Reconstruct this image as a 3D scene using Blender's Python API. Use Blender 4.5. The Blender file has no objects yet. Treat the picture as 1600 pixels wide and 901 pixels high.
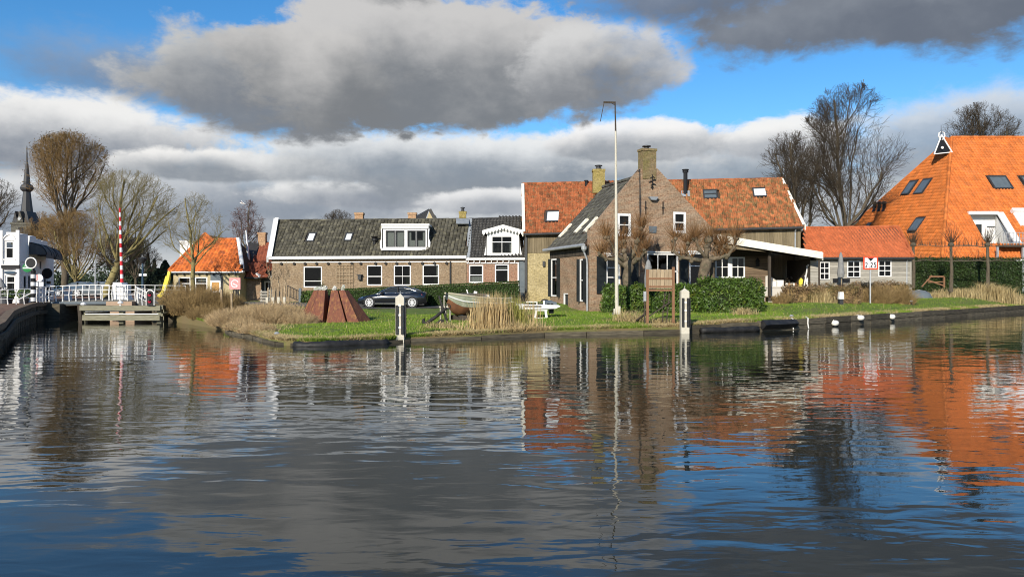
import bpy, math, random
import numpy as np
from mathutils import Vector
R = math.radians
random.seed(7)
rng = np.random.default_rng(7)
SC = bpy.context.scene
COL = SC.collection

# ------------------------------------------------------------------ camera, world, sun, exposure
EYE, FOC, HOR = 2.05, 1200.0, 446.0      # eye height over the water, focal length and horizon row for a 1600 px wide frame
cam_d = bpy.data.cameras.new('camera'); cam = bpy.data.objects.new('camera', cam_d); COL.objects.link(cam)
cam_d.sensor_width = 36; cam_d.lens = 36 * FOC / 1600
cam_d.shift_y = -(450.5 - HOR) / 1600
cam.location = (0, 0, EYE); cam.rotation_euler = (R(90), 0, 0)
cam_d.clip_start = 0.1; cam_d.clip_end = 6000
SC.camera = cam
SC.view_settings.view_transform = 'Standard'; SC.view_settings.look = 'None'
SC.view_settings.exposure = 0.12; SC.view_settings.gamma = 1.0
SC.view_settings.use_curve_mapping = False
SC.cycles.filter_width = 1.05

SUN_AZ_LEFT, SUN_EL = 22.0, 25.0          # the sun stands behind the camera, to its left
sun_d = bpy.data.lights.new('sun', 'SUN'); sun = bpy.data.objects.new('sun', sun_d); COL.objects.link(sun)
sun_d.energy = 4.9; sun_d.angle = R(0.55); sun_d.color = (1.0, 0.93, 0.80)
sv = Vector((-math.sin(R(SUN_AZ_LEFT)) * math.cos(R(SUN_EL)), -math.cos(R(SUN_AZ_LEFT)) * math.cos(R(SUN_EL)), math.sin(R(SUN_EL))))
sun.rotation_euler = sv.to_track_quat('Z', 'Y').to_euler()

W = bpy.data.worlds.new('World'); SC.world = W; W.use_nodes = True
wt = W.node_tree; wt.nodes.clear()
def wn(t, **k):
    n = wt.nodes.new(t)
    for a, b in k.items(): setattr(n, a, b)
    return n
def wset(sock, v):
    if hasattr(v, 'is_output'): wt.links.new(v, sock)
    else: sock.default_value = v
def M(op, a, b=None, c=None, clamp=False):
    n = wn('ShaderNodeMath', operation=op, use_clamp=clamp)
    wset(n.inputs[0], a)
    if b is not None: wset(n.inputs[1], b)
    if c is not None: wset(n.inputs[2], c)
    return n.outputs[0]
def SM(v, lo, hi):
    n = wn('ShaderNodeMapRange', interpolation_type='SMOOTHSTEP')
    wset(n.inputs['Value'], v); wset(n.inputs['From Min'], lo); wset(n.inputs['From Max'], hi)
    return n.outputs[0]
def MIXC(f, a, b):
    n = wn('ShaderNodeMix', data_type='RGBA'); wset(n.inputs[0], f); wset(n.inputs[6], a); wset(n.inputs[7], b)
    return n.outputs[2]
def NOISE(vec, scale, detail=6, rough=.55, dist=0.0):
    n = wn('ShaderNodeTexNoise'); wset(n.inputs['Vector'], vec); n.inputs['Scale'].default_value = scale
    n.inputs['Detail'].default_value = detail; n.inputs['Roughness'].default_value = rough; n.inputs['Distortion'].default_value = dist
    return n.outputs[0]
def build_sky():
    sky = wn('ShaderNodeTexSky', sky_type='NISHITA'); sky.sun_disc = False
    sky.sun_elevation = R(SUN_EL); sky.sun_rotation = R(180 + SUN_AZ_LEFT)
    sky.altitude = 0; sky.air_density = 1.0; sky.dust_density = 0.3; sky.ozone_density = 4.0
    tc = wn('ShaderNodeTexCoord'); sep = wn('ShaderNodeSeparateXYZ'); wt.links.new(tc.outputs['Generated'], sep.inputs[0])
    x, y, z = sep.outputs
    az = M('ARCTAN2', x, y); el = M('ARCSINE', z)
    cv = wn('ShaderNodeCombineXYZ'); wset(cv.inputs[0], az); wset(cv.inputs[1], M('MULTIPLY', el, 1.7)); wset(cv.inputs[2], 0.37)
    C = cv.outputs[0]
    n_big = NOISE(C, 6.0, 8, .58); n_mid = NOISE(C, 15.0, 7, .60, .3); n_w = NOISE(C, 4.0, 5, .5); n_f = NOISE(C, 38.0, 6, .6, .2)
    cv2 = wn('ShaderNodeCombineXYZ'); wset(cv2.inputs[0], az); wset(cv2.inputs[1], el); wset(cv2.inputs[2], 2.1)
    n_sh = NOISE(cv2.outputs[0], 9.0, 7, .56)
    edge = M('ADD', M('ADD', M('MULTIPLY', M('SUBTRACT', n_big, .5), 1.7), M('MULTIPLY', M('SUBTRACT', n_mid, .5), 1.35)), M('MULTIPLY', M('SUBTRACT', n_f, .5), .55))
    shn = M('ADD', M('ADD', M('MULTIPLY', M('SUBTRACT', n_sh, .5), 1.5), M('MULTIPLY', M('SUBTRACT', n_mid, .5), 1.2)), M('MULTIPLY', M('SUBTRACT', n_f, .5), .5))
    col = sky.outputs[0]
    hs = wn('ShaderNodeHueSaturation'); hs.inputs['Saturation'].default_value = 1.26; hs.inputs['Value'].default_value = 1.12; wset(hs.inputs['Color'], col); col = hs.outputs[0]
    K = 1.0 / WS
    def g(r, gg, b): return (r * K, gg * K, b * K, 1)
    # loose cloud all round the sky
    gen = SM(M('ADD', n_w, M('MULTIPLY', edge, .25)), .50, .64)
    out = M('MAXIMUM', SM(M('ABSOLUTE', az), .70, .95), SM(el, .42, .60))
    gc = MIXC(M('ADD', .5, shn, clamp=True), g(.15, .17, .21), g(.40, .42, .46))
    col = MIXC(M('MULTIPLY', M('MULTIPLY', gen, out), .93), col, gc)
    # the low cloud bank runs all round the horizon, dull land below it
    ring = SM(M('SUBTRACT', M('ADD', .17, M('MULTIPLY', edge, .07)), el), 0.0, .07)
    col = MIXC(M('MULTIPLY', ring, .95), col, MIXC(M('ADD', .5, shn, clamp=True), g(.27, .30, .34), g(.55, .57, .59)))
    col = MIXC(SM(M('MULTIPLY', el, -1.0), .0, .03), col, g(.10, .11, .09))
    for (px, py, hw, hh, dk, lt, soft, op, flat) in CLOUDS:
        a0 = math.atan((px - 800) / FOC); c0 = math.cos(a0); e0 = math.atan((HOR - py) / FOC * c0)
        sa = hw / FOC * c0 * c0; se = hh / FOC * c0
        dx = M('DIVIDE', M('SUBTRACT', az, a0), sa); dy = M('DIVIDE', M('SUBTRACT', el, e0), se)
        # flat cloud base: the lower half is squeezed
        dyf = M('MULTIPLY', dy, M('ADD', 1.0, M('MULTIPLY', M('LESS_THAN', dy, 0.0), flat)))
        d = M('SQRT', M('ADD', M('MULTIPLY', dx, dx), M('MULTIPLY', dyf, dyf)))
        f = M('ADD', M('SUBTRACT', 1.0, d), M('MULTIPLY', edge, .60))
        mask = M('MULTIPLY', SM(f, .0, soft), op)
        t = M('ADD', M('ADD', M('MULTIPLY', dy, .62), .50), M('MULTIPLY', shn, .60)); t = M('ADD', t, M('MULTIPLY', M('SUBTRACT', .42, M('MINIMUM', f, .9)), .42))
        t = SM(t, .08, .98)
        col = MIXC(mask, col, MIXC(t, g(*dk), g(*lt)))
    bg = wn('ShaderNodeBackground'); wset(bg.inputs[0], col); bg.inputs[1].default_value = WS
    o = wn('ShaderNodeOutputWorld'); wt.links.new(bg.outputs[0], o.inputs[0])
WS = 0.13
DK, MD, LT = (.185, .197, .213), (.21, .225, .25), (.76, .75, .73)
CLOUDS = [  # px, py, half width, half height, dark, light, softness, opacity, flat
    (250, 120, 330, 80, (.15, .19, .27), (.30, .34, .40), .9, .80, .2),
    (800, 470, 2600, 110, (.36, .41, .47), (.60, .62, .63), .5, .97, 0),
    (500, 350, 1300, 70, (.33, .37, .42), (.78, .78, .77), .5, .9, 0),
    (1560, 330, 420, 120, (.22, .28, .36), (.50, .52, .54), .6, .9, 0),
    (120, 220, 330, 80, (.22, .24, .28), (.82, .81, .79), .35, .97, .1),
    (180, 330, 420, 70, (.21, .25, .31), (.66, .67, .68), .5, .93, 0),
    (420, 300, 300, 60, (.22, .26, .32), (.72, .73, .74), .4, .9, 0),
    (330, 262, 200, 34, (.24, .27, .31), (.84, .83, .81), .28, .95, .3),
    (560, 305, 190, 30, (.25, .28, .33), (.82, .82, .81), .3, .93, .3),
    (760, 262, 420, 66, (.24, .27, .31), (.76, .77, .77), .35, .97, .1),
    (1120, 258, 280, 78, (.23, .27, .32), (.80, .80, .79), .35, .95, .1),
    (1010, 225, 190, 42, (.25, .28, .32), (.86, .85, .84), .26, .95, .3),
    (1230, 220, 130, 44, (.26, .29, .34), (.84, .84, .83), .28, .93, .3),
    (820, 318, 170, 28, (.27, .30, .35), (.80, .80, .80), .3, .9, .3),
    (1480, 215, 280, 80, (.25, .29, .35), (.64, .66, .68), .5, .88, .1),
    (430, 130, 250, 95, (.19, .205, .23), (.52, .52, .51), .35, .96, .1),
    (680, 108, 350, 122, DK, (.56, .55, .54), .24, .985, .15),
    (930, 108, 150, 82, (.19, .205, .23), (.62, .62, .62), .30, .92, .1),
    (1430, 5, 430, 112, (.135, .15, .18), (.27, .29, .32), .36, .97, .25),
    (1130, -22, 330, 62, (.14, .16, .20), (.29, .31, .35), .6, .9, 0),
    (660, -60, 160, 60, DK, MD, .5, .9, 0),
]
build_sky()

# ------------------------------------------------------------------ helpers
def X(px, D): return (px - 800) * D / FOC
def Z(py, D): return EYE - (py - HOR) * D / FOC
def P(px, py, D): return Vector((X(px, D), D, Z(py, D)))
def wloc(o):
    v = Vector((0, 0, 0))
    while o is not None: v += o.location; o = o.parent
    return v
def tag(o, label=None, cat=None, group=None, kind=None):
    if label: o['label'] = label
    if cat: o['category'] = cat
    if group: o['group'] = group
    if kind: o['kind'] = kind
    return o
def thing(name, label, cat, loc=(0, 0, 0), group=None, rz=0):
    o = bpy.data.objects.new(name, None); COL.objects.link(o); o.location = loc; o.rotation_euler = (0, 0, rz)
    o.empty_display_size = .3
    return tag(o, label, cat, group)
def link_mesh(name, me, mat, parent, kind=None):
    o = bpy.data.objects.new(name, me); COL.objects.link(o)
    for m in (mat if isinstance(mat, (list, tuple)) else [mat]): me.materials.append(m)
    if parent is not None:
        o.parent = parent
    if kind: o['kind'] = kind
    return o
def copy_tree(o, parent=None):
    c = o.copy(); COL.objects.link(c)
    if parent is not None: c.parent = parent
    for ch in list(o.children): copy_tree(ch, c)
    return c
def box_uv(me):
    n = len(me.loops)
    vi = np.empty(n, np.int32); me.loops.foreach_get('vertex_index', vi)
    co = np.empty(len(me.vertices) * 3); me.vertices.foreach_get('co', co); co = co.reshape(-1, 3)
    nf = len(me.polygons); nr = np.empty(nf * 3); me.polygons.foreach_get('normal', nr); nr = nr.reshape(-1, 3)
    tot = np.empty(nf, np.int32); me.polygons.foreach_get('loop_total', tot)
    fn = np.repeat(nr, tot, axis=0); p = co[vi]
    t = np.stack([-fn[:, 1], fn[:, 0], np.zeros(n)], 1); ln = np.linalg.norm(t, axis=1); ok = ln > .25
    t[ok] /= ln[ok][:, None]; t[~ok] = (1, 0, 0)
    b = np.cross(fn, t); u = (p * t).sum(1); v = (p * b).sum(1)
    uv = me.uv_layers.new(name='UVMap'); uv.data.foreach_set('uv', np.stack([u, v], 1).ravel())
class MB:
    def __init__(s): s.v = []; s.f = []; s.m = []; s.t = []; s.mi = 0; s.tint = .5
    def add(s, vs, fs, tint=None):
        b = len(s.v); s.v.extend([tuple(q) for q in vs])
        for f in fs: s.f.append(tuple(b + i for i in f)); s.m.append(s.mi); s.t.append(s.tint if tint is None else tint)
        return s
    def face(s, *pts): return s.add(pts, [tuple(range(len(pts)))])
    def hexa(s, p): return s.add(p, [(0, 3, 2, 1), (4, 5, 6, 7), (0, 1, 5, 4), (1, 2, 6, 5), (2, 3, 7, 6), (3, 0, 4, 7)])
    def box(s, x0, x1, y0, y1, z0, z1):
        return s.hexa([(x0, y0, z0), (x1, y0, z0), (x1, y1, z0), (x0, y1, z0), (x0, y0, z1), (x1, y0, z1), (x1, y1, z1), (x0, y1, z1)])
    def fbox(s, F, u0, u1, v0, v1, n0, n1):      # a box in the frame of a wall or roof plane F(u, v, n)
        return s.hexa([F(u0, v0, n1), F(u1, v0, n1), F(u1, v0, n0), F(u0, v0, n0), F(u0, v1, n1), F(u1, v1, n1), F(u1, v1, n0), F(u0, v1, n0)])
    def bar(s, a, b, w, h=None, up=(0, 0, 1)):
        a = Vector(a); b = Vector(b); h = w if h is None else h; d = (b - a).normalized(); up = Vector(up)
        if abs(d.dot(up)) > .98: up = Vector((0, 1, 0))
        sx = d.cross(up).normalized() * w / 2; sy = sx.cross(d).normalized() * h / 2
        return s.hexa([a - sx - sy, a + sx - sy, a + sx + sy, a - sx + sy, b - sx - sy, b + sx - sy, b + sx + sy, b - sx + sy])
    def tube(s, pts, r, n=8, caps=True):
        pts = [Vector(p) for p in pts]; rs = r if isinstance(r, (list, tuple)) else [r] * len(pts)
        b = len(s.v); up = Vector((0, 0, 1)); prev = None
        for i, p in enumerate(pts):
            d = (pts[min(i + 1, len(pts) - 1)] - pts[max(i - 1, 0)]).normalized()
            if prev is None:
                a = d.cross(up if abs(d.z) < .95 else Vector((1, 0, 0))).normalized()
            else: a = (prev - d * prev.dot(d)).normalized()
            prev = a; c = d.cross(a)
            for k in range(n):
                an = 2 * math.pi * k / n; s.v.append(tuple(p + (a * math.cos(an) + c * math.sin(an)) * rs[i]))
        for i in range(len(pts) - 1):
            for k in range(n):
                k2 = (k + 1) % n; s.f.append((b + i * n + k, b + i * n + k2, b + (i + 1) * n + k2, b + (i + 1) * n + k)); s.m.append(s.mi); s.t.append(s.tint)
        if caps:
            s.f.append(tuple(b + k for k in reversed(range(n)))); s.m.append(s.mi); s.t.append(s.tint)
            e = b + (len(pts) - 1) * n; s.f.append(tuple(e + k for k in range(n))); s.m.append(s.mi); s.t.append(s.tint)
        return s
    def lathe(s, c, prof, n=12, sx=1, sy=1):
        c = Vector(c); b = len(s.v)
        for (r, z) in prof:
            for k in range(n):
                an = 2 * math.pi * (k + .5) / n; s.v.append((c.x + r * sx * math.cos(an), c.y + r * sy * math.sin(an), c.z + z))
        for i in range(len(prof) - 1):
            for k in range(n):
                k2 = (k + 1) % n; s.f.append((b + i * n + k, b + i * n + k2, b + (i + 1) * n + k2, b + (i + 1) * n + k)); s.m.append(s.mi); s.t.append(s.tint)
        s.f.append(tuple(b + k for k in reversed(range(n)))); s.m.append(s.mi); s.t.append(s.tint)
        e = b + (len(prof) - 1) * n; s.f.append(tuple(e + k for k in range(n))); s.m.append(s.mi); s.t.append(s.tint)
        return s
    def prism(s, poly, off):                      # a flat polygon of any orientation pushed by off
        off = Vector(off); n = len(poly); p = [Vector(q) for q in poly]
        nn = Vector((0, 0, 0))
        for i in range(n): nn += p[i].cross(p[(i + 1) % n])
        if nn.dot(off) > 0: p = p[::-1]
        b = len(s.v); s.v.extend([tuple(q) for q in p] + [tuple(q + off) for q in p])
        fs = [tuple(range(n)), tuple(n + i for i in reversed(range(n)))] + [(i, n + i, n + (i + 1) % n, (i + 1) % n) for i in range(n)]
        for f in fs: s.f.append(tuple(b + i for i in f)); s.m.append(s.mi); s.t.append(s.tint)
        return s
    def mesh(s, name, off=None, smooth=False):
        me = bpy.data.meshes.new(name)
        v = s.v if off is None else [(a - off.x, b - off.y, c - off.z) for a, b, c in s.v]
        me.from_pydata(v, [], s.f)
        me.polygons.foreach_set('material_index', s.m)
        at = me.attributes.new('tint', 'FLOAT', 'FACE'); at.data.foreach_set('value', s.t)
        if smooth: me.polygons.foreach_set('use_smooth', [True] * len(s.f))
        me.update(); box_uv(me)
        return me
    def build(s, name, mat, parent=None, smooth=False, kind=None, label=None):
        off = wloc(parent) if parent is not None else None
        o = link_mesh(name, s.mesh(name, off, smooth), mat, parent, kind)
        if label: o['label'] = label
        if parent is not None: o.location = (0, 0, 0)
        return o
def bulk(name, V, F, mat, parent=None, tint=None, kind=None, smooth=False, uv=False):
    V = np.asarray(V, float); F = np.asarray(F, np.int32)
    if parent is not None: V = V - np.array(wloc(parent))
    me = bpy.data.meshes.new(name); k = F.shape[1]; m = len(F)
    me.vertices.add(len(V)); me.vertices.foreach_set('co', V.ravel())
    me.loops.add(m * k); me.loops.foreach_set('vertex_index', F.ravel())
    me.polygons.add(m); me.polygons.foreach_set('loop_start', np.arange(0, m * k, k, dtype=np.int32))
    if tint is None: tint = rng.random(m)
    me.update(calc_edges=True); me.validate()
    at = me.attributes.new('tint', 'FLOAT', 'FACE')
    if len(me.polygons) == m: at.data.foreach_set('value', np.asarray(tint, float))
    if smooth: me.polygons.foreach_set('use_smooth', np.ones(len(me.polygons), bool))
    if uv: box_uv(me)
    return link_mesh(name, me, mat, parent, kind)

# ------------------------------------------------------------------ materials
def mat(name, c1, c2=None, rough=.8, scale=3.0, detail=6, metal=0, bump=0.0, bscale=40.0, tint=0.0, tcol=None, stretch=(1, 1, 1), spec=.3, lo=.35, hi=.65, coord='Object', coat=0, c3=None, s3=1.0, lo3=.5, hi3=.6, trans=0):
    m = bpy.data.materials.new(name); m.use_nodes = True; nt = m.node_tree; nd = nt.nodes; L = nt.links
    b = nd['Principled BSDF']
    tc = nd.new('ShaderNodeTexCoord'); mp = nd.new('ShaderNodeMapping'); mp.inputs['Scale'].default_value = stretch
    L.new(tc.outputs[coord], mp.inputs[0])
    c2 = c2 or tuple(min(1, q * 1.25) for q in c1)
    no = nd.new('ShaderNodeTexNoise'); no.inputs['Scale'].default_value = scale; no.inputs['Detail'].default_value = detail; no.inputs['Roughness'].default_value = .6
    L.new(mp.outputs[0], no.inputs['Vector'])
    mr = nd.new('ShaderNodeMapRange'); mr.inputs['From Min'].default_value = lo; mr.inputs['From Max'].default_value = hi; L.new(no.outputs[0], mr.inputs[0])
    mx = nd.new('ShaderNodeMix'); mx.data_type = 'RGBA'; mx.inputs[6].default_value = (*c1, 1); mx.inputs[7].default_value = (*c2, 1); L.new(mr.outputs[0], mx.inputs[0])
    out = mx.outputs[2]
    if c3:
        n3 = nd.new('ShaderNodeTexNoise'); n3.inputs['Scale'].default_value = s3; n3.inputs['Detail'].default_value = 8; n3.inputs['Roughness'].default_value = .65; L.new(mp.outputs[0], n3.inputs['Vector'])
        r3 = nd.new('ShaderNodeMapRange'); r3.inputs['From Min'].default_value = lo3; r3.inputs['From Max'].default_value = hi3; L.new(n3.outputs[0], r3.inputs[0])
        x3 = nd.new('ShaderNodeMix'); x3.data_type = 'RGBA'; L.new(out, x3.inputs[6]); x3.inputs[7].default_value = (*c3, 1); L.new(r3.outputs[0], x3.inputs[0]); out = x3.outputs[2]
    if tint or tcol:
        at = nd.new('ShaderNodeAttribute'); at.attribute_name = 'tint'
        if tcol:
            xt = nd.new('ShaderNodeMix'); xt.data_type = 'RGBA'; L.new(at.outputs['Fac'], xt.inputs[0]); L.new(out, xt.inputs[6]); xt.inputs[7].default_value = (*tcol, 1); out = xt.outputs[2]
        if tint:
            mt = nd.new('ShaderNodeMapRange'); mt.inputs['To Min'].default_value = 1 - tint; mt.inputs['To Max'].default_value = 1 + tint; L.new(at.outputs['Fac'], mt.inputs[0])
            vm = nd.new('ShaderNodeVectorMath'); vm.operation = 'SCALE'; L.new(out, vm.inputs[0]); L.new(mt.outputs[0], vm.inputs['Scale']); out = vm.outputs[0]
    L.new(out, b.inputs['Base Color'])
    b.inputs['Roughness'].default_value = rough; b.inputs['Metallic'].default_value = metal
    b.inputs['Specular IOR Level'].default_value = spec; b.inputs['Coat Weight'].default_value = coat
    if bump:
        n2 = nd.new('ShaderNodeTexNoise'); n2.inputs['Scale'].default_value = bscale; n2.inputs['Detail'].default_value = 4; L.new(mp.outputs[0], n2.inputs['Vector'])
        bp = nd.new('ShaderNodeBump'); bp.inputs['Strength'].default_value = 1; bp.inputs['Distance'].default_value = bump; L.new(n2.outputs[0], bp.inputs['Height']); L.new(bp.outputs[0], b.inputs['Normal'])
    if trans:
        tr = nd.new('ShaderNodeBsdfTranslucent'); L.new(out, tr.inputs[0]); ms = nd.new('ShaderNodeMixShader'); ms.inputs[0].default_value = trans
        L.new(b.outputs[0], ms.inputs[1]); L.new(tr.outputs[0], ms.inputs[2]); L.new(ms.outputs[0], nd['Material Output'].inputs[0])
    return m
def brick_mat(name, c1, c2, mortar, stain, bw=.22, bh=.068, ms=.011, stain_amt=.65):
    m = bpy.data.materials.new(name); m.use_nodes = True; nt = m.node_tree; nd = nt.nodes; L = nt.links; b = nd['Principled BSDF']
    uv = nd.new('ShaderNodeUVMap'); uv.uv_map = 'UVMap'
    br = nd.new('ShaderNodeTexBrick'); L.new(uv.outputs[0], br.inputs['Vector'])
    for k, v in (('Scale', 1), ('Brick Width', bw), ('Row Height', bh), ('Mortar Size', ms), ('Mortar Smooth', .3), ('Bias', 0)): br.inputs[k].default_value = v
    br.inputs['Color1'].default_value = (*c1, 1); br.inputs['Color2'].default_value = (*c2, 1); br.inputs['Mortar'].default_value = (*mortar, 1)
    no = nd.new('ShaderNodeTexNoise'); no.inputs['Scale'].default_value = .9; no.inputs['Detail'].default_value = 9; no.inputs['Roughness'].default_value = .68; L.new(uv.outputs[0], no.inputs['Vector'])
    mr = nd.new('ShaderNodeMapRange'); mr.inputs['From Min'].default_value = .40; mr.inputs['From Max'].default_value = .66; mr.inputs['To Max'].default_value = stain_amt; L.new(no.outputs[0], mr.inputs[0])
    mx = nd.new('ShaderNodeMix'); mx.data_type = 'RGBA'; L.new(mr.outputs[0], mx.inputs[0]); L.new(br.outputs[0], mx.inputs[6]); mx.inputs[7].default_value = (*stain, 1)
    n2 = nd.new('ShaderNodeTexNoise'); n2.inputs['Scale'].default_value = 9; n2.inputs['Detail'].default_value = 5; L.new(uv.outputs[0], n2.inputs['Vector'])
    m2 = nd.new('ShaderNodeMapRange'); m2.inputs['From Min'].default_value = .3; m2.inputs['From Max'].default_value = .7; m2.inputs['To Min'].default_value = .70; m2.inputs['To Max'].default_value = 1.30; L.new(n2.outputs[0], m2.inputs[0])
    vm = nd.new('ShaderNodeVectorMath'); vm.operation = 'SCALE'; L.new(mx.outputs[2], vm.inputs[0]); L.new(m2.outputs[0], vm.inputs['Scale'])
    L.new(vm.outputs[0], b.inputs['Base Color']); b.inputs['Roughness'].default_value = .9; b.inputs['Specular IOR Level'].default_value = .2
    bp = nd.new('ShaderNodeBump'); bp.inputs['Distance'].default_value = .006; L.new(br.outputs['Fac'], bp.inputs['Height']); bp.invert = True; L.new(bp.outputs[0], b.inputs['Normal'])
    return m
MT = {}
MT['brick_old'] = brick_mat('brick_old', (.29, .155, .09), (.42, .27, .17), (.36, .30, .22), (.16, .12, .075), stain_amt=.55)
MT['brick_row'] = brick_mat('brick_row', (.235, .155, .09), (.34, .245, .15), (.33, .27, .20), (.19, .13, .075), stain_amt=.5)
MT['brick_red'] = brick_mat('brick_red', (.31, .14, .085), (.38, .20, .12), (.32, .26, .2), (.22, .12, .08), stain_amt=.3)
MT['brick_yellow'] = brick_mat('brick_yellow', (.42, .33, .15), (.52, .42, .22), (.40, .34, .22), (.24, .19, .09), stain_amt=.5)
MT['chim_moss'] = brick_mat('chim_moss', (.21, .135, .08), (.28, .19, .11), (.24, .2, .13), (.165, .15, .045), stain_amt=.8)
MT['chim_yellow'] = brick_mat('chim_yellow', (.34, .25, .09), (.42, .32, .11), (.3, .25, .13), (.24, .20, .05), stain_amt=.8)
MT['chim_orange'] = brick_mat('chim_orange', (.48, .27, .13), (.52, .32, .17), (.36, .27, .2), (.3, .18, .1), stain_amt=.3)
MT['plaster_ochre'] = mat('plaster_ochre', (.44, .36, .20), (.52, .44, .27), scale=2, c3=(.30, .24, .13), s3=1.3, lo3=.55, hi3=.75, bump=.004)
MT['plaster_white'] = mat('plaster_white', (.78, .77, .74), (.84, .83, .80), scale=2, c3=(.62, .60, .54), s3=2.2, lo3=.6, hi3=.8, bump=.003)
MT['white'] = mat('white_paint', (.78, .77, .74), (.84, .83, .81), rough=.45, scale=5, spec=.4, c3=(.55, .52, .45), s3=6, lo3=.62, hi3=.8)
MT['cream'] = mat('cream_paint', (.72, .68, .56), (.80, .76, .66), rough=.5, scale=4, c3=(.45, .42, .30), s3=3, lo3=.55, hi3=.8)
MT['tile_orange_old'] = mat('tile_orange_old', (.37, .112, .042), (.27, .085, .036), rough=.85, scale=7, tint=.38, c3=(.14, .10, .05), s3=4.2, lo3=.48, hi3=.66, spec=.25, bump=.01, bscale=25)
MT['tile_orange_moss'] = mat('tile_orange_moss', (.42, .145, .055), (.31, .115, .05), rough=.85, scale=6, tint=.40, c3=(.17, .115, .05), s3=3.2, lo3=.46, hi3=.60, spec=.25, bump=.01, bscale=25)
MT['tile_orange_new'] = mat('tile_orange_new', (.58, .165, .034), (.50, .145, .034), rough=.7, scale=1.6, tint=.26, c3=(.52, .17, .05), s3=.8, lo3=.5, hi3=.75, spec=.3)
MT['tile_orange_shed'] = mat('tile_orange_shed', (.46, .125, .045), (.38, .105, .04), rough=.75, scale=3, tint=.22, spec=.3, c3=(.40, .12, .05), s3=1.6, lo3=.55, hi3=.7)
MT['tile_hut'] = mat('tile_hut', (.68, .19, .04), (.50, .13, .035), rough=.8, scale=3, tint=.33, spec=.25, c3=(.30, .09, .04), s3=2.5, lo3=.5, hi3=.65)
MT['tile_brown'] = mat('tile_brown', (.26, .072, .035), (.20, .06, .035), rough=.75, scale=3, tint=.25, spec=.3)
MT['tile_dark'] = mat('tile_dark', (.058, .055, .045), (.098, .090, .066), rough=.85, scale=4, tint=.55, c3=(.17, .16, .10), s3=4, lo3=.55, hi3=.72, spec=.2, bump=.01, bscale=20)
MT['tile_black'] = mat('tile_black', (.028, .027, .026), (.045, .042, .038), rough=.55, scale=5, tint=.4, spec=.4)
MT['tile_slate'] = mat('tile_slate', (.085, .081, .070), (.125, .118, .095), rough=.85, scale=3, tint=.35, spec=.2, c3=(.21, .21, .14), s3=3, lo3=.56, hi3=.72)
MT['roof_under'] = mat('roof_under', (.06, .04, .03), (.08, .05, .035), rough=.9)
MT['lead'] = mat('lead_flashing', (.22, .24, .26), (.30, .32, .34), rough=.6, scale=4)
MT['zinc'] = mat('zinc', (.34, .36, .37), (.46, .47, .48), rough=.5, metal=.3, scale=6)
MT['dark_metal'] = mat('dark_metal', (.03, .032, .035), (.05, .05, .052), rough=.5, scale=6)
MT['iron'] = mat('iron', (.018, .017, .017), (.035, .03, .027), rough=.7, scale=9, bump=.004)
MT['rubber'] = mat('rubber', (.012, .012, .013), (.03, .029, .028), rough=.55, scale=5, bump=.01, bscale=12)
MT['wood_grey'] = mat('wood_grey', (.28, .26, .22), (.40, .37, .31), rough=.9, scale=6, stretch=(.5, 1, 6), tint=.22, bump=.003, bscale=30)
MT['wood_brown'] = mat('wood_brown', (.13, .088, .055), (.23, .165, .105), rough=.85, scale=5, stretch=(.4, 1, 5), tint=.3, bump=.003)
MT['wood_dark'] = mat('wood_dark', (.045, .036, .028), (.075, .06, .045), rough=.9, scale=5, stretch=(4, 4, .6), tint=.3)
MT['wood_barn'] = mat('wood_barn', (.15, .118, .07), (.22, .175, .11), rough=.9, scale=4, stretch=(5, 5, .4), tint=.22)
MT['wood_board'] = mat('wood_board', (.29, .215, .135), (.40, .31, .20), rough=.85, scale=5, stretch=(5, 5, .5), tint=.25, c3=(.16, .10, .06), s3=4, lo3=.58, hi3=.75)
MT['wood_red'] = mat('wood_red', (.19, .095, .05), (.26, .14, .075), rough=.8, scale=5, stretch=(4, 4, .5))
MT['wood_pile'] = mat('wood_pile', (.52, .48, .39), (.64, .60, .50), rough=.85, scale=7, stretch=(4, 4, .7), c3=(.27, .24, .17), s3=7, lo3=.54, hi3=.7, bump=.004)
MT['wood_fender'] = mat('wood_fender', (.18, .17, .115), (.29, .275, .20), rough=.9, scale=5, stretch=(.5, 3, 5), c3=(.20, .18, .10), s3=4, lo3=.52, hi3=.7)
MT['wood_edge'] = mat('wood_edge', (.05, .042, .030), (.13, .11, .075), rough=.9, scale=4, stretch=(.5, .5, 5), tint=.4)
MT['shutter'] = mat('shutter_paint', (.012, .016, .018), (.022, .026, .028), rough=.45, scale=4)
MT['bluegrey'] = mat('bluegrey_paint', (.11, .135, .155), (.14, .165, .185), rough=.6, scale=3)
MT['corten'] = mat('corten', (.215, .078, .042), (.13, .05, .036), rough=.8, scale=2.5, stretch=(4, 4, .35), c3=(.30, .145, .055), s3=2.2, lo3=.50, hi3=.66, bump=.002)
MT['stone'] = mat('stone', (.42, .42, .38), (.55, .54, .50), rough=.85, scale=7, c3=(.25, .27, .2), s3=5, bump=.01, bscale=15)
MT['concrete'] = mat('concrete', (.32, .30, .26), (.42, .40, .35), rough=.9, scale=3, c3=(.2, .18, .13), s3=2, bump=.004)
MT['brown_block'] = mat('concrete_brown', (.36, .25, .17), (.42, .30, .21), rough=.9, scale=3)
MT['asphalt'] = mat('asphalt', (.10, .098, .092), (.14, .135, .125), rough=.9, scale=6, bump=.003)
MT['paving'] = brick_mat('paving_brick', (.20, .105, .07), (.27, .15, .10), (.14, .11, .08), (.15, .11, .08), bw=.22, bh=.11, ms=.012, stain_amt=.4)
MT['car_paint'] = mat('car_paint', (.006, .007, .009), (.007, .008, .010), rough=.12, spec=.6, coat=1.0)
MT['car_trim'] = mat('car_trim', (.02, .02, .022), rough=.6)
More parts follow.
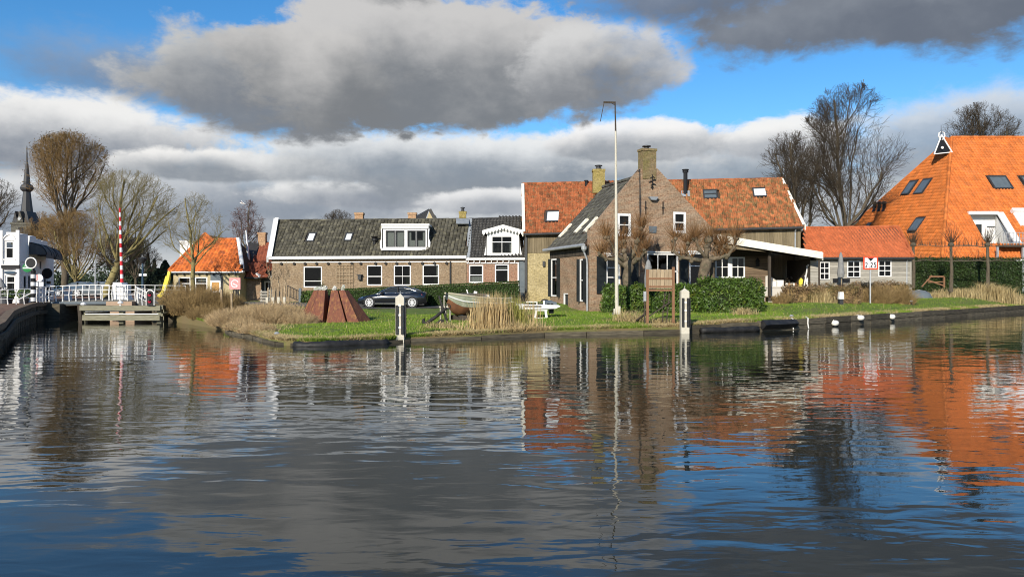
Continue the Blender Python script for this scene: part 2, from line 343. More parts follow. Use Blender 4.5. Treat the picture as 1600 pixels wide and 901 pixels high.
MT['chrome'] = mat('chrome', (.72, .73, .74), rough=.18, metal=1)
MT['alloy'] = mat('alloy', (.70, .70, .70), (.78, .78, .78), rough=.3, metal=.4)
MT['tyre'] = mat('tyre', (.014, .014, .014), rough=.8)
MT['red_paint'] = mat('red_paint', (.55, .02, .03), (.62, .03, .04), rough=.45)
MT['sign_red'] = mat('sign_red', (.72, .075, .03), (.76, .09, .04), rough=.5)
MT['sign_pink'] = mat('faded_red', (.72, .26, .26), (.78, .36, .34), rough=.6, scale=4)
MT['sign_white'] = mat('sign_white', (.82, .82, .82), (.86, .86, .86), rough=.4)
MT['black'] = mat('black_paint', (.012, .012, .013), rough=.4)
MT['blue_paint'] = mat('blue_paint', (.03, .06, .10), (.04, .08, .12), rough=.5)
MT['green_sign'] = mat('green_sign', (.01, .16, .04), (.015, .20, .05), rough=.35)
MT['yellow'] = mat('yellow_paint', (.74, .60, .05), (.80, .66, .10), rough=.5, c3=(.5, .42, .1), s3=6, lo3=.55, hi3=.7)
MT['awning'] = mat('awning', (.08, .08, .08), (.11, .11, .108), rough=.85, scale=3)
MT['red_lens'] = mat('red_lens', (.30, .01, .03), rough=.25)
MT['wicker'] = mat('wicker', (.52, .48, .42), (.62, .58, .52), rough=.85, scale=40, tint=.1)
MT['fabric'] = mat('fabric_grey', (.20, .20, .20), (.27, .27, .26), rough=.95, scale=5)
MT['cushion'] = mat('cushion', (.70, .68, .64), rough=.9)
MT['buoy'] = mat('buoy', (.72, .70, .62), (.78, .76, .70), rough=.6, c3=(.4, .38, .28), s3=6, lo3=.55, hi3=.75)
MT['boat_green'] = mat('boat_green', (.22, .25, .17), (.32, .34, .25), rough=.6, c3=(.44, .42, .32), s3=5, lo3=.5, hi3=.7)
MT['boat_rust'] = mat('boat_rust', (.17, .075, .04), (.25, .11, .05), rough=.8, scale=3)
MT['boat_inner'] = mat('boat_inner', (.44, .40, .28), (.54, .50, .38), rough=.7, scale=4)
MT['tarp'] = mat('boat_cover', (.12, .10, .07), (.16, .13, .09), rough=.8)
MT['curtain'] = mat('curtain', (.66, .65, .60), (.72, .71, .67), rough=.95, scale=3, stretch=(12, 12, .3))
MT['rust_panel'] = mat('orange_panel', (.52, .27, .08), (.58, .32, .11), rough=.8)
MT['ground'] = mat('grass_soil', (.085, .135, .020), (.125, .175, .032), rough=.95, scale=3.0, c3=(.155, .155, .05), s3=.7, lo3=.5, hi3=.68, bump=.03, bscale=18, tcol=(.17, .125, .06))
MT['blade'] = mat('grass_blade', (.17, .275, .028), (.235, .335, .04), rough=.8, scale=.6, tint=.3, trans=.25, c3=(.20, .22, .04), s3=.9, lo3=.52, hi3=.68)
MT['dryblade'] = mat('dry_grass_blade', (.42, .32, .15), (.54, .43, .23), rough=.85, scale=2, tint=.35, trans=.2)
MT['reed'] = mat('reed', (.50, .36, .17), (.62, .48, .26), rough=.85, scale=2, tint=.35, trans=.2)
MT['reed_green'] = mat('reed_green', (.30, .29, .07), (.38, .35, .1), rough=.85, scale=2, tint=.3, trans=.2)
MT['laurel'] = mat('laurel_leaf', (.055, .105, .014), (.09, .15, .022), rough=.48, scale=2.5, tint=.5, spec=.5, tcol=None, trans=.15, c3=(.22, .25, .035), s3=2.2, lo3=.55, hi3=.70)
MT['privet'] = mat('hedge_leaf', (.035, .070, .014), (.055, .10, .018), rough=.5, scale=1.5, tint=.5, trans=.15, spec=.35)
MT['ivy'] = mat('ivy_leaf', (.025, .050, .013), (.045, .075, .017), rough=.5, scale=1.5, tint=.5, trans=.12)
MT['beech'] = mat('dry_beech_leaf', (.20, .125, .065), (.30, .21, .11), rough=.85, scale=2, tint=.45, trans=.15, c3=(.13, .11, .04), s3=1.2, lo3=.5, hi3=.65)
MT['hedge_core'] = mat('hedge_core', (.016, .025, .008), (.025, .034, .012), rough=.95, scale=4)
MT['bark'] = mat('bark', (.075, .060, .042), (.14, .115, .08), rough=.95, scale=6, stretch=(3, 3, .6), bump=.02, bscale=20)
MT['bark_green'] = mat('bark_green', (.20, .17, .07), (.31, .26, .11), rough=.95, scale=3, c3=(.12, .095, .05), s3=2, bump=.02, bscale=16)
MT['bark_knob'] = mat('bark_pollard', (.10, .075, .05), (.19, .15, .10), rough=.95, scale=5, c3=(.09, .08, .05), s3=4, bump=.03, bscale=14)
MT['twig'] = mat('twig', (.05, .038, .026), (.085, .065, .043), rough=.95, scale=1)
MT['twig_red'] = mat('twig_red', (.17, .085, .035), (.25, .14, .06), rough=.95, scale=1)
MT['twig_warm'] = mat('twig_warm', (.20, .125, .05), (.28, .18, .075), rough=.95, scale=1)
MT['twig_green'] = mat('twig_green', (.16, .135, .055), (.235, .195, .085), rough=.95, scale=1)
MT['twig_birch'] = mat('twig_birch', (.12, .06, .048), (.17, .09, .07), rough=.95, scale=1)
MT['brownleaf'] = mat('brown_leaf', (.12, .08, .03), (.19, .13, .05), rough=.9, scale=1, tint=.4, trans=.2)
MT['bush_twig'] = mat('bush_twig', (.25, .165, .07), (.36, .25, .11), rough=.95, scale=1, tint=.3)
MT['bush_pale'] = mat('bush_pale', (.43, .30, .16), (.56, .42, .24), rough=.95, scale=1, tint=.3)
MT['conifer'] = mat('conifer', (.02, .035, .018), (.035, .05, .025), rough=.9, tint=.4)
def glass_mat():
    m = bpy.data.materials.new('window_glass'); m.use_nodes = True; nt = m.node_tree; nd = nt.nodes; L = nt.links
    nd.remove(nd['Principled BSDF'])
    gl = nd.new('ShaderNodeBsdfGlossy'); gl.inputs['Roughness'].default_value = .02; gl.inputs[0].default_value = (.9, .92, .95, 1)
    tr = nd.new('ShaderNodeBsdfTransparent'); tr.inputs[0].default_value = (.40, .43, .43, 1)
    fr = nd.new('ShaderNodeFresnel'); fr.inputs[0].default_value = 1.5
    mx = nd.new('ShaderNodeMixShader'); L.new(fr.outputs[0], mx.inputs[0]); L.new(tr.outputs[0], mx.inputs[1]); L.new(gl.outputs[0], mx.inputs[2]); L.new(mx.outputs[0], nd['Material Output'].inputs[0])
    return m
MT['glass'] = glass_mat()
MT['pane'] = mat('dark_pane', (.018, .022, .024), (.03, .034, .036), rough=.04, spec=.6, scale=1)
MT['skyglass'] = mat('skylight_glass', (.10, .12, .13), rough=.03, spec=.9)
MT['skyglass_white'] = mat('skylight_blind', (.62, .66, .66), (.70, .72, .72), rough=.25, spec=.6)
def water_mat():
    m = bpy.data.materials.new('canal_water'); m.use_nodes = True; nt = m.node_tree; nd = nt.nodes; L = nt.links; b = nd['Principled BSDF']
    b.inputs['Base Color'].default_value = (.020, .022, .016, 1); b.inputs['Roughness'].default_value = .012; b.inputs['IOR'].default_value = 1.40
    tc = nd.new('ShaderNodeTexCoord')
    def nz(sc, st, det, rot=0, dist=0):
        mp = nd.new('ShaderNodeMapping'); mp.inputs['Scale'].default_value = st; mp.inputs['Rotation'].default_value = (0, 0, rot); L.new(tc.outputs['Object'], mp.inputs[0])
        n = nd.new('ShaderNodeTexNoise'); n.inputs['Scale'].default_value = sc; n.inputs['Detail'].default_value = det; n.inputs['Roughness'].default_value = .5; n.inputs['Distortion'].default_value = dist
        L.new(mp.outputs[0], n.inputs['Vector']); return n.outputs[0]
    def sc(o, k):
        q = nd.new('ShaderNodeMath'); q.operation = 'MULTIPLY'; L.new(o, q.inputs[0])
        if hasattr(k, 'is_output'): L.new(k, q.inputs[1])
        else: q.inputs[1].default_value = k
        return q.outputs[0]
    def ad(a, c):
        q = nd.new('ShaderNodeMath'); q.operation = 'ADD'; L.new(a, q.inputs[0]); L.new(c, q.inputs[1]); return q.outputs[0]
    swell = ad(sc(nz(.42, (1, 2.1, 1), 1.5, .12, .3), .0105), sc(nz(.85, (1, 2.3, 1), 1, .05, .5), .0085))
    rip = sc(nz(1.7, (1, 2.2, 1), 1.5, -.08, .5), .0052)
    fine = sc(nz(5.0, (1, 2.2, 1), 2, .1, .3), .0007)
    # gusts: patches of livelier and calmer water
    g = nz(.11, (1, 2.2, 1), 3, .1)
    mr = nd.new('ShaderNodeMapRange'); mr.inputs['From Min'].default_value = .36; mr.inputs['From Max'].default_value = .64; mr.inputs['To Min'].default_value = .35; mr.inputs['To Max'].default_value = 1.5; L.new(g, mr.inputs[0])
    h = ad(swell, sc(ad(rip, fine), mr.outputs[0]))
    bp = nd.new('ShaderNodeBump'); bp.inputs['Strength'].default_value = 1; bp.inputs['Distance'].default_value = 1.0; L.new(h, bp.inputs['Height']); L.new(bp.outputs[0], b.inputs['Normal'])
    return m
MT['water'] = water_mat()
# ------------------------------------------------------------------ terrain
SH = [(-19.4, 43.9), (-13.5, 35.7), (-11.6, 32.2), (-9.8, 29.6), (-8.6, 27.3), (-7.7, 26.2), (-6.6, 26.0), (-4.4, 27.3), (-4.1, 27.9), (-1.5, 29.4), (0.8, 31.2), (4, 32.2), (7.2, 33.2), (7.8, 33.3), (11.3, 34.7), (13.6, 36.3), (23.9, 45.8), (40, 60.5), (85, 102), (400, 260)]
SHX = np.array([p[0] for p in SH]); SHY = np.array([p[1] for p in SH])
def yshore(x): return float(np.interp(x, SHX, SHY))
def zshore(x): return float(np.interp(x, [-19.4, -13, -8, -4, 0, 7, 9, 12, 20], [.45, .15, .16, .16, .20, .27, .36, .46, .48]))
CP = [(-19, 46, .8), (-14, 45, .6), (-17, 52, .9), (-20, 60, .9), (-10, 40, .35), (-11, 36, .25), (-8, 51, .56), (-3, 51, .56), (-8, 34, .30), (-3, 34, .36), (-3, 42, .45), (-9, 56, .8), (-2, 56, .8), (1.5, 44, .5), (4.4, 43.6, .55), (2.5, 50, 1.0), (8, 41, .5), (12, 42, .55), (12, 48, .8), (15.5, 44.5, .95), (17.5, 45.5, 1.02), (20, 47, 1.02), (15, 47, 1.0), (18, 50, 1.0), (24, 51, .85), (24, 55, 1.0), (29, 58, 1.05), (36, 63, 1.15), (44, 72, 1.3), (60, 90, 1.4), (25, 75, 1.2), (0, 80, 1.0), (-20, 90, .9), (5, 60, 1.1), (1, 51, .95)]
CPA = np.array(CP)
def gz_np(x, y):
    x = np.asarray(x, float); y = np.asarray(y, float)
    d2 = (x[..., None] - CPA[:, 0]) ** 2 + (y[..., None] - CPA[:, 1]) ** 2 + .6
    w = 1 / d2 ** 1.6; z = (w * CPA[:, 2]).sum(-1) / w.sum(-1)
    ys = np.interp(x, SHX, SHY); zs = np.interp(x, [-19.4, -13, -8, -4, 0, 7, 9, 12, 20], [.45, .15, .16, .16, .20, .27, .36, .46, .48])
    t = np.clip((y - ys) / 4.5, 0, 1); t = t * t * (3 - 2 * t)
    t = np.where(x < -19.3, 1, t)
    return zs + (z - zs) * t
def gz(x, y): return float(gz_np(x, y))
def G(px, D): x = X(px, D); return Vector((x, D, gz(x, D)))
def quay_x(Y): return float(np.interp(Y, [-30, 5, 14, 24.8, 34, 42.5, 46, 300], [-4, -8.5, -11.6, -16.6, -22.2, -26.6, -27.2, -60]))
def quay_z(Y): return float(np.interp(Y, [0, 24.8, 42.5], [.55, .72, 1.0]))
def grid_mesh(name, Xs, Ys, Zs, m, kind='structure', smooth=True, tint=None):
    nr, nc = Xs.shape; V = np.stack([Xs, Ys, Zs], -1).reshape(-1, 3)
    i, j = np.meshgrid(np.arange(nr - 1), np.arange(nc - 1), indexing='ij'); a = (i * nc + j).ravel()
    return bulk(name, V, np.stack([a, a + 1, a + nc + 1, a + nc], 1), m, None, kind=kind, smooth=smooth, uv=True, tint=np.zeros(len(a)) if tint is None else tint)
# water
bulk('water', [(-400, -60, 0), (420, -60, 0), (420, 400, 0), (-400, 400, 0)], [(0, 1, 2, 3)], MT['water'], kind='structure')
# the green headland and everything behind it
xs = np.concatenate([np.arange(-19.4, 46, .45), np.geomspace(46.5, 1500, 40)])
offs = np.concatenate([[0, 0], np.arange(.35, 8, .5), np.arange(8.5, 60, 1.5), np.geomspace(62, 2500, 24)])
Xs = np.repeat(xs[None, :], len(offs), 0); Ys = np.interp(Xs, SHX, SHY) + offs[:, None]; Zs = gz_np(Xs, Ys)
rs = np.random.default_rng(3); Zs[3:40] += rs.normal(0, .018, Zs[3:40].shape)
Zs[0] = -1.2; Ys[0] += .02
Xl = np.full((len(offs), 1), -19.4); Zs0 = np.full((len(offs), 1), -1.2)
tn = np.clip(1 - (offs[:-1] - .2) / .9, 0, 1)[:, None] * np.ones((1, len(xs))); tn = tn * (.75 + .25 * np.sin(xs * 1.7))[None, :]
bushy = np.clip((-8.5 - xs) / 2.5, 0, 1)[None, :] * np.clip(1.6 - offs[:-1] / 9, 0, 1)[:, None]      # leaf litter under the bushes
grid_mesh('lawn_ground', np.hstack([Xl, Xs]), np.hstack([Ys[:, :1], Ys]), np.hstack([Zs0, Zs]), MT['ground'], tint=np.maximum(tn, bushy * .9).ravel())
# the near bank on the left, paved
yy = np.concatenate([np.arange(-30, 60, 1.0), np.geomspace(61, 2500, 30)])
ox = np.concatenate([[0, 0], [.5, 2, 5, 10, 20, 40, 80, 200, 600, 1500]])
qx = np.array([quay_x(v) for v in yy]); qz = np.array([quay_z(v) for v in yy])
Xq = qx[:, None] - ox[None, :]; Yq = np.repeat(yy[:, None], len(ox), 1); Zq = np.repeat(qz[:, None], len(ox), 1) - .002; Zq[:, 0] = -1.2
grid_mesh('quay_paving', Xq[:, ::-1], Yq[:, ::-1], Zq[:, ::-1], MT['paving'], smooth=False)
# far end of the canal
bulk('far_bank', [(-62, 175, .95), (-18, 175, .95), (-18, 2600, .95), (-1500, 2600, .95), (-62, 175, -1), (-18, 175, -1)], [(0, 1, 2, 3), (4, 5, 1, 0)], MT['ground'], kind='structure')
# driveway where the car stands
def strip(name, pts, m, dz=.012):
    V = []; F = []
    for i, (x0, y0, x1, y1) in enumerate(pts):
        for k in range(5):
            x = x0 + (x1 - x0) * k / 4; y = y0 + (y1 - y0) * k / 4; V.append((x, y, gz(x, y) + dz))
    for i in range(len(pts) - 1):
        for k in range(4): a = i * 5 + k; F.append((a, a + 5, a + 6, a + 1))
    return bulk(name, V, F, m, kind='structure', uv=True)
strip('driveway', [(x, 49.0 + .05 * x * 0, x, 53.2) for x in np.arange(-19, 1.0, .5)], MT['asphalt'], .03)

# ------------------------------------------------------------------ walls, windows, roofs
class Wall:
    def __init__(s, A, B):
        s.A = Vector(A[:2]); s.B = Vector(B[:2]); s.t = (s.B - s.A).normalized(); s.L = (s.B - s.A).length
        s.n = Vector((s.t.y, -s.t.x)); s.op = []
    def F(s, u, v, n=0): q = s.A + s.t * u + s.n * n; return (q.x, q.y, v)
    def u(s, px): k = (px - 800) / FOC; return (k * s.A.y - s.A.x) / (s.t.x - k * s.t.y)
    def z(s, py, u): return EYE - (py - HOR) * (s.A.y + s.t.y * u) / FOC
    def rect(s, px0, px1, py0, py1):
        u0, u1 = s.u(px0), s.u(px1); um = (u0 + u1) / 2
        return (u0, u1, s.z(py1, um), s.z(py0, um))
    def emit(s, mb, z0, top, depth=.16):
        top = top if isinstance(top, list) else [(0, top), (s.L, top)]
        tu = [a for a, _ in top]; tz = [b for _, b in top]
        def T(u): return float(np.interp(u, tu, tz))
        us = sorted(set([0, s.L] + [a for a in tu] + [a for o in s.op for a in o[:2] if 0 < a < s.L]))
        for a, b in zip(us[:-1], us[1:]):
            if b - a < 1e-5: continue
            m = (a + b) / 2; ops = sorted([o for o in s.op if o[0] < m < o[1]], key=lambda o: o[2])
            z = z0
            for o in ops:
                if o[2] > z: mb.face(s.F(a, z), s.F(b, z), s.F(b, o[2]), s.F(a, o[2]))
                z = o[3]
            mb.face(s.F(a, z), s.F(b, z), s.F(b, T(b)), s.F(a, T(a)))
        for (a, b, c, d) in s.op:
            F = s.F
            mb.face(F(a, c, 0), F(a, d, 0), F(a, d, -depth), F(a, c, -depth)); mb.face(F(b, c, -depth), F(b, d, -depth), F(b, d, 0), F(b, c, 0))
            mb.face(F(a, c, -depth), F(b, c, -depth), F(b, c, 0), F(a, c, 0)); mb.face(F(a, d, 0), F(b, d, 0), F(b, d, -depth), F(a, d, -depth))
def window(parent, w, r, cols=1, rows=1, fw=.075, bar=.04, inset=.05, frame='white', glass='glass', curt=None, sill=False, splits=None, name='window', cut=True, arch=0, fm=None, label=None):
    u0, u1, v0, v1 = r
    if cut: w.op.append(r)
    mb = MB(); F = w.F; a, b = -inset - .06, -inset + .015
    mb.fbox(F, u0, u0 + fw, v0, v1, a, b); mb.fbox(F, u1 - fw, u1, v0, v1, a, b)
    mb.fbox(F, u0 + fw, u1 - fw, v1 - fw, v1, a, b); mb.fbox(F, u0 + fw, u1 - fw, v0, v0 + fw, a, b)
    if arch:
        n = 8
        for k in range(n):
            ua = u0 + (u1 - u0) * k / n; ub = u0 + (u1 - u0) * (k + 1) / n
            h = lambda q: arch * (1 - ((q - u0) / (u1 - u0) * 2 - 1) ** 2)
            mb.hexa([F(ua, v1, b), F(ub, v1, b), F(ub, v1, -.02), F(ua, v1, -.02), F(ua, v1 + h(ua) + .04, b), F(ub, v1 + h(ub) + .04, b), F(ub, v1 + h(ub) + .04, -.02), F(ua, v1 + h(ua) + .04, -.02)])
    iu0, iu1, iv0, iv1 = u0 + fw, u1 - fw, v0 + fw, v1 - fw
    for k in range(1, cols): c = iu0 + (iu1 - iu0) * k / cols; mb.fbox(F, c - bar / 2, c + bar / 2, iv0, iv1, a + .01, b - .008)
    sp = splits if splits is not None else [k / rows for k in range(1, rows)]
    for q in sp: c = iv0 + (iv1 - iv0) * q; mb.fbox(F, iu0, iu1, c - bar / 2 - .01, c + bar / 2 + .01, a + .012, b - .004)
    if sill: mb.fbox(F, u0 - .06, u1 + .06, v0 - .07, v0 - .002, -.12, .07)
    o = mb.build(name, MT[frame], parent, label=label)
    g = MB(); g.face(F(iu0, iv0, a + .03), F(iu1, iv0, a + .03), F(iu1, iv1, a + .03), F(iu0, iv1, a + .03)); g.build('pane', MT[glass], o)
    if glass == 'glass':
        k = MB(); k.tint = .4; k.fbox(F, u0 - .3, u1 + .3, v0 - .3, v1 + .3, -2.2, -2.15) if False else None
    if curt:
        for (ca, cb, cc, cd) in curt:
            k = MB(); ua = iu0 + (iu1 - iu0) * ca; ub = iu0 + (iu1 - iu0) * cb; va = iv0 + (iv1 - iv0) * cc; vb = iv0 + (iv1 - iv0) * cd
            n = max(3, int((ub - ua) / .06))
            for i in range(n):
                x0 = ua + (ub - ua) * i / n; x1 = ua + (ub - ua) * (i + 1) / n; d0 = -.22 - .03 * (i % 2); d1 = -.22 - .03 * ((i + 1) % 2)
                k.face(F(x0, va, d0), F(x1, va, d1), F(x1, vb, d1), F(x0, vb, d0))
            k.build('curtain', MT['curtain'], o)
    return o
class Plane:
    def __init__(s, p0, p1, p2):
        s.o = Vector(p0); s.ux = (Vector(p1) - s.o).normalized(); s.n = s.ux.cross(Vector(p2) - s.o).normalized()
        if s.n.z < 0: s.n = -s.n
        s.vy = s.n.cross(s.ux)
        if s.vy.z < 0: s.vy = -s.vy
    def F(s, u, v, n=0): return tuple(s.o + s.ux * u + s.vy * v + s.n * n)
    def uv(s, p): d = Vector(p) - s.o; return d.dot(s.ux), d.dot(s.vy)
    def hit(s, px, py):
        d = Vector(((px - 800) / FOC, 1, -(py - HOR) / FOC)); c = Vector((0, 0, EYE)); t = (s.o - c).dot(s.n) / d.dot(s.n); return s.uv(c + d * t)
PROF = {'pan': ([0, .14, .36, .62, .84, 1.0], [.0, .075, .085, .02, -.012, .0], .045),
        'flat': ([.035, .08, .92, .965], [.0, .03, .03, .0], .04),
        'slate': ([.02, .5, .98], [.01, .016, .01], .03)}
def in_poly(u, v, poly):
    ins = np.zeros(u.shape, bool); n = len(poly)
    for i in range(n):
        x1, y1 = poly[i]; x2, y2 = poly[(i + 1) % n]
        c = (y1 > v) != (y2 > v)
        with np.errstate(divide='ignore', invalid='ignore'): xi = (x2 - x1) * (v - y1) / (y2 - y1) + x1
        ins ^= c & (u < xi)
    return ins
def tiles(parent, pl, poly3, tw, th, m, style='pan', holes=(), wear=1.0, lift=.0, stagger=False, name='roof_tiles'):
    poly = [pl.uv(p) for p in poly3]; us = [p[0] for p in poly]; vs = [p[1] for p in poly]
    nu = max(1, round((max(us) - min(us)) / tw)); tw = (max(us) - min(us)) / nu; nv = int((max(vs) - min(vs)) / th) + 1
    J, I = np.meshgrid(np.arange(nv), np.arange(-1, nu + 1), indexing='ij'); I = I.ravel().astype(float); J = J.ravel()
    if stagger: I = I + (J % 2) * .5
    u0 = min(us) + I * tw; v0 = min(vs) + J * th
    keep = in_poly(u0 + tw / 2, v0 + th * .45, poly)
    for (a, b, c, d) in holes: keep &= ~((u0 + tw * .6 > a) & (u0 + tw * .4 < b) & (v0 + th * .6 > c) & (v0 + th * .4 < d))
    u0 = u0[keep]; v0 = v0[keep]; n = len(u0)
    xs, hs, lip = PROF[style]; k = len(xs); xs = np.array(xs); hs = np.array(hs)
    jit = rng.normal(0, .006 * wear, n); ju = rng.normal(0, .006 * wear, n); jv = rng.normal(0, .010 * wear, n)
    U = (u0 + ju)[:, None] + xs[None, :] * tw
    vlo = np.repeat((v0 - .03 + jv)[:, None], k, 1); vhi = np.repeat((v0 + th)[:, None], k, 1)
    nlo = hs[None, :] + lip + jit[:, None] + lift; nhi = np.repeat(hs[None, :] + lift, n, 0); nbt = np.full((n, k), -.01 + lift)
    O = np.array(pl.o); ax = np.array(pl.ux); ay = np.array(pl.vy); an = np.array(pl.n)
    def pt(u, v, w): return O + u[..., None] * ax + v[..., None] * ay + w[..., None] * an
    V = np.stack([pt(U, vlo, nbt), pt(U, vlo, nlo), pt(U, vhi, nhi)], 1).reshape(-1, 3)
    base = (np.arange(n) * 3 * k)[:, None]; q = np.arange(k - 1)[None, :]
    f1 = np.stack([base + q, base + q + 1, base + k + q + 1, base + k + q], -1).reshape(-1, 4)
    f2 = np.stack([base + k + q, base + k + q + 1, base + 2 * k + q + 1, base + 2 * k + q], -1).reshape(-1, 4)
    t = np.clip(rng.beta(2.2, 2.2, n), 0, 1); tt = np.repeat(t, k - 1)
    return bulk(name, V, np.concatenate([f1, f2]), MT[m], parent, tint=np.concatenate([tt, tt]), kind='stuff')
def deck(mb, poly3, pl, th=.12):
    mb.prism([Vector(p) - pl.n * .02 for p in poly3], -pl.n * th)
def skylight(parent, pl, px0, px1, py0, py1, glass='skyglass', fr='dark_metal', name='skylight', up=.09, ft=.09, split=False, four=None):
    pm, qm = (px0 + px1) / 2, (py0 + py1) / 2
    u0 = pl.hit(px0, qm)[0]; u1 = pl.hit(px1, qm)[0]; v1 = pl.hit(pm, py0)[1]; v0 = pl.hit(pm, py1)[1]
    if u0 > u1: u0, u1 = u1, u0
    if v0 > v1: v0, v1 = v1, v0
    mb = MB(); F = pl.F
    mb.fbox(F, u0, u0 + ft, v0, v1, -.02, up); mb.fbox(F, u1 - ft, u1, v0, v1, -.02, up); mb.fbox(F, u0 + ft, u1 - ft, v1 - ft * 1.3, v1, -.02, up); mb.fbox(F, u0 + ft, u1 - ft, v0, v0 + ft, -.02, up)
    if split: mb.fbox(F, u0 + ft, u1 - ft, (v0 + v1) / 2 - .04, (v0 + v1) / 2 + .04, -.01, up + .01)
    o = mb.build(name, MT[fr], parent)
    g = MB(); n = up - .03; g.face(F(u0 + ft, v0 + ft, n), F(u1 - ft, v0 + ft, n), F(u1 - ft, v1 - ft * 1.3, n), F(u0 + ft, v1 - ft * 1.3, n)); g.build('pane', MT[glass], o)
    return (u0, u1, v0, v1)
def ridge(parent, a, b, m, r=.13, step=.36, name='ridge_tile', part_limit=False):
    a = Vector(a); b = Vector(b); L = (b - a).length; n = max(1, int(L / step)); d = (b - a) / n; mb = MB()
    for i in range(n):
        mb.tint = random.random(); p = a + d * i; j = random.uniform(-.01, .01)
        mb.tube([p + Vector((0, 0, j)), p + d * 1.05 + Vector((0, 0, j + .015))], [r, r * .9], 7)
    return mb.build(name + 's', MT[m], parent, kind='stuff')
def chimney(parent, px0, px1, py0, py1, D, m, dep=None, pot=True, cap=True, name='chimney', below=.6, capm=None):
    x0, x1 = X(px0, D), X(px1, D); z1, z0 = Z(py0, D), Z(py1, D) - below; w = x1 - x0; dep = dep or w * .8
    mb = MB(); mb.box(x0, x1, D, D + dep, z0, z1 - .16); mb.box(x0 - .04, x1 + .04, D - .04, D + dep + .04, z1 - .158, z1)
    o = mb.build(name, MT[m], parent)
    if pot:
        c = MB(); c.lathe(((x0 + x1) / 2, D + dep / 2, z1), [(w * .26, 0), (w * .26, .12), (w * .20, .14), (w * .20, .22), (w * .34, .24), (w * .34, .30), (w * .1, .34)], 10); c.build('chimney_cap', MT[capm or 'dark_metal'], o)
    return o
def flashing(parent, poly, m='lead', off=(0, 0, .02), name='flashing'):
    mb = MB(); mb.prism(poly, off); return mb.build(name, MT[m], parent)
def gutter(parent, a, b, m='zinc', r=.08, name='gutter'):
    a = Vector(a); b = Vector(b); mb = MB(); mb.tube([a, b], r, 8); return mb.build(name, MT[m], parent)
def pipe(parent, pts, m='zinc', r=.045, name='downpipe', n=8):
    mb = MB(); mb.tube(pts, r, n); return mb.build(name, MT[m], parent)
def planks(parent, w, u0, u1, v0, v1, size, m, horiz=True, thick=.025, gap=.012, name='plank', off=.0, holes=(), lap=.012):
    """cladding boards, one object each, cut round the openings"""
    n = max(1, round(((v1 - v0) if horiz else (u1 - u0)) / size)); st = ((v1 - v0) if horiz else (u1 - u0)) / n
    for i in range(n):
        segs = [(u0, u1)] if horiz else [(v0, v1)]; a = (v0 if horiz else u0) + i * st; b = a + st - gap; mid = (a + b) / 2
        for h in holes:
            lo, hi, s0, s1 = (h[2], h[3], h[0], h[1]) if horiz else (h[0], h[1], h[2], h[3])
            if lo - .01 < mid < hi + .01:
                ns = []
                for (p, q) in segs:
                    if s0 > p + .02: ns.append((p, min(q, s0)))
                    if s1 < q - .02: ns.append((max(p, s1), q))
                segs = [x for x in ns if x[1] - x[0] > .02]
        if not segs: continue
        for (p, q) in segs:
            mb = MB(); mb.tint = random.random(); j = random.uniform(0, .01)
            if horiz:
                mb.hexa([w.F(p, a, off + thick + j + lap), w.F(q, a, off + thick + j + lap), w.F(q, a, off), w.F(p, a, off), w.F(p, b, off + thick + j), w.F(q, b, off + thick + j), w.F(q, b, off), w.F(p, b, off)])
            else: mb.fbox(w.F, a, b, p, q, off, off + thick + j)
            mb.build(name, MT[m], parent)

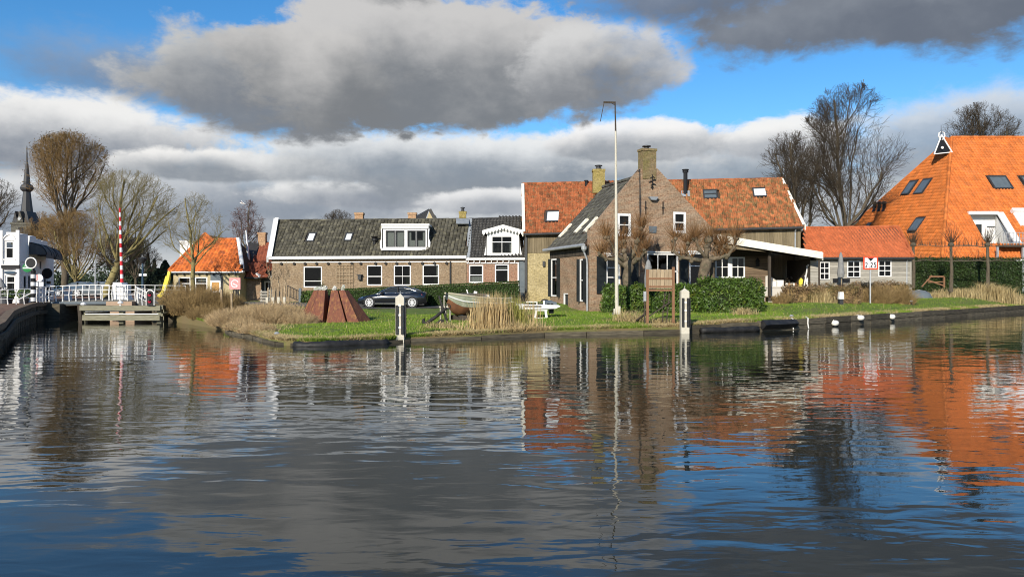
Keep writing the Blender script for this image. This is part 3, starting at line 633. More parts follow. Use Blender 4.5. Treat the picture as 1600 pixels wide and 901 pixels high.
# ------------------------------------------------------------------ the long house with the dark tiled roof
def long_house():
    H = thing('long_house', 'long low brown brick house with mossy dark grey tiled roof and wide white dormer', 'house', (-10, 57, .6))
    w = Wall((X(425, 57.2), 57.2), (X(729, 55.4), 55.4))
    ze = 4.10
    for (a, b, c, d, kw) in [(474, 503, 416, 449, dict(rows=1, splits=[.28], arch=.08, bar=.03)), (573, 597, 414, 446, dict(splits=[.44], arch=.07)), (615, 642, 414, 446, dict(splits=[.45], arch=.05, cols=2, bar=.025)), (660, 686, 413, 445, dict(splits=[.42], arch=.05, curt=[(.86, 1, .4, 1)]))]:
        window(H, w, w.rect(a, b, c, d), fw=.085, sill=False, **kw)
    mb = MB(); w.emit(mb, .3, ze)
    EL, ER = Vector((*w.F(-.12, 0)[:2], ze + .02)), Vector((*w.F(w.L + .02, 0)[:2], ze + .02))
    EL = EL + Vector((0, -.22, -.08)); ER = ER + Vector((0, -.22, -.08))
    RL, RR = P(432, 345.5, 59.9), P(731, 343.5, 58.3)
    back = [Vector((RL.x, 62.8, 4.1)), Vector((RR.x, 61.2, 4.1))]
    bl, br = back
    mb.face((bl.x, bl.y, .3), (bl.x, bl.y, 4.1), (w.B.x, br.y, 4.1), (w.B.x, br.y, .3))
    mb.face((bl.x + .2, bl.y, .3), (w.A.x, w.A.y, .3), (w.A.x, w.A.y, ze), (RL.x + .05, RL.y, RL.z - .15), (bl.x + .2, bl.y, 4.1))
    mb.face((w.B.x, w.B.y, .3), (w.B.x, br.y, .3), (w.B.x, br.y, 4.1), (w.B.x - .02, RR.y, RR.z - .2), (w.B.x, w.B.y, ze))
    mb.build('wall', MT['brick_row'], H)
    iw = MB(); iw.fbox(w.F, .3, w.L - .3, .5, 3.9, -1.72, -1.6); iw.build('dark_room_backing', MT['hedge_core'], H)  # added near-black sheet, makes the rooms behind the windows look unlit
    pl = Plane(EL, ER, RL); poly = [EL, ER, RR, RL]
    rf = MB(); deck(rf, poly, pl); plb = Plane(bl, br, RL); deck(rf, [bl, br, RR, RL], plb); rf.build('roof', MT['roof_under'], H)
    h1 = skylight(H, pl, 480, 493, 364, 378, 'skyglass_white'); h2 = skylight(H, pl, 539, 551, 364.5, 377, 'skyglass_white')
    q0, q1 = pl.hit(597.5, 372), pl.hit(669, 372); hd = (q0[0], q1[0], pl.hit(633, 390.5)[1], pl.hit(633, 356)[1])
    tiles(H, pl, poly, .262, .30, 'tile_dark', 'flat', holes=[h1, h2, hd])
    ridge(H, RL + Vector((0, 0, .03)), RR + Vector((0, 0, .03)), 'tile_dark', .12)
    # white verge board on the left gable
    v = MB(); n = Vector((-.10, -.02, 0)); o = pl.n
    a0 = EL + o * .16 + Vector((-.02, -.02, 0)); a1 = RL + o * .16 + Vector((-.02, 0, .12)); v.prism([a0, a1, a1 - Vector((0, 0, .48)), a0 - Vector((0, 0, .38))], Vector((-.12, -.10, 0)))
    v.prism([a0, a0 + pl.ux * .26, a1 + pl.ux * .26, a1], o * .05); v.build('verge_board', MT['white'], H)
    # fascia and gutter: a deep white board and a thinner one below
    g = MB(); L2 = w.L + .04; g.fbox(w.F, -.2, L2, ze - .10, ze + .10, .02, .34); g.fbox(w.F, -.18, L2 - .02, ze - .13, ze - .10, .02, .28); g.build('gutter_board', MT['white'], H)
    g = MB(); g.fbox(w.F, -.16, L2 - .02, ze - .36, ze - .29, .005, .05); g.build('trim_board', MT['white'], H)
    for px in (441, 461, 478, 496, 514, 532, 551, 565, 588, 604, 621, 641, 661, 680, 699):   # round anchor plates under the gutter
        u = w.u(px - 1); c = MB(); q = Vector(w.F(u, ze - .43, .03)); c.tube([q, q + Vector((0, -.09, 0))], [.12, .10], 8); c.build('beam_end', MT['iron'], H)
    # flat roofed dormer
    D0 = pl.F(*pl.hit(633, 390))[1] - .06
    x0, x1 = X(597, D0), X(669, D0); z0, z1 = Z(389, D0), Z(352.5, D0)
    dw = Wall((x0, D0), (x1, D0)); dm = MB()
    for (a, b) in ((602.5, 617.5), (617.7, 632), (636.5, 650), (650.3, 665)):
        dw.op.append(dw.rect(a, b, 360, 386))
    dw.emit(dm, z0, z1 - .02, .1)
    dm.prism([(x0, D0, z0), (x0, D0, z1 - .02), (x0, D0 + 3.2, z1 - .02)], (.07, 0, 0)); dm.prism([(x1, D0, z0), (x1, D0, z1 - .02), (x1, D0 + 3.2, z1 - .02)], (-.07, 0, 0))
    dm.box(x0 - .06, x1 + .1, D0 - .12, D0 + 3.3, z1 - .015, z1 + .13); dm.box(x0 - .03, x1 + .03, D0 - .08, D0 - .003, z1 - .22, z1 - .017)
    dm.box(x0 - .04, x1 + .04, D0 - .17, D0 - .004, z0 - .10, z0 + .06)
    for s, xe in ((1, x1), (-1, x0)):                # curved side brackets
        prof = [(0, z1 - .2), (.10, z1 - .25), (.05, z1 - .55), (.06, z1 - .95), (.16, z1 - 1.2), (.14, z0 + .02), (0, z0 + .02)]
        dm.prism([(xe + s * a, D0 - .02, b) for a, b in prof], (0, .06, 0))
    d = dm.build('dormer', MT['white'], H)
    k = 0
    for (a, b) in ((602.5, 617.5), (617.7, 632), (636.5, 650), (650.3, 665)):
        r = dw.rect(a, b, 360, 386)
        f = MB(); F = dw.F
        for q in ((r[0], r[0] + .07, r[2], r[3]), (r[1] - .07, r[1], r[2], r[3]), (r[0] + .07, r[1] - .07, r[3] - .07, r[3]), (r[0] + .07, r[1] - .07, r[2], r[2] + .07)): f.fbox(F, *q, -.06, -.01)
        fo = f.build('dormer_window', MT['dark_metal'], H)
        gl = MB(); gl.face(F(r[0] + .07, r[2] + .07, -.04), F(r[1] - .07, r[2] + .07, -.04), F(r[1] - .07, r[3] - .07, -.04), F(r[0] + .07, r[3] - .07, -.04)); gl.build('pane', MT['glass'], fo)
        if k < 2: cs = [(0, 1, 0, 1)]
        elif k == 2: cs = [(0, 1, 0, .42), (.15, .42, .42, 1)]
        else: cs = [(0, 1, 0, .42), (.68, .95, .42, 1)]
        for (ca, cb, cc, cd) in cs:
            c = MB(); U = r[1] - r[0]; V = r[3] - r[2]
            c.face(F(r[0] + U * ca, r[2] + V * cc, -.16), F(r[0] + U * cb, r[2] + V * cc, -.16), F(r[0] + U * cb, r[2] + V * cd, -.16), F(r[0] + U * ca, r[2] + V * cd, -.16)); c.build('curtain', MT['curtain'], fo)
        k += 1
    # chimneys
    chimney(H, 554, 567, 332, 344, 60.2, 'chim_orange', pot=False); chimney(H, 637.5, 650, 332, 344, 60.4, 'chim_orange', pot=False)
    chimney(H, 717.5, 728, 330, 344, 58.6, 'chim_yellow')
    fl = MB(); fl.prism([P(713, 343, 58.1), P(733, 343, 58.1), P(733, 350.5, 57.2), P(713, 350.5, 57.2)], pl.n * .1); fl.build('flashing', MT['lead'], H)
    pipe(H, [w.F(w.u(704), ze - .3, .09), w.F(w.u(704), .8, .09)], 'dark_metal', .055)
    # roof vent
    q = pl.hit(585, 382); vb = MB(); b0 = Vector(pl.F(q[0], q[1], 0)); vb.lathe(b0 + Vector((0, 0, .0)), [(.12, 0), (.12, .25), (.2, .28), (.2, .34), (.15, .45), (.28, .6)], 8); vb.build('roof_vent', MT['black'], H)
    # wall lamp and trellis
    u = w.u(563); l = MB(); l.fbox(w.F, u - .12, u + .12, w.z(437, u), w.z(430, u), .02, .25); l.fbox(w.F, u - .18, u + .18, w.z(430, u), w.z(428.5, u), .02, .32); l.build('wall_lamp', MT['dark_metal'], H)
    t = MB(); r = w.rect(526, 552, 414, 452)
    for i in range(6): a = r[0] + (r[1] - r[0]) * i / 5; t.fbox(w.F, a - .02, a + .02, r[2], r[3], .03, .05)
    for i in range(8): a = r[2] + (r[3] - r[2]) * i / 7; t.fbox(w.F, r[0], r[1], a - .02, a + .02, .05, .07)
    t.build('trellis', MT['wood_board'], H)
    return H, w
LH, LHW = long_house()

# ------------------------------------------------------------------ house with the black roof and the ornate dormer
def small_row_house():
    H = thing('terraced_house', 'low red brick house with glossy black tiled roof and ornate white gabled dormer', 'house', (-1, 56, .6))
    w = Wall((X(729.5, 55.4), 55.4), (X(811, 55.0), 55.0)); ze = 3.93
    window(H, w, w.rect(732.5, 755, 413.5, 442), splits=[.43], fw=.09, curt=[(0, 1, 0, .36)]); window(H, w, w.rect(773, 795, 412.5, 442), splits=[.72], fw=.09, curt=[(.1, .9, .80, .88)])
    mb = MB(); w.emit(mb, .3, ze)
    RL, RR = P(732, 343, 58.2), P(815, 341, 58.1)
    EL = Vector(w.F(0, ze, .2)); ER = Vector(w.F(w.L + .42, ze, .2))
    mb.face((w.A.x, 61, .3), (w.A.x, 61, 4), (w.B.x, 61, 4), (w.B.x, 61, .3)); mb.face((w.B.x, w.B.y, .3), (w.B.x, 61, .3), (w.B.x, 61, 4), (w.B.x + .02, RR.y, RR.z - .2), (w.B.x, w.B.y, ze))
    mb.build('wall', MT['brick_red'], H)
    iw = MB(); iw.fbox(w.F, .1, w.L - .1, .5, 3.8, -1.72, -1.6); iw.build('dark_room_backing', MT['hedge_core'], H)  # another added dark sheet, room shade put into its colour
    pl = Plane(EL, ER, RL); poly = [EL, ER, RR, RL]; rf = MB(); deck(rf, poly, pl); deck(rf, [Vector((EL.x, 61.2, 4)), Vector((ER.x, 61.2, 4)), RR, RL], Plane((EL.x, 61.2, 4), (ER.x, 61.2, 4), RL)); rf.build('roof', MT['roof_under'], H)
    tiles(H, pl, poly, .25, .29, 'tile_black', 'pan'); ridge(H, RL + Vector((0, 0, .02)), RR + Vector((0, 0, .02)), 'tile_black', .1)
    g = MB(); g.fbox(w.F, -.03, w.L + .5, ze - .05, ze + .10, .02, .30); g.fbox(w.F, 0, w.L, ze - .30, ze - .22, .005, .06)
    for i in range(9): a = w.L * (i + .3) / 9; g.fbox(w.F, a - .03, a + .03, ze - .218, ze - .052, .01, .18)
    g.build('gutter_board', MT['white'], H)
    vb = MB(); vb.fbox(w.F, w.L - .1, w.L, .9, ze - .32, .003, .05); vb.build('corner_board', MT['white'], H)
    fl = MB(); fl.prism([EL + pl.n * .05, EL + pl.ux * .28 + pl.n * .05, RL + pl.ux * .28 + pl.n * .05, RL + pl.n * .05], pl.n * .05); fl.build('flashing', MT['lead'], H)
    # ornate dormer
    D0 = 55.1; x0, x1 = X(760, D0), X(812, D0); zb, zt = Z(399, D0), Z(366, D0); xm = (x0 + x1) / 2; xm0, xm1 = X(768, D0), X(800.5, D0)
    dw = Wall((x0, D0), (x1, D0)); r = (xm0 - x0, xm1 - x0, zb + .12, zt - .12); dm = MB(); dw.op.append(r); dw.emit(dm, zb, zt, .1)
    for xe, s in ((x0, -1), (x1, 1)):
        dm.prism([(xe, D0, zb), (xe, D0, zt), (xe, D0 + 2.4, zt)], (-s * .06, 0, 0))
        dm.prism([(xe, D0 - .03, zt - .1), (xe + s * .03, D0 - .03, zt - .8), (xe + s * .16, D0 - .03, zb + .02), (xe, D0 - .03, zb + .02)], (0, .07, 0))
    for i in (.12, .28, .73, .9): a = x0 + (x1 - x0) * i; dm.box(a - .03, a + .03, D0 - .05, D0 - .003, zb + .1, zt - .2) if i in (.12, .9) else None
    # low pediment roof
    zp = Z(356, D0); ze2 = Z(362, D0); e = .30
    dm.prism([(x0 - e, D0 - .25, ze2 - .10), (xm, D0 - .25, zp + .02), (x1 + e, D0 - .25, ze2 - .10), (x1 + e, D0 - .25, ze2 + .08), (xm, D0 - .25, zp + .22), (x0 - e, D0 - .25, ze2 + .08)], (0, .16, 0))
    dm.prism([(x0 - e, D0 - .09, ze2 - .02), (xm, D0 - .09, zp + .09), (x1 + e, D0 - .09, ze2 - .02), (x1 + e, D0 - .09, ze2 + .03), (xm, D0 - .09, zp + .18), (x0 - e, D0 - .09, ze2 + .03)], (0, 2.6, 0))
    dm.prism([(x0, D0, zt - .002), (x1, D0, zt - .002), (x1, D0, ze2 - .03), (xm, D0, zp + .08), (x0, D0, ze2 - .03)], (0, .06, 0))
    dm.build('dormer', MT['white'], H)
    for i in range(13):                               # scalloped fringe
        t = (i + .5) / 13; a = x0 - e + (x1 - x0 + 2 * e) * t; zz = ze2 - .10 + (zp + .12 - ze2) * (1 - abs(2 * t - 1)); s = MB()
        s.prism([(a - .12, D0 - .26, zz + .02), (a + .12, D0 - .26, zz + .02), (a + .07, D0 - .26, zz - .12), (a, D0 - .26, zz - .19), (a - .07, D0 - .26, zz - .12)], (0, .03, 0)); s.build('scallop', MT['white'], H)
    window(H, dw, r, cols=2, splits=[.68], fw=.06, bar=.04, inset=.03, cut=False, name='dormer_window', curt=[(0, .08, 0, .68), (.9, 1, 0, .68)])
    # blue grey side building
    s = thing('side_shed', 'narrow blue grey boarded shed between the red brick house and the yellow brick wall', 'shed', (1, 54, .6))
    x0, x1 = X(811.5, 54.9), X(826, 54.9); b = MB(); b.hexa([(x0, 54.9, .3), (x1 + .3, 54.9, .3), (x1 + .3, 57.5, .3), (x0, 57.5, .3), (x0, 54.9, 3.95), (x1 + .3, 54.9, 3.35), (x1 + .3, 57.5, 3.35), (x0, 57.5, 3.95)]); b.build('wall', MT['bluegrey'], s)
    dd = MB(); dd.box(x0 + .08, x1 - .08, 54.86, 54.897, .8, 2.9); dd.box(x0 + .1, x1 - .1, 54.84, 54.858, 1.95, 1.98); dd.build('door', MT['bluegrey'], s)
    r2 = MB(); r2.hexa([(x0 - .02, 54.75, 3.96), (x1 + .35, 54.75, 3.36), (x1 + .35, 57.6, 3.36), (x0 - .02, 57.6, 3.96), (x0 - .02, 54.75, 4.02), (x1 + .35, 54.75, 3.42), (x1 + .35, 57.6, 3.42), (x0 - .02, 57.6, 4.02)]); r2.build('roof', MT['dark_metal'], s)
small_row_house()

# ------------------------------------------------------------------ barn behind the gabled house
def barn():
    H = thing('orange_roofed_barn', 'big barn with mossy orange pantile roof behind the gabled brick house', 'barn', (10, 55, .8))
    EL, ER = P(818, 364, 54.0), P(1257, 353.5, 51.0); RL, RR = P(816.5, 289, 57.5), P(1222, 281, 54.6)
    n2 = Vector((EL.y - ER.y, -(EL.x - ER.x)))  # not used further
    w = Wall((EL.x + .12, EL.y + .3), (ER.x - .15, ER.y + .3)); zt = lambda u: EL.z - .02 + (ER.z - EL.z) * u / w.L
    mb = MB(); zb = 3.95
    wf = Wall((w.A.x, w.A.y), (w.B.x, w.B.y)); wf.emit(mb, .3, [(0, zt(0)), (w.L, zt(w.L))])
    yb = 61.0; zl = EL.z
    mb.face((w.A.x, yb, .3), (w.A.x, w.A.y, .3), (w.A.x, w.A.y, EL.z), (RL.x + .1, RL.y, RL.z - .12), (w.A.x, yb, zl)); mb.face((w.B.x, w.B.y, .3), (w.B.x, yb - 3, .3), (w.B.x, yb - 3, zl), (RR.x - .1, RR.y, RR.z - .12), (w.B.x, w.B.y, ER.z))
    mb.face((w.A.x, yb, .3), (w.A.x, yb, zl), (w.B.x, yb - 3, zl), (w.B.x, yb - 3, .3))
    mb.build('wall', MT['brick_yellow'], H)
    # vertical boards over the brick: right part down to the ground, left part above the brick only
    planks(H, w, .02, w.u(872), Z(395, 54), zt(0) - .05, .16, 'wood_barn', False, .02, off=.01)
    planks(H, w, w.u(1105), w.L, 1.0, zt(w.L) - .1, .17, 'wood_barn', False, .02, off=.01)
    pl = Plane(EL, ER, RL); poly = [EL, ER, RR, RL]; rf = MB(); deck(rf, poly, pl)
    BL, BR = Vector((RL.x, yb + .2, zl)), Vector((RR.x, yb - 2.8, zl)); deck(rf, [BL, BR, RR, RL], Plane(BL, BR, RL)); rf.build('roof', MT['roof_under'], H)
    h = [skylight(H, pl, 853, 875, 330, 347, 'skyglass_white'), skylight(H, pl, 1098.5, 1121, 297, 311, 'skyglass', split=True), skylight(H, pl, 1176, 1198.5, 294, 308, 'skyglass_white')]
    um = pl.uv(P(990, 300, 54))[0]
    a = pl.uv(EL)[0]; mL = [EL, Vector(pl.F(um, 0, 0)), Vector(pl.F(um, (RL - EL).length, 0)), RL]
    rr = pl.uv(RR); e = pl.uv(ER)
    tiles(H, pl, mL, .262, .33, 'tile_orange_old', 'pan', holes=h, wear=1.6)
    tiles(H, pl, [Vector(pl.F(um, 0, 0)), ER, RR, Vector(pl.F(um, rr[1] + .02, 0))], .262, .33, 'tile_orange_moss', 'pan', holes=h, wear=2.2)
    ridge(H, RL + Vector((0, 0, .05)), RR + Vector((0, 0, .05)), 'tile_orange_old', .14)
    for (p, q, s) in ((EL, RL, -1), (ER, RR, 1)):    # white verge boards
        v = MB(); a0 = p + pl.n * .14; a1 = q + pl.n * .14; v.prism([a0, a1, a1 - Vector((0, 0, .34)), a0 - Vector((0, 0, .34))], Vector((s * .07, 0, 0)))
        v.prism([a0 + pl.ux * -s * .14, a0, a1, a1 + pl.ux * -s * .14], pl.n * .03); v.build('verge_board', MT['cream'], H)
    gutter(H, w.F(0, EL.z - .10, .36), w.F(w.L + .1, ER.z - .10, .36), 'dark_metal', .085); pipe(H, [w.F(w.u(1242), ER.z - .15, .3), w.F(w.u(1242), ER.z - .4, .12), w.F(w.u(1242), 2.4, .12)], 'zinc', .05)
    chimney(H, 927, 945, 264, 288, 54.3, 'chim_yellow')
    f = pl.hit(1071, 303); c = Vector(pl.F(f[0], f[1], 0)); m = MB(); hh = Z(266, c.y) - c.z
    m.lathe(c - Vector((0, 0, .3)), [(.17, 0), (.17, .38), (.145, .40), (.145, hh + .12), (.21, hh + .14), (.21, hh + .24), (.19, hh + .28), (.24, hh + .30), (.24, hh + .36)], 12); m.build('flue_pipe', MT['black'], H)
    flashing(H, [pl.F(f[0] - .3, f[1] - .35, .07), pl.F(f[0] + .3, f[1] - .35, .07), pl.F(f[0] + .3, f[1] + .25, .07), pl.F(f[0] - .3, f[1] + .25, .07)], off=tuple(pl.n * .02))
    q = P(916, 288, 56.5); m = MB(); m.lathe(q - Vector((0, 0, .3)), [(.1, 0), (.1, .5), (.16, .52), (.16, .6)], 8); m.build('roof_vent', MT['black'], H)
    l = MB(); u = w.u(850); l.fbox(w.F, u - .08, u + .08, w.z(416, u), w.z(408, u), .03, .18); l.build('wall_lamp', MT['dark_metal'], H)
    # dark corner post against the neighbour
    k = MB(); k.fbox(w.F, -.02, .16, 1.0, EL.z - .2, .03, .10); k.build('corner_board', MT['dark_metal'], H)
barn()

# ------------------------------------------------------------------ the gabled brick house
def gable_house():
    H = thing('gabled_brick_house', 'weathered brown brick house with tall gable facing the water and slate grey roof', 'house', (7, 46, .5))
    A = Vector((4.44, 44.0)); g = Vector((.956, .292)); r = Vector((-.292, .956)); Wd = 8.15; L = 6.6
    w = Wall(A, A + g * Wd); s = Wall(A + r * L, A); ap = 3.78
    rise = lambda px, py: (w.u(px), w.z(py, w.u(px)))
    a1, a2 = rise(1000, 263.5), rise(1027.5, 263.5)
    top = [(0, 5.25), (.16, 5.28), (.17, 5.35), a1, a2, (Wd - .17, w.z(356, Wd)), (Wd - .16, w.z(358, Wd) - .05), (Wd, w.z(360, Wd) - .1)]
    # gable openings
    wins = [(965, 986, 333.5, 369, dict(cols=1, splits=[.5], fw=.14)), (1052, 1072, 331, 364, dict(cols=1, splits=[.5], fw=.14))]
    for (a, b, c, d, kw) in wins: window(H, w, w.rect(a, b, c, d), sill=False, inset=.02, bar=.04, **kw)
    window(H, w, w.rect(947, 969, 397.5, 450), cols=1, splits=[.3, .62], fw=.10, inset=.02, curt=[(0, .9, 0, 1)], name='window')
    window(H, w, w.rect(1011, 1060, 395.5, 458), cols=3, splits=[.55], fw=.10, inset=.03, bar=.05, name='window', curt=[(.75, .95, .3, 1)])
    window(H, w, w.rect(1077, 1107, 394.5, 461), cols=1, splits=[.70], fw=.09, inset=.03, name='garden_door')
    mb = MB(); w.emit(mb, .2, top, .2)
    # side wall openings
    tall = [(862, 875, 404, 463), (907, 916.5, 404.5, 471)]
    for (a, b, c, d) in tall: window(H, s, s.rect(a, b, c, d), cols=1, splits=[.5], fw=.09, inset=-.03, name='side_window')
    rd = s.rect(881, 887.5, 458, 478); s.op.append(rd)
    s.emit(mb, .3, 4.42, .2)
    # gable parapet thickness and shoulder, back wall, right wall
    th = .32
    pts = [w.F(u, z, 0) for u, z in top]; ptb = [w.F(u, z, -th) for u, z in top]
    for i in range(len(top) - 1): mb.face(pts[i], pts[i + 1], ptb[i + 1], ptb[i])
    for i in range(len(top) - 1):
        zz = 4.2; mb.face(ptb[i + 1], ptb[i], w.F(top[i][0], zz, -th), w.F(top[i + 1][0], zz, -th))
    mb.face(w.F(0, 4.2, -th), w.F(0, 4.2, 0), w.F(0, 5.25, 0), w.F(0, 5.25, -th))
    C = A + r * L; Dd = A + g * Wd + r * L; B = A + g * Wd; zr = 8.62
    M2 = A + g * ap + r * L
    mb.face((C.x, C.y, .3), (C.x, C.y, 4.42), (M2.x, M2.y, zr - .15), (Dd.x, Dd.y, 4.9), (Dd.x, Dd.y, .3)); mb.face((B.x, B.y, .2), (Dd.x, Dd.y, .2), (Dd.x, Dd.y, 4.95), (B.x, B.y, 5.2))
    mb.build('wall', MT['brick_old'], H)
    # roof: left slope seen, right slope hidden
    def RP(h, l, z): q = A + g * h + r * l; return Vector((q.x, q.y, z))
    E0, E1 = RP(-.30, .30, 4.36), RP(-.30, L + .1, 4.36); R0, R1 = RP(ap, .30, zr), RP(ap, L + .1, zr)
    pl = Plane(E1, E0, R1); poly = [E1, E0, R0, R1]; rf = MB(); deck(rf, poly, pl)
    F0, F1 = RP(Wd + .1, .30, 4.95), RP(Wd + .1, L + .1, 4.95); plr = Plane(F0, F1, R0); deck(rf, [F0, F1, R1, R0], plr); rf.build('roof', MT['roof_under'], H)
    holes = []
    for (a, b, c, d) in ((877, 891, 354, 369), (902, 916, 343, 365), (917, 931, 341, 363)):
        uc = pl.hit((a + b) / 2, (c + d) / 2); q0, q1 = uc[0] - .16, uc[0] + .16; vv0, vv1 = pl.hit(a, d)[1], pl.hit(b, c)[1]; vc = (vv0 + vv1) / 2; vv0, vv1 = vc - .6, vc + .6
        k = MB(); F = pl.F
        for qq in ((q0, q0 + .06, vv0, vv1), (q1 - .06, q1, vv0, vv1), (q0 + .06, q1 - .06, vv1 - .06, vv1), (q0 + .06, q1 - .06, vv0, vv0 + .06)): k.fbox(F, *qq, -.02, .13)
        ko = k.build('skylight', MT['cream'], H); k = MB(); k.face(F(q0 + .06, vv0 + .06, .09), F(q1 - .06, vv0 + .06, .09), F(q1 - .06, vv1 - .06, .09), F(q0 + .06, vv1 - .06, .09)); k.build('pane', MT['skyglass_white'], ko)
        holes.append((q0, q1, vv0, vv1))
    tiles(H, pl, poly, .31, .36, 'tile_slate', 'slate', holes=holes, stagger=True, wear=1.5)
    tiles(H, plr, [F0, F1, R1, R0], .31, .36, 'tile_slate', 'slate', stagger=True)
    ridge(H, R0 + Vector((0, 0, .03)), R1 + Vector((0, 0, .03)), 'tile_slate', .12)
    # gutter, board band, downpipe
    gutter(H, RP(-.38, -.05, 4.36), RP(-.38, L + .25, 4.36), 'zinc', .10)
    planks(H, s, .02, s.L - .02, s.z(401, s.L / 2), 4.33, .22, 'wood_dark', False, .03, off=.01)
    hp = MB(); hp.lathe(RP(-.33, .02, 3.98), [(.06, 0), (.16, .14), (.17, .32)], 10); hp.build('rain_hopper', MT['zinc'], H)
    pipe(H, [RP(-.33, .05, 4.0), RP(-.15, .06, 3.6), RP(-.10, .10, 3.3), RP(-.10, .10, .6)], 'zinc', .055)
    # shutters
    def shutter(wl, a, b, c, d, n=.02, lab=None, open_=0):
        rr = wl.rect(a, b, c, d); m = MB(); F = wl.F; m.fbox(F, *rr, n, n + .03)
        u0, u1, v0, v1 = rr
        for q in ((u0, u0 + .06, v0, v1), (u1 - .06, u1, v0, v1), (u0 + .06, u1 - .06, v1 - .07, v1), (u0 + .06, u1 - .06, v0, v0 + .07), (u0 + .06, u1 - .06, (v0 + v1) / 2 - .04, (v0 + v1) / 2 + .04)): m.fbox(F, *q, n + .03, n + .045)
        m.build('shutter', MT['shutter'], H)
    shutter(w, 932, 946.5, 400.5, 458.5); shutter(w, 970, 997, 399, 456); shutter(w, 1061, 1075, 396, 458)
    for (a, b, c, d) in tall:                          # leaves folded back at right angles to the wall
        rr = s.rect(a, b, c, d)
        for u in (rr[0] - .02, rr[1] + .02):
            m = MB(); m.fbox(s.F, u - .02, u + .02, rr[2] - .02, rr[3], .02, .24); m.build('shutter', MT['shutter'], H)
    lt = MB(); rr = w.rect(944, 1000, 0, 1); 
    for (a, b, c) in ((944, 972, 397.5), (1009, 1062, 395), (1075, 1109, 394)):
        q = w.rect(a, b, c - 2.2, c); lt.fbox(w.F, q[0], q[1], q[2], q[3], -.01, .05)
    lt.build('lintel', MT['white'], H)
    dr = MB(); dr.fbox(s.F, rd[0], rd[0] + .10, rd[2], rd[3], -.06, .02); dr.fbox(s.F, rd[0] + .1, rd[1], rd[3] - .06, rd[3], -.06, .02); o = dr.build('hatch', MT['white'], H)
    d2 = MB(); d2.fbox(s.F, rd[0] + .1, rd[1], rd[2], rd[3] - .06, -.15, -.10); d2.build('hatch_panel', MT['shutter'], o)
    # chimney on the gable top
    u0, u1 = w.u(1004), w.u(1025); zc0, zc1 = 8.3, w.z(232, 3.7); m = MB(); m.fbox(w.F, u0, u1, zc0, zc1 - .14, -.58, .04); m.fbox(w.F, u0 - .04, u1 + .04, zc1 - .138, zc1, -.62, .08)
    c = m.build('chimney', MT['chim_moss'], H); um = (u0 + u1) / 2; cp = MB(); q = Vector(w.F(um, zc1, -.35)); cp.lathe(q, [(.20, 0), (.20, .06), (.14, .07), (.14, .14), (.26, .16), (.26, .21), (.1, .25)], 10); cp.build('chimney_cap', MT['dark_metal'], c)
    # wall irons, crest, shelf, lamp, blue plaque
    for px, p0, p1 in ((1008.5, 314, 335), (1035.5, 315, 334)):
        u = w.u(px); m = MB(); m.fbox(w.F, u - .025, u + .025, w.z(p1, u), w.z(p0, u), .01, .05); m.fbox(w.F, u - .09, u + .09, w.z((p0 + p1) / 2, u) - .02, w.z((p0 + p1) / 2, u) + .02, .05, .07); m.build('wall_anchor', MT['iron'], H)
    u = w.u(1019); m = MB(); m.fbox(w.F, u - .03, u + .03, w.z(296, u), w.z(273, u), .01, .05)
    for i, (du, pz, hw) in enumerate(((0, 277, .16), (.1, 281, .12), (-.12, 284, .13), (.05, 288, .17), (-.03, 292, .10))): m.tube([w.F(u + du - hw, w.z(pz + 1.5, u), .06), w.F(u + du, w.z(pz - 1, u), .08), w.F(u + du + hw, w.z(pz + 1, u), .06)], [.015, .035, .015], 6)
    m.build('wrought_iron_ornament', MT['iron'], H)
    m = MB(); m.prism([w.F(u - .3, w.z(308, u), .02), w.F(u + .3, w.z(308, u), .02), w.F(u + .15, w.z(313, u), .02), w.F(u - .15, w.z(313, u), .02)], Vector((w.n.x, w.n.y, 0)) * .22); m.build('nest_shelf', MT['lead'], H)
    u = w.u(1019.5); z = w.z(358.5, u); m = MB(); m.prism([w.F(u - .22, z - .2, .01), w.F(u + .22, z - .2, .01), w.F(u + .26, z + .2, .01), w.F(u - .26, z + .2, .01)], Vector((w.n.x, w.n.y, 0)) * .04); m.build('plaque', MT['bluegrey'], H)
    for px in (1025, 1105):
        u = w.u(px); z = w.z(384, u); m = MB(); m.tube([w.F(u, z + .25, .02), w.F(u, z + .35, .16), w.F(u, z + .1, .2)], .015, 6); m.lathe(Vector(w.F(u, z - .18, .2)), [(.05, 0), (.09, .04), (.11, .24), (.03, .30)], 8); m.build('wall_lamp', MT['iron'], H)
    return w, s
GW, GS = gable_house()

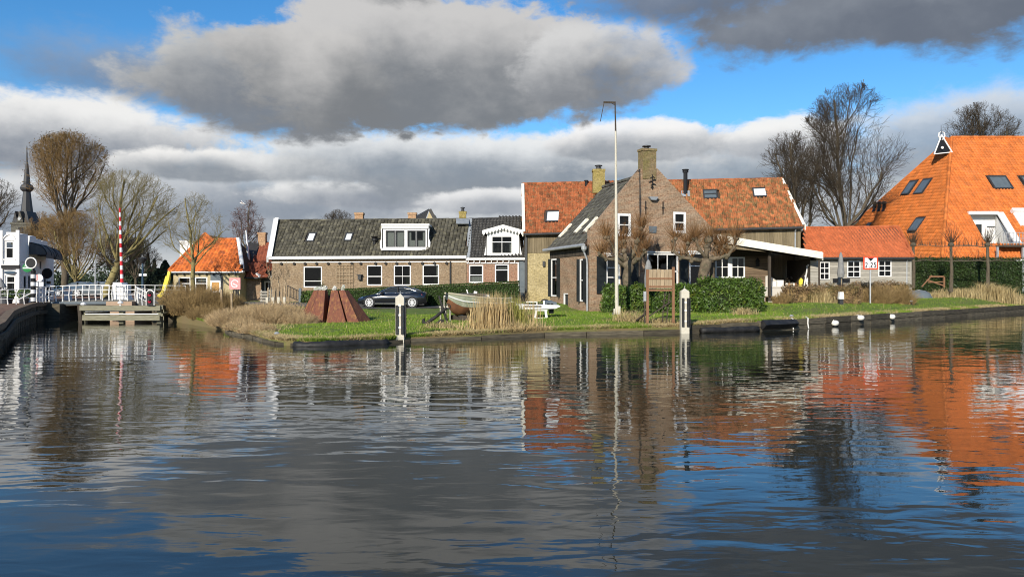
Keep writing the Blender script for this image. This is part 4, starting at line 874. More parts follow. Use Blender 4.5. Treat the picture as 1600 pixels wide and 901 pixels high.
# ------------------------------------------------------------------ veranda wing
def veranda():
    H = thing('veranda_wing', 'dark timber garden wing with white fascia and open porch beside the gabled house', 'veranda', (15, 48, .8))
    w = Wall((X(1104, 49.6), 49.6), (X(1201, 49.2), 49.2)); mb = MB(); r = w.rect(1117.5, 1164, 401.5, 434)
    o = window(H, w, (r[0], r[1], r[2], r[3]), cols=1, rows=1, fw=.09, inset=.0); m = MB(); F = w.F; u0, u1, v0, v1 = r; mid = (u0 + u1) / 2
    m.fbox(F, mid - .14, mid + .14, v0 + .09, v1 - .09, -.06, .03)
    for (a, b) in ((u0 + .09, mid - .14), (mid + .14, u1 - .09)):
        m.fbox(F, (a + b) / 2 - .025, (a + b) / 2 + .025, v0 + .09, v1 - .09, -.05, .012); c = v0 + (v1 - v0) * .52; m.fbox(F, a, b, c - .025, c + .025, -.05, .010)
    m.build('window_bar', MT['white'], H)
    w.emit(mb, .4, [(0, 4.55), (w.L, 4.2)])
    mb.face(w.F(w.L, .4, 0), w.F(w.L, .4, -2.8), w.F(w.L, 4.2, -2.8), w.F(w.L, 4.2, 0)); mb.face(w.F(0, .4, -2), w.F(0, .4, 0), w.F(0, 4.5, 0), w.F(0, 4.5, -2)); mb.build('wall', MT['wood_dark'], H)
    planks(H, w, .05, w.L, .8, 3.95, .17, 'wood_brown', True, .02, off=.005, holes=[r])
    # sloping roof slab with white fascia
    a, b = P(1121, 371, 47.2), P(1285, 398.5, 46.2); ba = Vector((a.x - .3, 51.0, a.z + .1)); bb = Vector((b.x + .2, 51.4, b.z + .1)); th = .14
    m = MB(); m.hexa([a, b, bb, ba, a + Vector((0, 0, th)), b + Vector((0, 0, th)), bb + Vector((0, 0, th)), ba + Vector((0, 0, th))]); m.build('roof', MT['wood_dark'], H)
    m = MB(); d = Vector((0, 0, 1)); m.prism([a + d * .16, b + d * .16, b - d * .22, a - d * .28], (0, -.06, 0)); m.prism([b + d * .16, bb + d * .16, bb - d * .3, b - d * .32], (.05, 0, 0)); m.build('fascia', MT['cream'], H)
    m = MB(); m.prism([a + d * .165, b + d * .165, b + d * .165 + Vector((0, .25, 0)), a + d * .165 + Vector((0, .25, 0))], (0, 0, .03)); m.build('roof_edge', MT['cream'], H)
    # porch back and posts
    bw = Wall((X(1199, 52), 51.6), (X(1274, 52), 51.2)); m = MB(); bw.emit(m, .4, [(0, 4.2), (bw.L, 3.7)]); m.build('porch_back_wall', MT['wood_dark'], H)
    for px in (1202, 1268): q = G(px, 47.4); m = MB(); m.box(q.x - .08, q.x + .08, 47.3, 47.46, q.z - .1, Z(372 + (px - 1121) * .168, 47.2) - .1); m.build('post', MT['wood_dark'], H)
    e = Wall((X(1266, 47.3), 47.3), (X(1278, 47.3), 47.3)); m = MB(); e.emit(m, .5, [(0, 3.75), (e.L, 3.65)]); m.face(e.F(0, .5, -4), e.F(0, .5, 0), e.F(0, 3.7, 0), e.F(0, 3.7, -4)); m.build('end_wall', MT['wood_dark'], H)
    planks(H, e, 0, e.L, .8, 3.6, .18, 'wood_grey', True, .02, off=.005)
    l = MB(); u = w.u(1183); l.fbox(w.F, u - .1, u + .1, w.z(416, u), w.z(408, u), .06, .25); l.lathe(Vector(w.F(u, w.z(408, u), .15)), [(.14, 0), (.03, .22)], 8); l.build('wall_lamp', MT['iron'], H)
    p = MB(); c = [G(1200, 47.0), G(1290, 47.0), G(1290, 51.5), G(1200, 51.5)]; p.prism([q + Vector((0, 0, .02)) for q in c], (0, 0, .08)); p.build('terrace', MT['concrete'], H)
veranda()

# ------------------------------------------------------------------ grey timber shed
def shed():
    H = thing('timber_shed', 'grey boarded garden shed with orange pantile roof and three white windows', 'shed', (26, 57, .9))
    D = 54.5; w = Wall((X(1258, D), D), (X(1421.5, D), D)); ze = Z(401.5, D); rs = []
    for (a, b, c, d) in ((1280.5, 1296, 409, 437), (1323.5, 1344, 407.5, 433.5), (1372, 1392.5, 406, 432)):
        r = w.rect(a, b, c, d); rs.append(r); window(H, w, r, cols=2, rows=3, fw=.065, bar=.04, inset=-.03)
    mb = MB(); w.emit(mb, .5, ze); E = w.F; yb = D + 7
    mb.face((w.B.x, D, .5), (w.B.x, yb, .5), (w.B.x, yb, ze), (w.B.x, D, ze)); mb.face((w.B.x, yb, .5), (w.A.x, yb, .5), (w.A.x, yb, ze), (w.B.x, yb, ze)); mb.face((w.A.x, yb, .5), (w.A.x, D, .5), (w.A.x, D, ze), (w.A.x, yb, ze)); mb.build('wall', MT['wood_dark'], H)
    planks(H, w, 0, w.L, .9, ze - .12, .155, 'wood_grey', True, .02, off=.005, holes=rs)
    sw = Wall((w.B.x, D), (w.B.x, yb)); planks(H, sw, 0, sw.L, .9, ze - .1, .155, 'wood_grey', True, .02, off=.005)
    EL = Vector((X(1254, D), D - .3, ze - .02)); ER = Vector((X(1424, D), D - .3, ze - .02)); RL = P(1256, 357, 57.6); RR = P(1404, 355.5, 57.6)
    # short half hip on the right
    BR = Vector((ER.x, yb + .3, ze)); BL = Vector((EL.x, yb + .3, ze))
    pl = Plane(EL, ER, RL); rf = MB(); deck(rf, [EL, ER, RR, RL], pl); ph = Plane(ER, BR, RR); deck(rf, [ER, BR, RR], ph); pb = Plane(BR, BL, RR); deck(rf, [BR, BL, RL, RR], pb); rf.build('roof', MT['roof_under'], H)
    tiles(H, pl, [EL, ER, RR, RL], .235, .30, 'tile_orange_shed', 'pan', wear=.7); tiles(H, ph, [ER, BR, RR], .235, .30, 'tile_orange_shed', 'pan')
    ridge(H, RL + Vector((0, 0, .05)), RR + Vector((0, 0, .05)), 'tile_orange_shed', .11); ridge(H, ER + Vector((0, 0, .06)), RR + Vector((0, 0, .06)), 'tile_orange_shed', .10, name='hip_tile')
    gutter(H, (EL.x, D - .38, ze - .10), (ER.x, D - .38, ze - .10), 'dark_metal', .075); pipe(H, [(w.B.x - .25, D - .3, ze - .1), (w.B.x - .25, D - .08, ze - .35), (w.B.x - .25, D - .08, 1)], 'zinc', .045)
    c = MB(); c.box(w.B.x - .02, w.B.x + .1, D - .06, D + .1, .9, ze - .1); c.build('corner_board', MT['wood_grey'], H)
    return w
SHW = shed()

# ------------------------------------------------------------------ the farmhouse
def farmhouse():
    H = thing('farmhouse', 'huge farmhouse with bright orange hipped tile roof down to the hedge', 'farmhouse', (45, 75, 1.2))
    EC = P(1472, 405, 66); RL = P(1487, 216, 77); RR = P(1760, 216, 77); ER = P(1850, 405, 66); LF = P(1280, 399, 86)
    RB = Vector((ER.x, 90, EC.z))
    pf = Plane(EC, ER, RL); poly = [EC, ER, Vector((RR.x, RR.y, RR.z)), RL]
    pl = Plane(LF, EC, RL); BK = Vector((LF.x + 2, 92, EC.z))
    rf = MB(); deck(rf, [LF, EC, RL], pl, .2); 
    # recess openings in the front slope
    def q(px, py): return pf.hit(px, py)
    r1 = [q(1512, 334), q(1558, 334), q(1590, 381), q(1541, 381)]
    # front deck in strips around the balcony recess
    b0u, b1u = min(r1[0][0], r1[3][0]), max(r1[1][0], r1[2][0]); v0, v1 = r1[3][1], r1[0][1]
    u0, u1 = r1[0][0] + .0, r1[1][0]; u0b, u1b = r1[3][0], r1[2][0]
    ua = (r1[0][0] + r1[3][0]) / 2; ub = (r1[1][0] + r1[2][0]) / 2
    vR = pf.uv(RL)[1]; uEC = 0; uER = pf.uv(ER)[0]; uRL = pf.uv(RL)[0]; uRR = pf.uv(RR)[0]
    def edge(v): return uEC + (uRL - uEC) * v / vR
    def edr(v): return uER + (uRR - uER) * v / vR
    def strip_(a, b, c, d, va, vb): deck(rf, [pf.F(a, va, 0), pf.F(b, va, 0), pf.F(d, vb, 0), pf.F(c, vb, 0)], pf, .2)
    strip_(edge(0), edr(0), edge(v0), edr(v0), 0, v0); strip_(edge(v0), r1[3][0], edge(v1), r1[0][0], v0, v1); strip_(r1[2][0], edr(v0), r1[1][0], edr(v1), v0, v1); strip_(edge(v1), edr(v1), edge(vR), edr(vR), v1, vR)
    rf.face(ER, RB, RR); rf.face(LF, RL, RR, RB); rf.build('roof', MT['roof_under'], H)
    holes = [skylight(H, pf, 1547, 1577, 276, 296, 'skyglass', up=.16, ft=.14), skylight(H, pf, 1598, 1622, 276, 296, 'skyglass', up=.16, ft=.14)]
    # front slope tiles: four fields round the recess
    T = dict(tw=.30, th=.38, m='tile_orange_new', style='pan', wear=.4)
    tiles(H, pf, [pf.F(edge(0), 0), pf.F(edr(0), 0), pf.F(edr(v0), v0), pf.F(edge(v0), v0)], holes=holes, **T)
    tiles(H, pf, [pf.F(edge(v0), v0), pf.F(r1[3][0], v0), pf.F(r1[0][0], v1), pf.F(edge(v1), v1)], holes=holes, **T)
    tiles(H, pf, [pf.F(r1[2][0], v0), pf.F(edr(v0), v0), pf.F(edr(v1), v1), pf.F(r1[1][0], v1)], holes=holes, **T)
    tiles(H, pf, [pf.F(edge(v1), v1), pf.F(edr(v1), v1), pf.F(edr(vR), vR), pf.F(edge(vR), vR)], holes=holes, **T)
    hl = []
    for (a, b, c, d) in ((1413, 1430, 284, 304), (1433, 1452, 281, 303), (1423, 1443, 341, 362), (1353, 1365, 349, 354)): hl.append(skylight(H, pl, a + 3, b - 3, c, d, 'skyglass', up=.16, ft=.12))
    tiles(H, pl, [LF, EC, RL], .30, .40, 'tile_orange_new', 'pan', holes=hl, wear=.5)
    up = Vector((0, 0, .08)); ridge(H, RL + up, RR + up, 'tile_orange_new', .17, .42); ridge(H, EC + up, RL + up, 'tile_orange_new', .16, .42, name='hip_tile'); ridge(H, LF + up, RL + up, 'tile_orange_new', .15, .42, name='hip_tile')
    # ridge end board: black triangle with white edging and carved finial
    b = MB(); b0, b1, t0 = P(1459, 241, 75.4), P(1487, 238, 75.4), P(1470.5, 211, 75.8); b.prism([b0, b1, t0], (0, .15, 0)); o = b.build('ridge_end_board', MT['black'], H)
    e = MB(); f = Vector((0, -.06, 0)); e.bar(b0 + f, t0 + f, .11, .08, (0, 1, 0)); e.bar(b1 + f, t0 + f, .11, .08, (0, 1, 0)); e.bar(b0 + f * 2, b1 + f * 2, .08, .08, (0, 1, 0)); c = P(1471.5, 231, 75.3); e.tube([c + f, c + f * 2.2], .13, 8)
    for s in (-1, 1): e.tube([t0 + Vector((s * .08, -.1, -.5)), t0 + Vector((s * .30, -.1, -.15)), t0 + Vector((s * .26, -.1, .18)), t0 + Vector((s * .08, -.1, .30))], [.05, .07, .06, .03], 7)
    e.build('finial', MT['white'], o); sp = MB(); sp.tube([t0 - Vector((0, 0, .2)), t0 + Vector((0, 0, 1.0))], [.05, .015], 6); sp.build('spike', MT['black'], o)
    side = MB(); side.prism([b1, t0, P(1487, 217, 77)], (.05, .1, 0)); side.build('roof_cheek', MT['tile_orange_new'], H)
    for px in (1366.5, 1374, 1381.5):
        u, v = pl.hit(px, 329); c = Vector(pl.F(u, v, 0)); m = MB(); m.lathe(c - Vector((0, 0, .1)), [(.30, 0), (.17, .3), (.16, .75), (.24, .78), (.24, 1.0), (.12, 1.05)], 8); m.build('vent_pipe', MT['black'], H)
    # balcony recess
    w1 = MB(); bk = 3.3
    def D3(p, n=0): return Vector(pf.F(p[0], p[1], n))
    c00, c10, c11, c01 = D3(r1[3], -.05), D3(r1[2], -.05), D3(r1[1], -.05), D3(r1[0], -.05)
    fl = c00.z; Yb = c01.y + .6
    w1.face((c00.x, Yb, fl), (c10.x, Yb, fl), (c10.x, Yb, c11.z), (c00.x, Yb, c11.z))
    w1.face(c00, (c00.x, Yb, fl), (c00.x, Yb, c01.z), c01); w1.face((c10.x, Yb, fl), c10, c11, (c10.x, Yb, c11.z)); w1.face(c01, (c00.x, Yb, c01.z), (c10.x, Yb, c01.z), c11)
    w1.build('balcony_recess', MT['plaster_white'], H)
    w1 = MB(); w1.face(c00, c10, (c10.x, Yb, fl), (c00.x, Yb, fl)); fx1 = X(1620, 66.5)
    w1.box(c00.x + .6, fx1, c00.y - 1.5, c00.y + .3, fl - .30, fl - .12); w1.build('balcony_floor', MT['wood_dark'], H)
    tr = MB(); tr.bar(c01 + pf.n * .15, c11 + pf.n * .15, .25, .3); tr.bar(c11 + pf.n * .15 + Vector((.2, 0, .05)), c10 + pf.n * .15, .6, .12, tuple(pf.n)); tr.build('recess_trim', MT['white'], H)
    dr = MB(); dr.box(c00.x + 1.0, c00.x + 1.5, Yb - .06, Yb - .01, fl, fl + 2.0); dr.box(c00.x + 2.0, c00.x + 2.7, Yb - .06, Yb - .01, fl + .9, fl + 1.8); dr.build('door', MT['pane'], H)
    cu = MB(); cu.box(c00.x + .35, c00.x + 1.2, c00.y + .6, c00.y + .7, fl, fl + 1.5); cu.build('screen', MT['cushion'], H)
    rl = MB(); z = fl - .12; y = c00.y - 1.45
    for z_ in (.15, .55, 1.05): rl.bar((c00.x + .6, y, z + z_), (fx1, y, z + z_), .05)
    n = 12
    for i in range(n + 1): xx = c00.x + .6 + (fx1 - c00.x - .6) * i / n; rl.bar((xx, y, z), (xx, y, z + 1.05), .04)
    rl.build('balcony_railing', MT['zinc'], H)
    for px in (1557, 1597): m = MB(); q2 = X(px, 66); m.box(q2 - .08, q2 + .08, y, y + .16, 1.5, fl - .3); m.build('post', MT['zinc'], H)
    # second recessed window to the right
    u0, v1_ = pf.hit(1582, 334); u1, v0_ = pf.hit(1640, 352); s = MB(); s.fbox(pf.F, u0, u1, v0_ - .1, v1_, -.02, .12); s.build('roof_window', MT['sign_white'], H); s = MB(); s.fbox(pf.F, u0 - .1, u1, v1_, v1_ + .35, 0, .4); s.build('recess_trim', MT['white'], H)
    # walls below the eaves
    wl = MB(); wl.face((EC.x + .5, EC.y + .5, .8), (ER.x, ER.y + .5, .8), (ER.x, ER.y + .5, EC.z), (EC.x + .5, EC.y + .5, EC.z)); wl.face((LF.x + .5, LF.y, .8), (EC.x + .5, EC.y + .5, .8), (EC.x + .5, EC.y + .5, EC.z), (LF.x + .5, LF.y, LF.z)); wl.build('wall', MT['brick_red'], H)
    g = MB(); g.box(EC.x, ER.x, EC.y - .2, EC.y - .02, EC.z - .16, EC.z + .0); g.build('gutter', MT['white'], H)
farmhouse()

# ------------------------------------------------------------------ small ochre shop house
def shop_house():
    H = thing('ochre_shop_house', 'small ochre plastered house with steep orange hipped roof by the bridge', 'house', (-22, 60, .8))
    D = 58.0; w = Wall((X(271, D), D), (X(375, D), D)); ze = Z(424.5, D)
    window(H, w, w.rect(278.5, 298, 432.5, 466), splits=[.72], fw=.10, curt=[(0, .4, .55, .7)]); window(H, w, w.rect(304, 324, 432.5, 466), splits=[.72], fw=.10, curt=[(0, 1, .82, 1)])
    rr = w.rect(329.5, 345.5, 438, 456.5)
    mb = MB(); w.emit(mb, .4, ze); yb = D + 7
    mb.face((w.B.x, D, .4), (w.B.x, yb, .4), (w.B.x, yb, ze), (w.B.x, D, ze)); mb.face((w.A.x, yb, .4), (w.A.x, D, .4), (w.A.x, D, ze), (w.A.x, yb, ze)); mb.face((w.B.x, yb, .4), (w.A.x, yb, .4), (w.A.x, yb, ze), (w.B.x, yb, ze)); mb.build('wall', MT['plaster_ochre'], H)
    q = MB(); F = w.F; d = w.rect(329, 346, 427, 466); q.fbox(F, *d, .003, .03); q.build('dark_panel', MT['bluegrey'], H)
    q = MB(); q.fbox(F, rr[0] + .1, rr[1] - .1, rr[2] + .1, rr[3] - .14, .04, .07); q.build('shutter', MT['rust_panel'], H)
    q = MB()
    for a in ((rr[0], rr[0] + .1, rr[2], rr[3]), (rr[1] - .1, rr[1], rr[2], rr[3]), (rr[0] + .1, rr[1] - .1, rr[2], rr[2] + .1), (rr[0] + .1, rr[1] - .1, rr[3] - .14, rr[3])): q.fbox(F, *a, .035, .10)
    q.build('window_frame', MT['white'], H)
    for px in (347.5,): u = w.u(px); q = MB(); q.fbox(F, u - .05, u + .05, .8, ze - .3, .005, .06); q.build('downpipe', MT['dark_metal'], H)
    EL = Vector((X(267, D), D - .35, ze + .05)); ER = Vector((X(380, D), D - .35, ze + .05)); RR = P(370, 374.5, 61.0); RM = P(331, 375, 61.0); AP = P(320, 364.5, 61.6)
    pl = Plane(EL, ER, RR); poly = [EL, ER, RR, RM, AP]
    AP = Vector(pl.F(*pl.uv(AP))); poly[4] = AP
    BL = Vector((EL.x, yb + .3, ze)); BR = Vector((ER.x, yb + .3, ze)); rf = MB(); deck(rf, poly, pl); phl = Plane(BL, EL, AP); deck(rf, [BL, EL, AP], phl); deck(rf, [BR, BL, AP, RR], Plane(BR, BL, RR)); rf.face(ER, BR, RR); rf.build('roof', MT['roof_under'], H)
    tiles(H, pl, poly, .27, .33, 'tile_hut', 'pan'); tiles(H, phl, [BL, EL, AP], .27, .33, 'tile_hut', 'pan')
    up = Vector((0, 0, .05)); ridge(H, EL + up, AP + up, 'tile_hut', .12, name='hip_tile'); ridge(H, RM + up, RR + up, 'tile_hut', .12); ridge(H, AP + up, RM + up, 'tile_hut', .12, name='hip_tile')
    v = MB(); a0 = ER + pl.n * .15 + pl.ux * -.25 + pl.vy * .6; a1 = RR + pl.n * .15; v.prism([a0, a1, a1 + pl.ux * .22, a0 + pl.ux * .25], pl.n * .06); v.prism([a0 + pl.ux * .25, a1 + pl.ux * .22, a1 + pl.ux * .22 - Vector((0, 0, .3)), a0 + pl.ux * .25 - Vector((0, 0, .3))], (.05, 0, 0)); v.build('verge_board', MT['white'], H)
    g = MB(); g.fbox(F, -.25, w.L + .35, ze - .07, ze + .09, .02, .36); g.build('gutter_board', MT['white'], H)
    for i in range(9): u = w.L * (i + .4) / 9; b = MB(); b.fbox(F, u - .06, u + .06, ze - .22, ze - .072, .01, .22); b.build('bracket', MT['dark_metal'], H)
    chimney(H, 281, 301, 376, 400, 63.0, 'plaster_white', pot=False, below=1.4)
    fl = G(322, 58)
shop_house()

def brown_house():
    H = thing('brown_roofed_cottage', 'cottage with rust brown pantile roof between the ochre house and the long house', 'house', (-20, 63, .8))
    D = 60.0
    EL, ER = P(373, 432, D), P(432, 420, D); RL, RR = P(405, 377, 63.5), P(450, 373, 63.5)
    pl = Plane(P(384, 430, D), ER, RR); EL = Vector(pl.F(*pl.uv(EL))); RL = Vector(pl.F(*pl.uv(RL))); poly = [P(388, 425, D), ER, RR, RL]; poly = [Vector(pl.F(*pl.uv(p))) for p in poly]
    rf = MB(); deck(rf, poly, pl); rf.build('roof', MT['roof_under'], H); tiles(H, pl, poly, .27, .34, 'tile_brown', 'pan', wear=.5)
    p2 = [P(372, 433, 59), P(418, 433, 59), P(410, 412, 60.2), P(384, 412, 60.2)]; pl2 = Plane(*p2[:2], p2[3]); p2 = [Vector(pl2.F(*pl2.uv(p))) for p in p2]; m = MB(); deck(m, p2, pl2); m.build('porch_roof', MT['roof_under'], H); tiles(H, pl2, p2, .27, .34, 'tile_brown', 'pan')
    # dark left slope and white verge
    m = MB(); a, b, c, d = P(383, 424, 60.5), poly[0], RL, P(388, 378, 63.6); m.prism([a, b, c, d], (0, .1, 0)); m.build('side_slope', MT['tile_black'], H)
    m = MB(); m.prism([P(386.5, 408, 61), P(383.5, 360, 62), P(384.5, 359, 62), P(389, 404, 61), P(389, 408, 61)], (0, .2, 0)); m.build('verge_board', MT['white'], H)
    w = Wall((X(373, 59.4), 59.4), (X(408, 59.4), 59.4)); mb = MB(); w.emit(mb, .4, Z(433, 59.3)); mb.box(X(374, 61), X(440, 61), 60.6, 66, .4, Z(428, 61)); mb.build('wall', MT['brick_old'], H)
    w2 = Wall((X(405, 60.2), 60.2), (X(434, 60.2), 60.2)); window(H, w2, w2.rect(413, 427, 439, 462), cols=2, fw=.12, inset=-.02); m = MB(); w2.emit(m, .4, Z(427, 60.2)); m.build('garden_wall', MT['bluegrey'], H)
    g = MB(); g.bar(P(402, 427, 59.2), P(408, 434, 59.0), .3, .1); g.bar(P(407, 432, 59.0), P(432, 432, 59.8), .16, .1); g.build('gutter_board', MT['white'], H)
    g = MB(); g.bar(P(371, 434, 58.9), P(407, 434, 58.9), .12, .12); g.build('gutter', MT['dark_metal'], H)
    chimney(H, 403, 414.5, 363, 377, 63.2, 'chim_orange', pot=False)
brown_house()

# house top peeping over the ridge
def far_house():
    H = thing('far_gabled_house', 'pale gable and dark roof just showing above the long mossy roof', 'house', (-9, 74, 1))
    D = 74.0; a, b, t = P(663, 352, D), P(681, 352, D), P(671.5, 328.5, D); m = MB(); bb = (0, 6, 0)
    m.prism([a, b, t], bb); m.box(a.x, b.x, D, D + 6, .5, a.z); m.build('wall', MT['plaster_ochre'], H)
    m = MB(); e = Vector((-.0, -.15, .05)); l = P(645, 341, D + 3); m.prism([P(670.5, 327.5, D - .1), P(664, 345, D - .1), P(640, 345, D + 2), P(646, 341, D + 3)], (.0, .1, .12)); m.bar(P(671.5, 327, D), P(682, 347, D), .12, .3); m.build('roof', MT['tile_black'], H)
far_house()
# ------------------------------------------------------------------ bank edging
def shore_pt(x, out=0.0):
    e = .05; d = Vector((2 * e, yshore(x + e) - yshore(x - e), 0)).normalized(); n = Vector((d.y, -d.x, 0))
    return Vector((x, yshore(x), 0)) + n * out
def edge_beams():
    root = thing('bank_edging', None, None, (0, 0, 0)); root['kind'] = 'structure'
    rr = random.Random(5); x = -12.6
    while x < 70:
        L = rr.uniform(1.6, 2.6) * (.42 if x < -4.2 else 1 if x < 20 else 1.5); x2 = x + L * .97
        zt = zshore((x + x2) / 2)
        a, b = shore_pt(x + .03, .05), shore_pt(x2, .06); n = (b - a).normalized().cross(Vector((0, 0, 1)))
        for (z0, z1, o) in (((-.5, zt * .42, .0), (zt * .45, zt + .01, .03)) if zt > .3 else ((-.4, zt * .62, 0),)):
            m = MB(); m.tint = rr.random(); j = rr.uniform(-.012, .012); q = n * (-.07)
            A, B = a + n * (o + .07), b + n * (o + .07)
            m.hexa([A + Vector((0, 0, z0)), B + Vector((0, 0, z0)), B + q * 2 + Vector((0, 0, z0)), A + q * 2 + Vector((0, 0, z0)), A + Vector((0, 0, z1 + j)), B + Vector((0, 0, z1 + j)), B + q * 2 + Vector((0, 0, z1 + j)), A + q * 2 + Vector((0, 0, z1 + j))])
            m.build('beam', MT['wood_edge'], root)
        x = x2 + .02
    # left quay: facing planks and capping
    ql = thing('quay_wall', None, None, (0, 0, 0)); ql['kind'] = 'structure'
    y = 3.0
    while y < 43.5:
        y2 = y + 1.9; A = Vector((quay_x(y) + .02, y, 0)); B = Vector((quay_x(y2) + .02, y2, 0)); n = Vector(((B - A).y, -(B - A).x, 0)).normalized()
        z1, z2 = quay_z(y), quay_z(y2)
        for k in range(8):
            p = A.lerp(B, (k + .04) / 8); q = A.lerp(B, (k + .93) / 8); m = MB(); m.tint = rr.random(); j = rr.uniform(0, .02)
            m.hexa([p - Vector((0, 0, .6)), p + n * (.06 + j) - Vector((0, 0, .6)), q + n * (.06 + j) - Vector((0, 0, .6)), q - Vector((0, 0, .6)), p + Vector((0, 0, z1 - .12)), p + n * (.06 + j) + Vector((0, 0, z1 - .12)), q + n * (.06 + j) + Vector((0, 0, z2 - .12)), q + Vector((0, 0, z2 - .12))])
            m.build('plank', MT['wood_edge'], ql)
        m = MB(); u = Vector((0, 0, 1)); w0, w1 = -.16, .14
        m.hexa([A + n * w0 + u * (z1 - .11), A + n * w1 + u * (z1 - .11), B + n * w1 + u * (z2 - .11), B + n * w0 + u * (z2 - .11), A + n * w0 + u * (z1 + .10), A + n * w1 + u * (z1 + .10), B + n * w1 + u * (z2 + .10), B + n * w0 + u * (z2 + .10)])
        m.build('capping', MT['wood_brown'], ql)
        m = MB(); m.hexa([A + n * (w1 + .002) + u * (z1 * .45), A + n * (w1 + .09) + u * (z1 * .45), B + n * (w1 + .09) + u * (z2 * .45), B + n * (w1 + .002) + u * (z2 * .45), A + n * (w1 + .002) + u * (z1 * .45 + .2), A + n * (w1 + .09) + u * (z1 * .45 + .2), B + n * (w1 + .09) + u * (z2 * .45 + .2), B + n * (w1 + .002) + u * (z2 * .45 + .2)]); m.build('beam', MT['wood_edge'], ql)
        y = y2
edge_beams()
def fender_tube(name, label, xa, xb, z, r, n, boxy=False, wob=.03, zs=1.0):
    pts = []; rs = []; rr = random.Random(int(abs(xa * 10)))
    for i in range(n + 1):
        x = xa + (xb - xa) * i / n; p = shore_pt(x, .22 + rr.uniform(-wob, wob)); p.z = z + rr.uniform(-wob, wob) * .7; pts.append(p); rs.append(r * rr.uniform(.86, 1.12))
    m = MB(); m.tube(pts, rs, 4 if boxy else 9); o = m.build(name, MT['rubber'], smooth=not boxy); tag(o, label, 'bank fender', 'black fenders along the bank'); return o
fender_tube('bank_fender', 'long crumpled black fender sheet along the headland tip below the rusty sculpture', -7.3, -4.5, .03, .15, 14, wob=.03)
fender_tube('bank_fender', 'slim black fender along the bank below the big laurel hedge', 8.1, 10.9, .10, .15, 10, wob=.02)
fender_tube('bank_fender', 'thick square black fender high on the bank edge right of the laurel hedge', 11.15, 13.1, .30, .20, 3, True, .01)
# (the square fender sits on the beams)

# ------------------------------------------------------------------ scattered greenery
def blades(name, P0, h, w, lean, m, parent=None, seg=2, tint=None, r=None, kind='stuff', droop=0.0):
    r = r or rng; n = len(P0); P0 = np.asarray(P0, float); h = np.broadcast_to(h, n); w = np.broadcast_to(w, n)
    a = r.uniform(0, 2 * np.pi, n); s = np.stack([np.cos(a), np.sin(a), np.zeros(n)], 1) * w[:, None] / 2
    la = r.uniform(0, 2 * np.pi, n); l = np.abs(r.normal(0, lean, n)) * h; ld = np.stack([np.cos(la) * l, np.sin(la) * l, np.zeros(n)], 1)
    up = np.zeros((n, 3)); up[:, 2] = h
    if seg == 1:
        V = np.stack([P0 - s, P0 + s, P0 + up + ld], 1).reshape(-1, 3); b = np.arange(n)[:, None] * 3; F = b + np.array([[0, 1, 2]]); t = r.random(n)
        return bulk(name, V, F, m, parent, tint=t, kind=kind)
    mid = P0 + up * .55 + ld * .28; tip = P0 + up * (1 - droop) + ld
    V = np.stack([P0 - s, P0 + s, mid - s * .8, mid + s * .8, tip], 1).reshape(-1, 3); b = np.arange(n)[:, None] * 5
    F = np.concatenate([b + np.array([[0, 1, 3]]), b + np.array([[0, 3, 2]]), b + np.array([[2, 3, 4]])]); t = np.tile(r.random(n), 3)
    return bulk(name, V, F, m, parent, tint=t, kind=kind)
def leaves(name, C, N, size, aspect, m, parent=None, kind=None, r=None, spread=.8):
    r = r or rng; n = len(C); N = N + r.normal(0, spread, (n, 3)); N /= np.linalg.norm(N, axis=1)[:, None]
    a = np.cross(N, r.normal(0, 1, (n, 3))); a /= np.linalg.norm(a, axis=1)[:, None]; b = np.cross(N, a)
    s = size * r.uniform(.6, 1.25, n); a = a * s[:, None] / 2; b = b * (s * aspect)[:, None] / 2
    V = np.stack([C - a, C + b * .9 - a * .1, C + a, C - b * .9 - a * .1], 1).reshape(-1, 3); F = np.arange(n)[:, None] * 4 + np.array([[0, 1, 2, 3]])
    return bulk(name, V, F, m, parent, tint=r.random(n), kind=kind)
